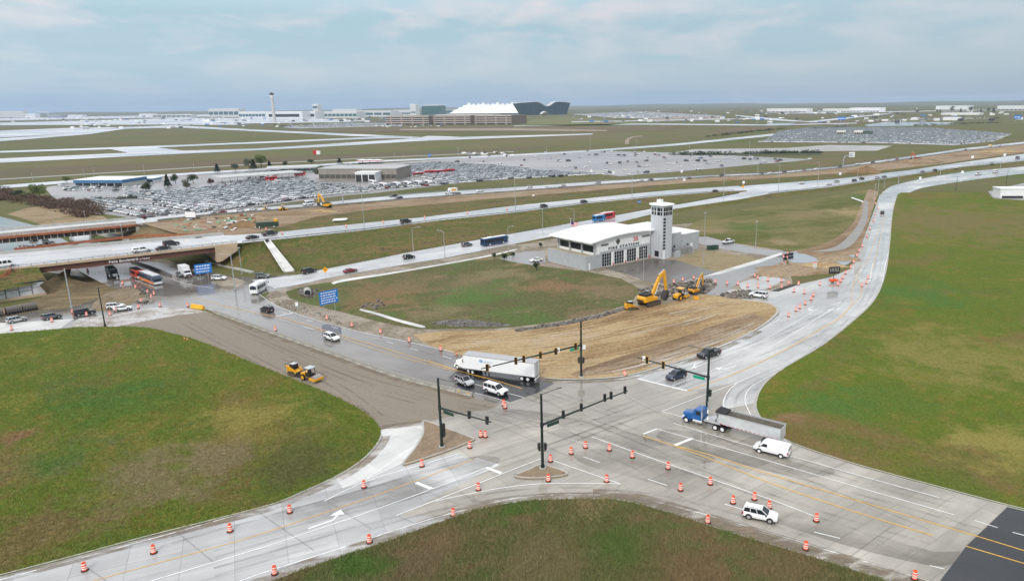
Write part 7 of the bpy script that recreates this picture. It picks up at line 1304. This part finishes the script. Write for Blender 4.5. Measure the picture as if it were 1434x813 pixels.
# skips by the fire station, red airfield hut, jet
for k, x in enumerate((993.5,998.5,1002.5)):
    o = empty('refuse_skip', P(x,349.5-k*.3,.05), .6); tag(o, ('left','middle','right')[k]+' dark green refuse skip on the yard road', 'skip', 'green refuse skips'); MB().box(-.8,.8,-.7,.7,.1,1.5).build('bin', M('bin_green', (.03,.07,.045), .5), o, bevel=.05); MB().box(-.85,.85,-.75,.75,1.5,1.58).build('lid', BLACK, o)
o = empty('airfield_hut', P(444,216,.2)); tag(o, 'small red and white hut standing alone on the airfield grass', 'hut'); MB().box(-4,0,-2,2,0,4.5).build('wall', REDP, o); MB().box(0,4,-2,2,0,4.5).build('wall', SIGNW, o); MB().box(-4.3,4.3,-2.3,2.3,4.5,4.9).build('roof', REDP, o)
jb = P(176,168.2,.5); o = empty('jet_airliner', jb, math.radians(2)); tag(o, 'dark blue jet airliner with red tail taxiing on the left apron', 'airliner'); o.scale = (1.25,)*3
MB().loft([[(x,r*math.cos(a),3.6+dz+r*math.sin(a)) for a in [2*math.pi*i/12 for i in range(12)]] for x, r, dz in ((-19,.3,1.0),(-12,1.6,.4),(-6,2,0),(12,2,0),(16,1.5,-.2),(18.5,.3,-.5))]).build('fuselage', M('jet_blue', (.03,.06,.22), .3), o, smooth=40); MB().prism([(-19,4),(-14,5),(-16.5,11.5),(-19.5,11.5)],-.25,.25).build('tail_fin', REDP, o); MB().prism([(-2,-2),(5,-2),(-3,-17),(-6,-17)],2.6,2.9,ax='z').prism([(-2,2),(5,2),(-3,17),(-6,17)],2.6,2.9,ax='z').build('wing', M('jet_wing', (.4,.42,.45), .4), o); MB().tube((.5,-6,1.7),(4,-6,1.7),1,1,10).tube((.5,6,1.7),(4,6,1.7),1,1,10).build('engine', GALV, o); MB().tube((14,0,0),(14,0,2),.3).tube((-1,-3,0),(-1,-3,2),.4).tube((-1,3,0),(-1,3,2),.4).build('landing_gear', BLACK, o)
wj = [o]
for k, (x, y, lab) in enumerate(((225,167.8,'first white airliner parked at the left concourse'),(246,168,'second white airliner parked at the left concourse'),(262,168.2,'third white airliner parked at the left concourse'),(311,172.5,'white airliner nose-in at the white hangar hall'),(330,172.5,'white airliner right of the nose-in one at the hangar hall'),(120,180.5,'small white regional jet parked on the left taxi area'))):
    c = copy_tree(o); c.location = P(x,y,.5); c.rotation_euler = (0,0,random.uniform(1,2.2)); tag(c, lab, 'airliner'); 
    for ch in c.children:
        if ch.name.startswith(('fuselage','tail_fin')): ch.data = ch.data.copy(); ch.data.materials[0] = SIGNW
rn = random.Random(12); b = MB()
def clutter(n, x0, x1, y0, y1, s0, s1):
    for i in range(n):
        c = P(rn.uniform(x0,x1), rn.uniform(y0,y1), .4); a = rn.uniform(-.4,.4); L = rn.uniform(s0,s1); b.obox(c, (math.cos(a),math.sin(a),0), (-math.sin(a),math.cos(a),0), L, L*.5, .4, .4+L*rn.uniform(.2,.5), rn.choice((0,0,0,1,1,2,3)))
clutter(110, -10, 540, 163.5, 171, 7, 20); clutter(60, 95, 420, 172, 180, 5, 12); clutter(90, 800, 1080, 154, 172, 6, 16); clutter(110, 1040, 1434, 152, 172, 6, 18); clutter(40, 1060, 1180, 155, 160, 6, 20); clutter(60, 380, 620, 173, 178, 4, 7); clutter(30, 640, 720, 213.5, 218, 1.5, 4)
o = b.build('distant_clutter', [SIGNW, M('clutter_grey', (.3,.31,.33), .6), M('clutter_dark', (.06,.065,.07), .6), M('clutter_blue', (.1,.2,.4), .6)]); o['kind'] = 'stuff'; o['label'] = 'scattered far service vehicles, sheds and trailers around the airport'
# ================================================================== trees, thicket, saplings
LEAF = {n: M('leaf_'+n, c, .8, var=.35, vs=.6) for n, c in (('conifer',(.018,.032,.018)),('spring',(.11,.15,.035)),('dark',(.03,.055,.02)),('brown',(.105,.062,.04)),('grey',(.13,.14,.09)))}
BARK = M('bark', (.06,.045,.035), .9)
def leaves(b, c, rad, n, size, rn, cone=False):
    for i in range(n):
        if cone: t_ = rn.random()**.8; r = rad[0]*(1-t_)*math.sqrt(rn.random())+.1; a = rn.uniform(0,6.283); q = (c[0]+r*math.cos(a), c[1]+r*math.sin(a), c[2]+t_*rad[2]*2-rad[2])
        else:
            while True:
                v_ = [rn.uniform(-1,1) for _ in range(3)]
                if .25 < sum(x*x for x in v_) < 1: break
            q = tuple(c[k]+v_[k]*rad[k] for k in range(3))
        d1 = Vector((rn.gauss(0,1),rn.gauss(0,1),rn.gauss(0,.6))).normalized()*size*rn.uniform(.6,1.3); d2 = Vector((rn.gauss(0,1),rn.gauss(0,1),rn.gauss(0,1))).normalized()*size*rn.uniform(.6,1.2); q = Vector(q)
        b.add([q-d1, q+d2*.6, q+d1, q-d2*.6], [(0,1,2,3)])
def tree(x, y, top, label, leaf, cone=True, w_=.32, z=.08, name='tree', group=None, dens=380, seed=0):
    rn = random.Random(seed or int(x*7+y)); B0 = P(x,y,z); H_ = max(1.2, PZ(x, top, B0)-z); o = empty(name, B0); tag(o, label, 'tree', group); t = MB().tube((0,0,0),(0,0,H_*.75),H_*.03+.05,.05,7)
    for k in range(6): a = rn.uniform(0,6.28); z0 = H_*rn.uniform(.25,.6); t.tube((0,0,z0),(math.cos(a)*H_*w_*.7,math.sin(a)*H_*w_*.7,z0+H_*.18),.05+H_*.008,.03,5)
    t.build('trunk', BARK, o); b = MB()
    if cone: leaves(b, (0,0,H_*.54), (H_*w_*1.1,H_*w_*1.1,H_*.47), dens*2, H_*.075, rn, True)
    else:
        for k in range(9): a = rn.uniform(0,6.28); r = H_*w_*rn.uniform(.2,.75); leaves(b, (r*math.cos(a), r*math.sin(a), H_*rn.uniform(.45,.82)), (H_*w_*.6,H_*w_*.6,H_*.22), dens*3//9, H_*.055, rn)
    b.build('crown', LEAF[leaf], o); return o
TG = 'trees among the rental car parks'
for x, y, tp_, lab, lf, cn, w_ in ((235,262,244.5,'tall dark conifer left of the twin crowned trees in the left lot','conifer',True,.3),(246,257,243.5,'dark round tree right of the tall conifer in the left lot','dark',False,.42),(205,269.5,255,'dark round tree standing alone in the open rows','dark',False,.45),(271,257,243.5,'broad dark tree right of the group in the left lot','dark',False,.5),(262,266,251,'thin grey leafless tree below the broad dark tree','grey',False,.3),(296,260,249,'reddish bare tree at the left end of the grey shelter','brown',False,.35),(304.5,241,229,'left dark conifer along the far lot edge','conifer',True,.4),(330,239,229,'round dark tree right of the left far conifer','dark',False,.55),(355.5,237,223.5,'large dark conifer along the far lot edge','conifer',True,.42),(349,237,221.5,'pale grey leafy tree behind the large conifer','grey',False,.4),(366,234,216,'yellow green spring tree behind the large conifer','spring',False,.5),(377.5,233,224.5,'narrow dark conifer right of the spring tree','conifer',True,.35),(400,233.5,225,'small dark tree by the far white shelter','dark',False,.45),(436,230,222,'small green bush tree left of the round conifer','dark',False,.6),(475.5,229,221,'round dark conifer behind the brown rental building','conifer',True,.55),(448,250,232,'pale leafy tree at the left corner of the brown building','grey',False,.4),(56,277,256.5,'bright green spring tree in the brown thicket','spring',False,.55),(29,277.5,265.5,'dark green bush tree left of the bright spring tree','dark',False,.8),(94,256,246,'small green tree at the left end of the blue and white office','spring',False,.5)):
    tree(x, y, tp_, lab, lf, cn, w_, group=TG)
for x, y, tp_, lab, lf in ((692,362,353,'left sapling on the slope beside the dark blue bus','dark'),(706,366,354,'middle sapling on the slope beside the dark blue bus','dark'),(718.5,361,352,'right sapling on the slope beside the dark blue bus','dark'),(751.5,378,365,'young tree left of the low wing of the station','dark'),(757,347,339,'small pine at the rear left of the station','conifer')): tree(x, y, tp_, lab, lf, False, .35, z=.05, name='sapling', dens=220, group='saplings around the fire station')
for k, (x, w0) in enumerate(((1312,5),(1316,5),(1332,9),(1345,6),(1359,9),(1373,6),(1384,7),(1391,7))): tree(x, 157.5, 157.5-w0*1.0, f'{ordn(k)} dark tree from the left before the warehouses at far right', 'conifer' if k % 2 else 'dark', bool(k % 2), .4, z=.3, dens=160, group='dark trees before the far warehouses')
rn = random.Random(4); b = MB(); TH = [(-30,262),(0,265),(40,274),(70,280),(112,282),(140,287),(145,296),(138,304),(110,305),(90,298),(60,290),(20,284),(-30,280)]
k = 0
while k < 170:
    x, y = rn.uniform(-30,145), rn.uniform(262,306)
    if not inpoly(x,y,TH): continue
    k += 1; c = P(x,y,.0); h_ = rn.uniform(1.8,3.8); leaves(b, (c.x,c.y,h_*.5), (h_*1.3,h_*1.3,h_*.6), 110, .5, rn)
o = b.build('brown_thicket', LEAF['brown']); o['kind'] = 'stuff'; o['label'] = 'mass of reddish brown shrubs below the rental office'
b = MB()
for x0, y0, x1, y1, n in ((130,281,245,274,60),(1130,181,1190,178,40),(940,217,1150,214,90),(990,192,1100,180,70),(1280,176,1400,172,60),(470,232,520,229,20)):
    for i in range(n): t_ = rn.random(); c = P(lerp(x0,x1,t_), lerp(y0,y1,t_), .1); h_ = rn.uniform(.8,2.0)*(1 if y0 > 230 else 2.2); leaves(b, (c.x,c.y,h_*.45), (h_*1.5,h_*1.5,h_*.55), 40, h_*.25, rn)
o = b.build('hedge_scrub', LEAF['dark']); o['kind'] = 'stuff'; o['label'] = 'low dark scrub lines between the distant plots'
# ================================================================== grass blades
def blades(name, poly, n, hmin, hmax, mt, label, seed, clump=5):
    W = [P(x,y) for x, y in poly]; rn = np.random.default_rng(seed); xs_ = np.array([v.x for v in W]); ys_ = np.array([v.y for v in W]); PX = []; k = 0
    pp = [(v.x,v.y) for v in W]
    X_ = rn.uniform(xs_.min(),xs_.max(),n*4); Y_ = rn.uniform(ys_.min(),ys_.max(),n*4); ins = np.zeros(n*4, bool); j = len(pp)-1
    for i in range(len(pp)):
        (xi,yi),(xj,yj) = pp[i],pp[j]
        if yi != yj: ins ^= ((yi > Y_) != (yj > Y_)) & (X_ < (xj-xi)*(Y_-yi)/(yj-yi)+xi)
        j = i
    keep = np.nonzero(ins)[0]; D = np.hypot(X_[keep],Y_[keep]); pk = rn.random(len(keep)) < np.clip((75/D)**1.6,.08,1); keep = keep[pk][:n]; X_ = X_[keep]; Y_ = Y_[keep]; m_ = len(X_)
    cl = clump; X_ = np.repeat(X_,cl)+rn.normal(0,.12,m_*cl); Y_ = np.repeat(Y_,cl)+rn.normal(0,.12,m_*cl); m_ *= cl; h_ = rn.uniform(hmin,hmax,m_); a = rn.uniform(0,6.283,m_); w_ = rn.uniform(.02,.05,m_); le = rn.normal(0,.45,(m_,2))*h_[:,None]
    V = np.zeros((m_,3,3)); V[:,0] = np.c_[X_-np.cos(a)*w_, Y_-np.sin(a)*w_, np.full(m_,.13)]; V[:,1] = np.c_[X_+np.cos(a)*w_, Y_+np.sin(a)*w_, np.full(m_,.13)]; V[:,2] = np.c_[X_+le[:,0], Y_+le[:,1], .13+h_]
    me = bpy.data.meshes.new(name); me.vertices.add(m_*3); me.vertices.foreach_set('co', V.ravel()); me.loops.add(m_*3); me.loops.foreach_set('vertex_index', np.arange(m_*3, dtype=np.int32)); me.polygons.add(m_); me.polygons.foreach_set('loop_start', np.arange(0,m_*3,3,dtype=np.int32)); me.polygons.foreach_set('loop_total', np.full(m_,3,dtype=np.int32)); me.materials.append(mt); me.update(); me.validate()
    o = bpy.data.objects.new(name, me); COL.objects.link(o); o['kind'] = 'stuff'; o['label'] = label
def blade_mat(name, cols, s, worn=(.3,.19,.09), spots=()):
    mt = new_mat(name); n = N(mt); a = n.noise(s, 6, .65, dist=.5); f = n.noise(2.6, 3, .7); k = len(cols); q1 = n.noise(s*.55, 5, .6, dist=.8); q2 = n.noise(s*.9, 5, .6, rz=1.0, dist=.8)
    gr = lambda c: n.spots(n.mix(n.mr(q2, .54, .66, 0, .7), n.mix(n.mr(q1, .54, .66, 0, .75), c, worn), (worn[0]*.42, worn[1]*1.0, worn[2]*.45)), spots, 1.55)
    n.out(gr(n.ramp(n.math('ADD', n.math('MULTIPLY', a, .62), n.math('MULTIPLY', f, .38)), [(lerp(.4,.6,i/(k-1)), c) for i, c in enumerate(cols)])), .8); n.b.inputs['Specular IOR Level'].default_value = .2; return mt
blades('wild_grass', L3+[(1300,1000),(500,1000)], 70000, .15, .5, blade_mat('blade_rough', [(0.25,0.175,0.086),(0.292,0.243,0.117),(0.129,0.162,0.047),(0.232,0.211,0.086),(0.120,0.171,0.047),(0.361,0.297,0.148)], .09, (.30,.215,.115), SPOT_B), 'rough dry grass on the bottom lawn', 1)
blades('wild_grass', L1+[(-60,860),(-60,480)], 90000, .10, .34, blade_mat('blade_lawn', [(0.290,0.208,0.056),(0.175,0.202,0.035),(0.281,0.267,0.056),(0.136,0.198,0.028),(0.223,0.238,0.041),(0.351,0.317,0.080)], .06, spots=SPOT_L), 'short patchy grass on the left lawn', 2)
blades('wild_grass', L2+[(1480,733),(1480,285),(1380,269),(1262,270)], 90000, .10, .32, blade_mat('blade_even', [(0.246,0.218,0.040),(0.175,0.208,0.028),(0.272,0.267,0.047),(0.145,0.198,0.021),(0.223,0.238,0.033)], .05, spots=SPOT_R), 'short even grass on the right lawn', 3)
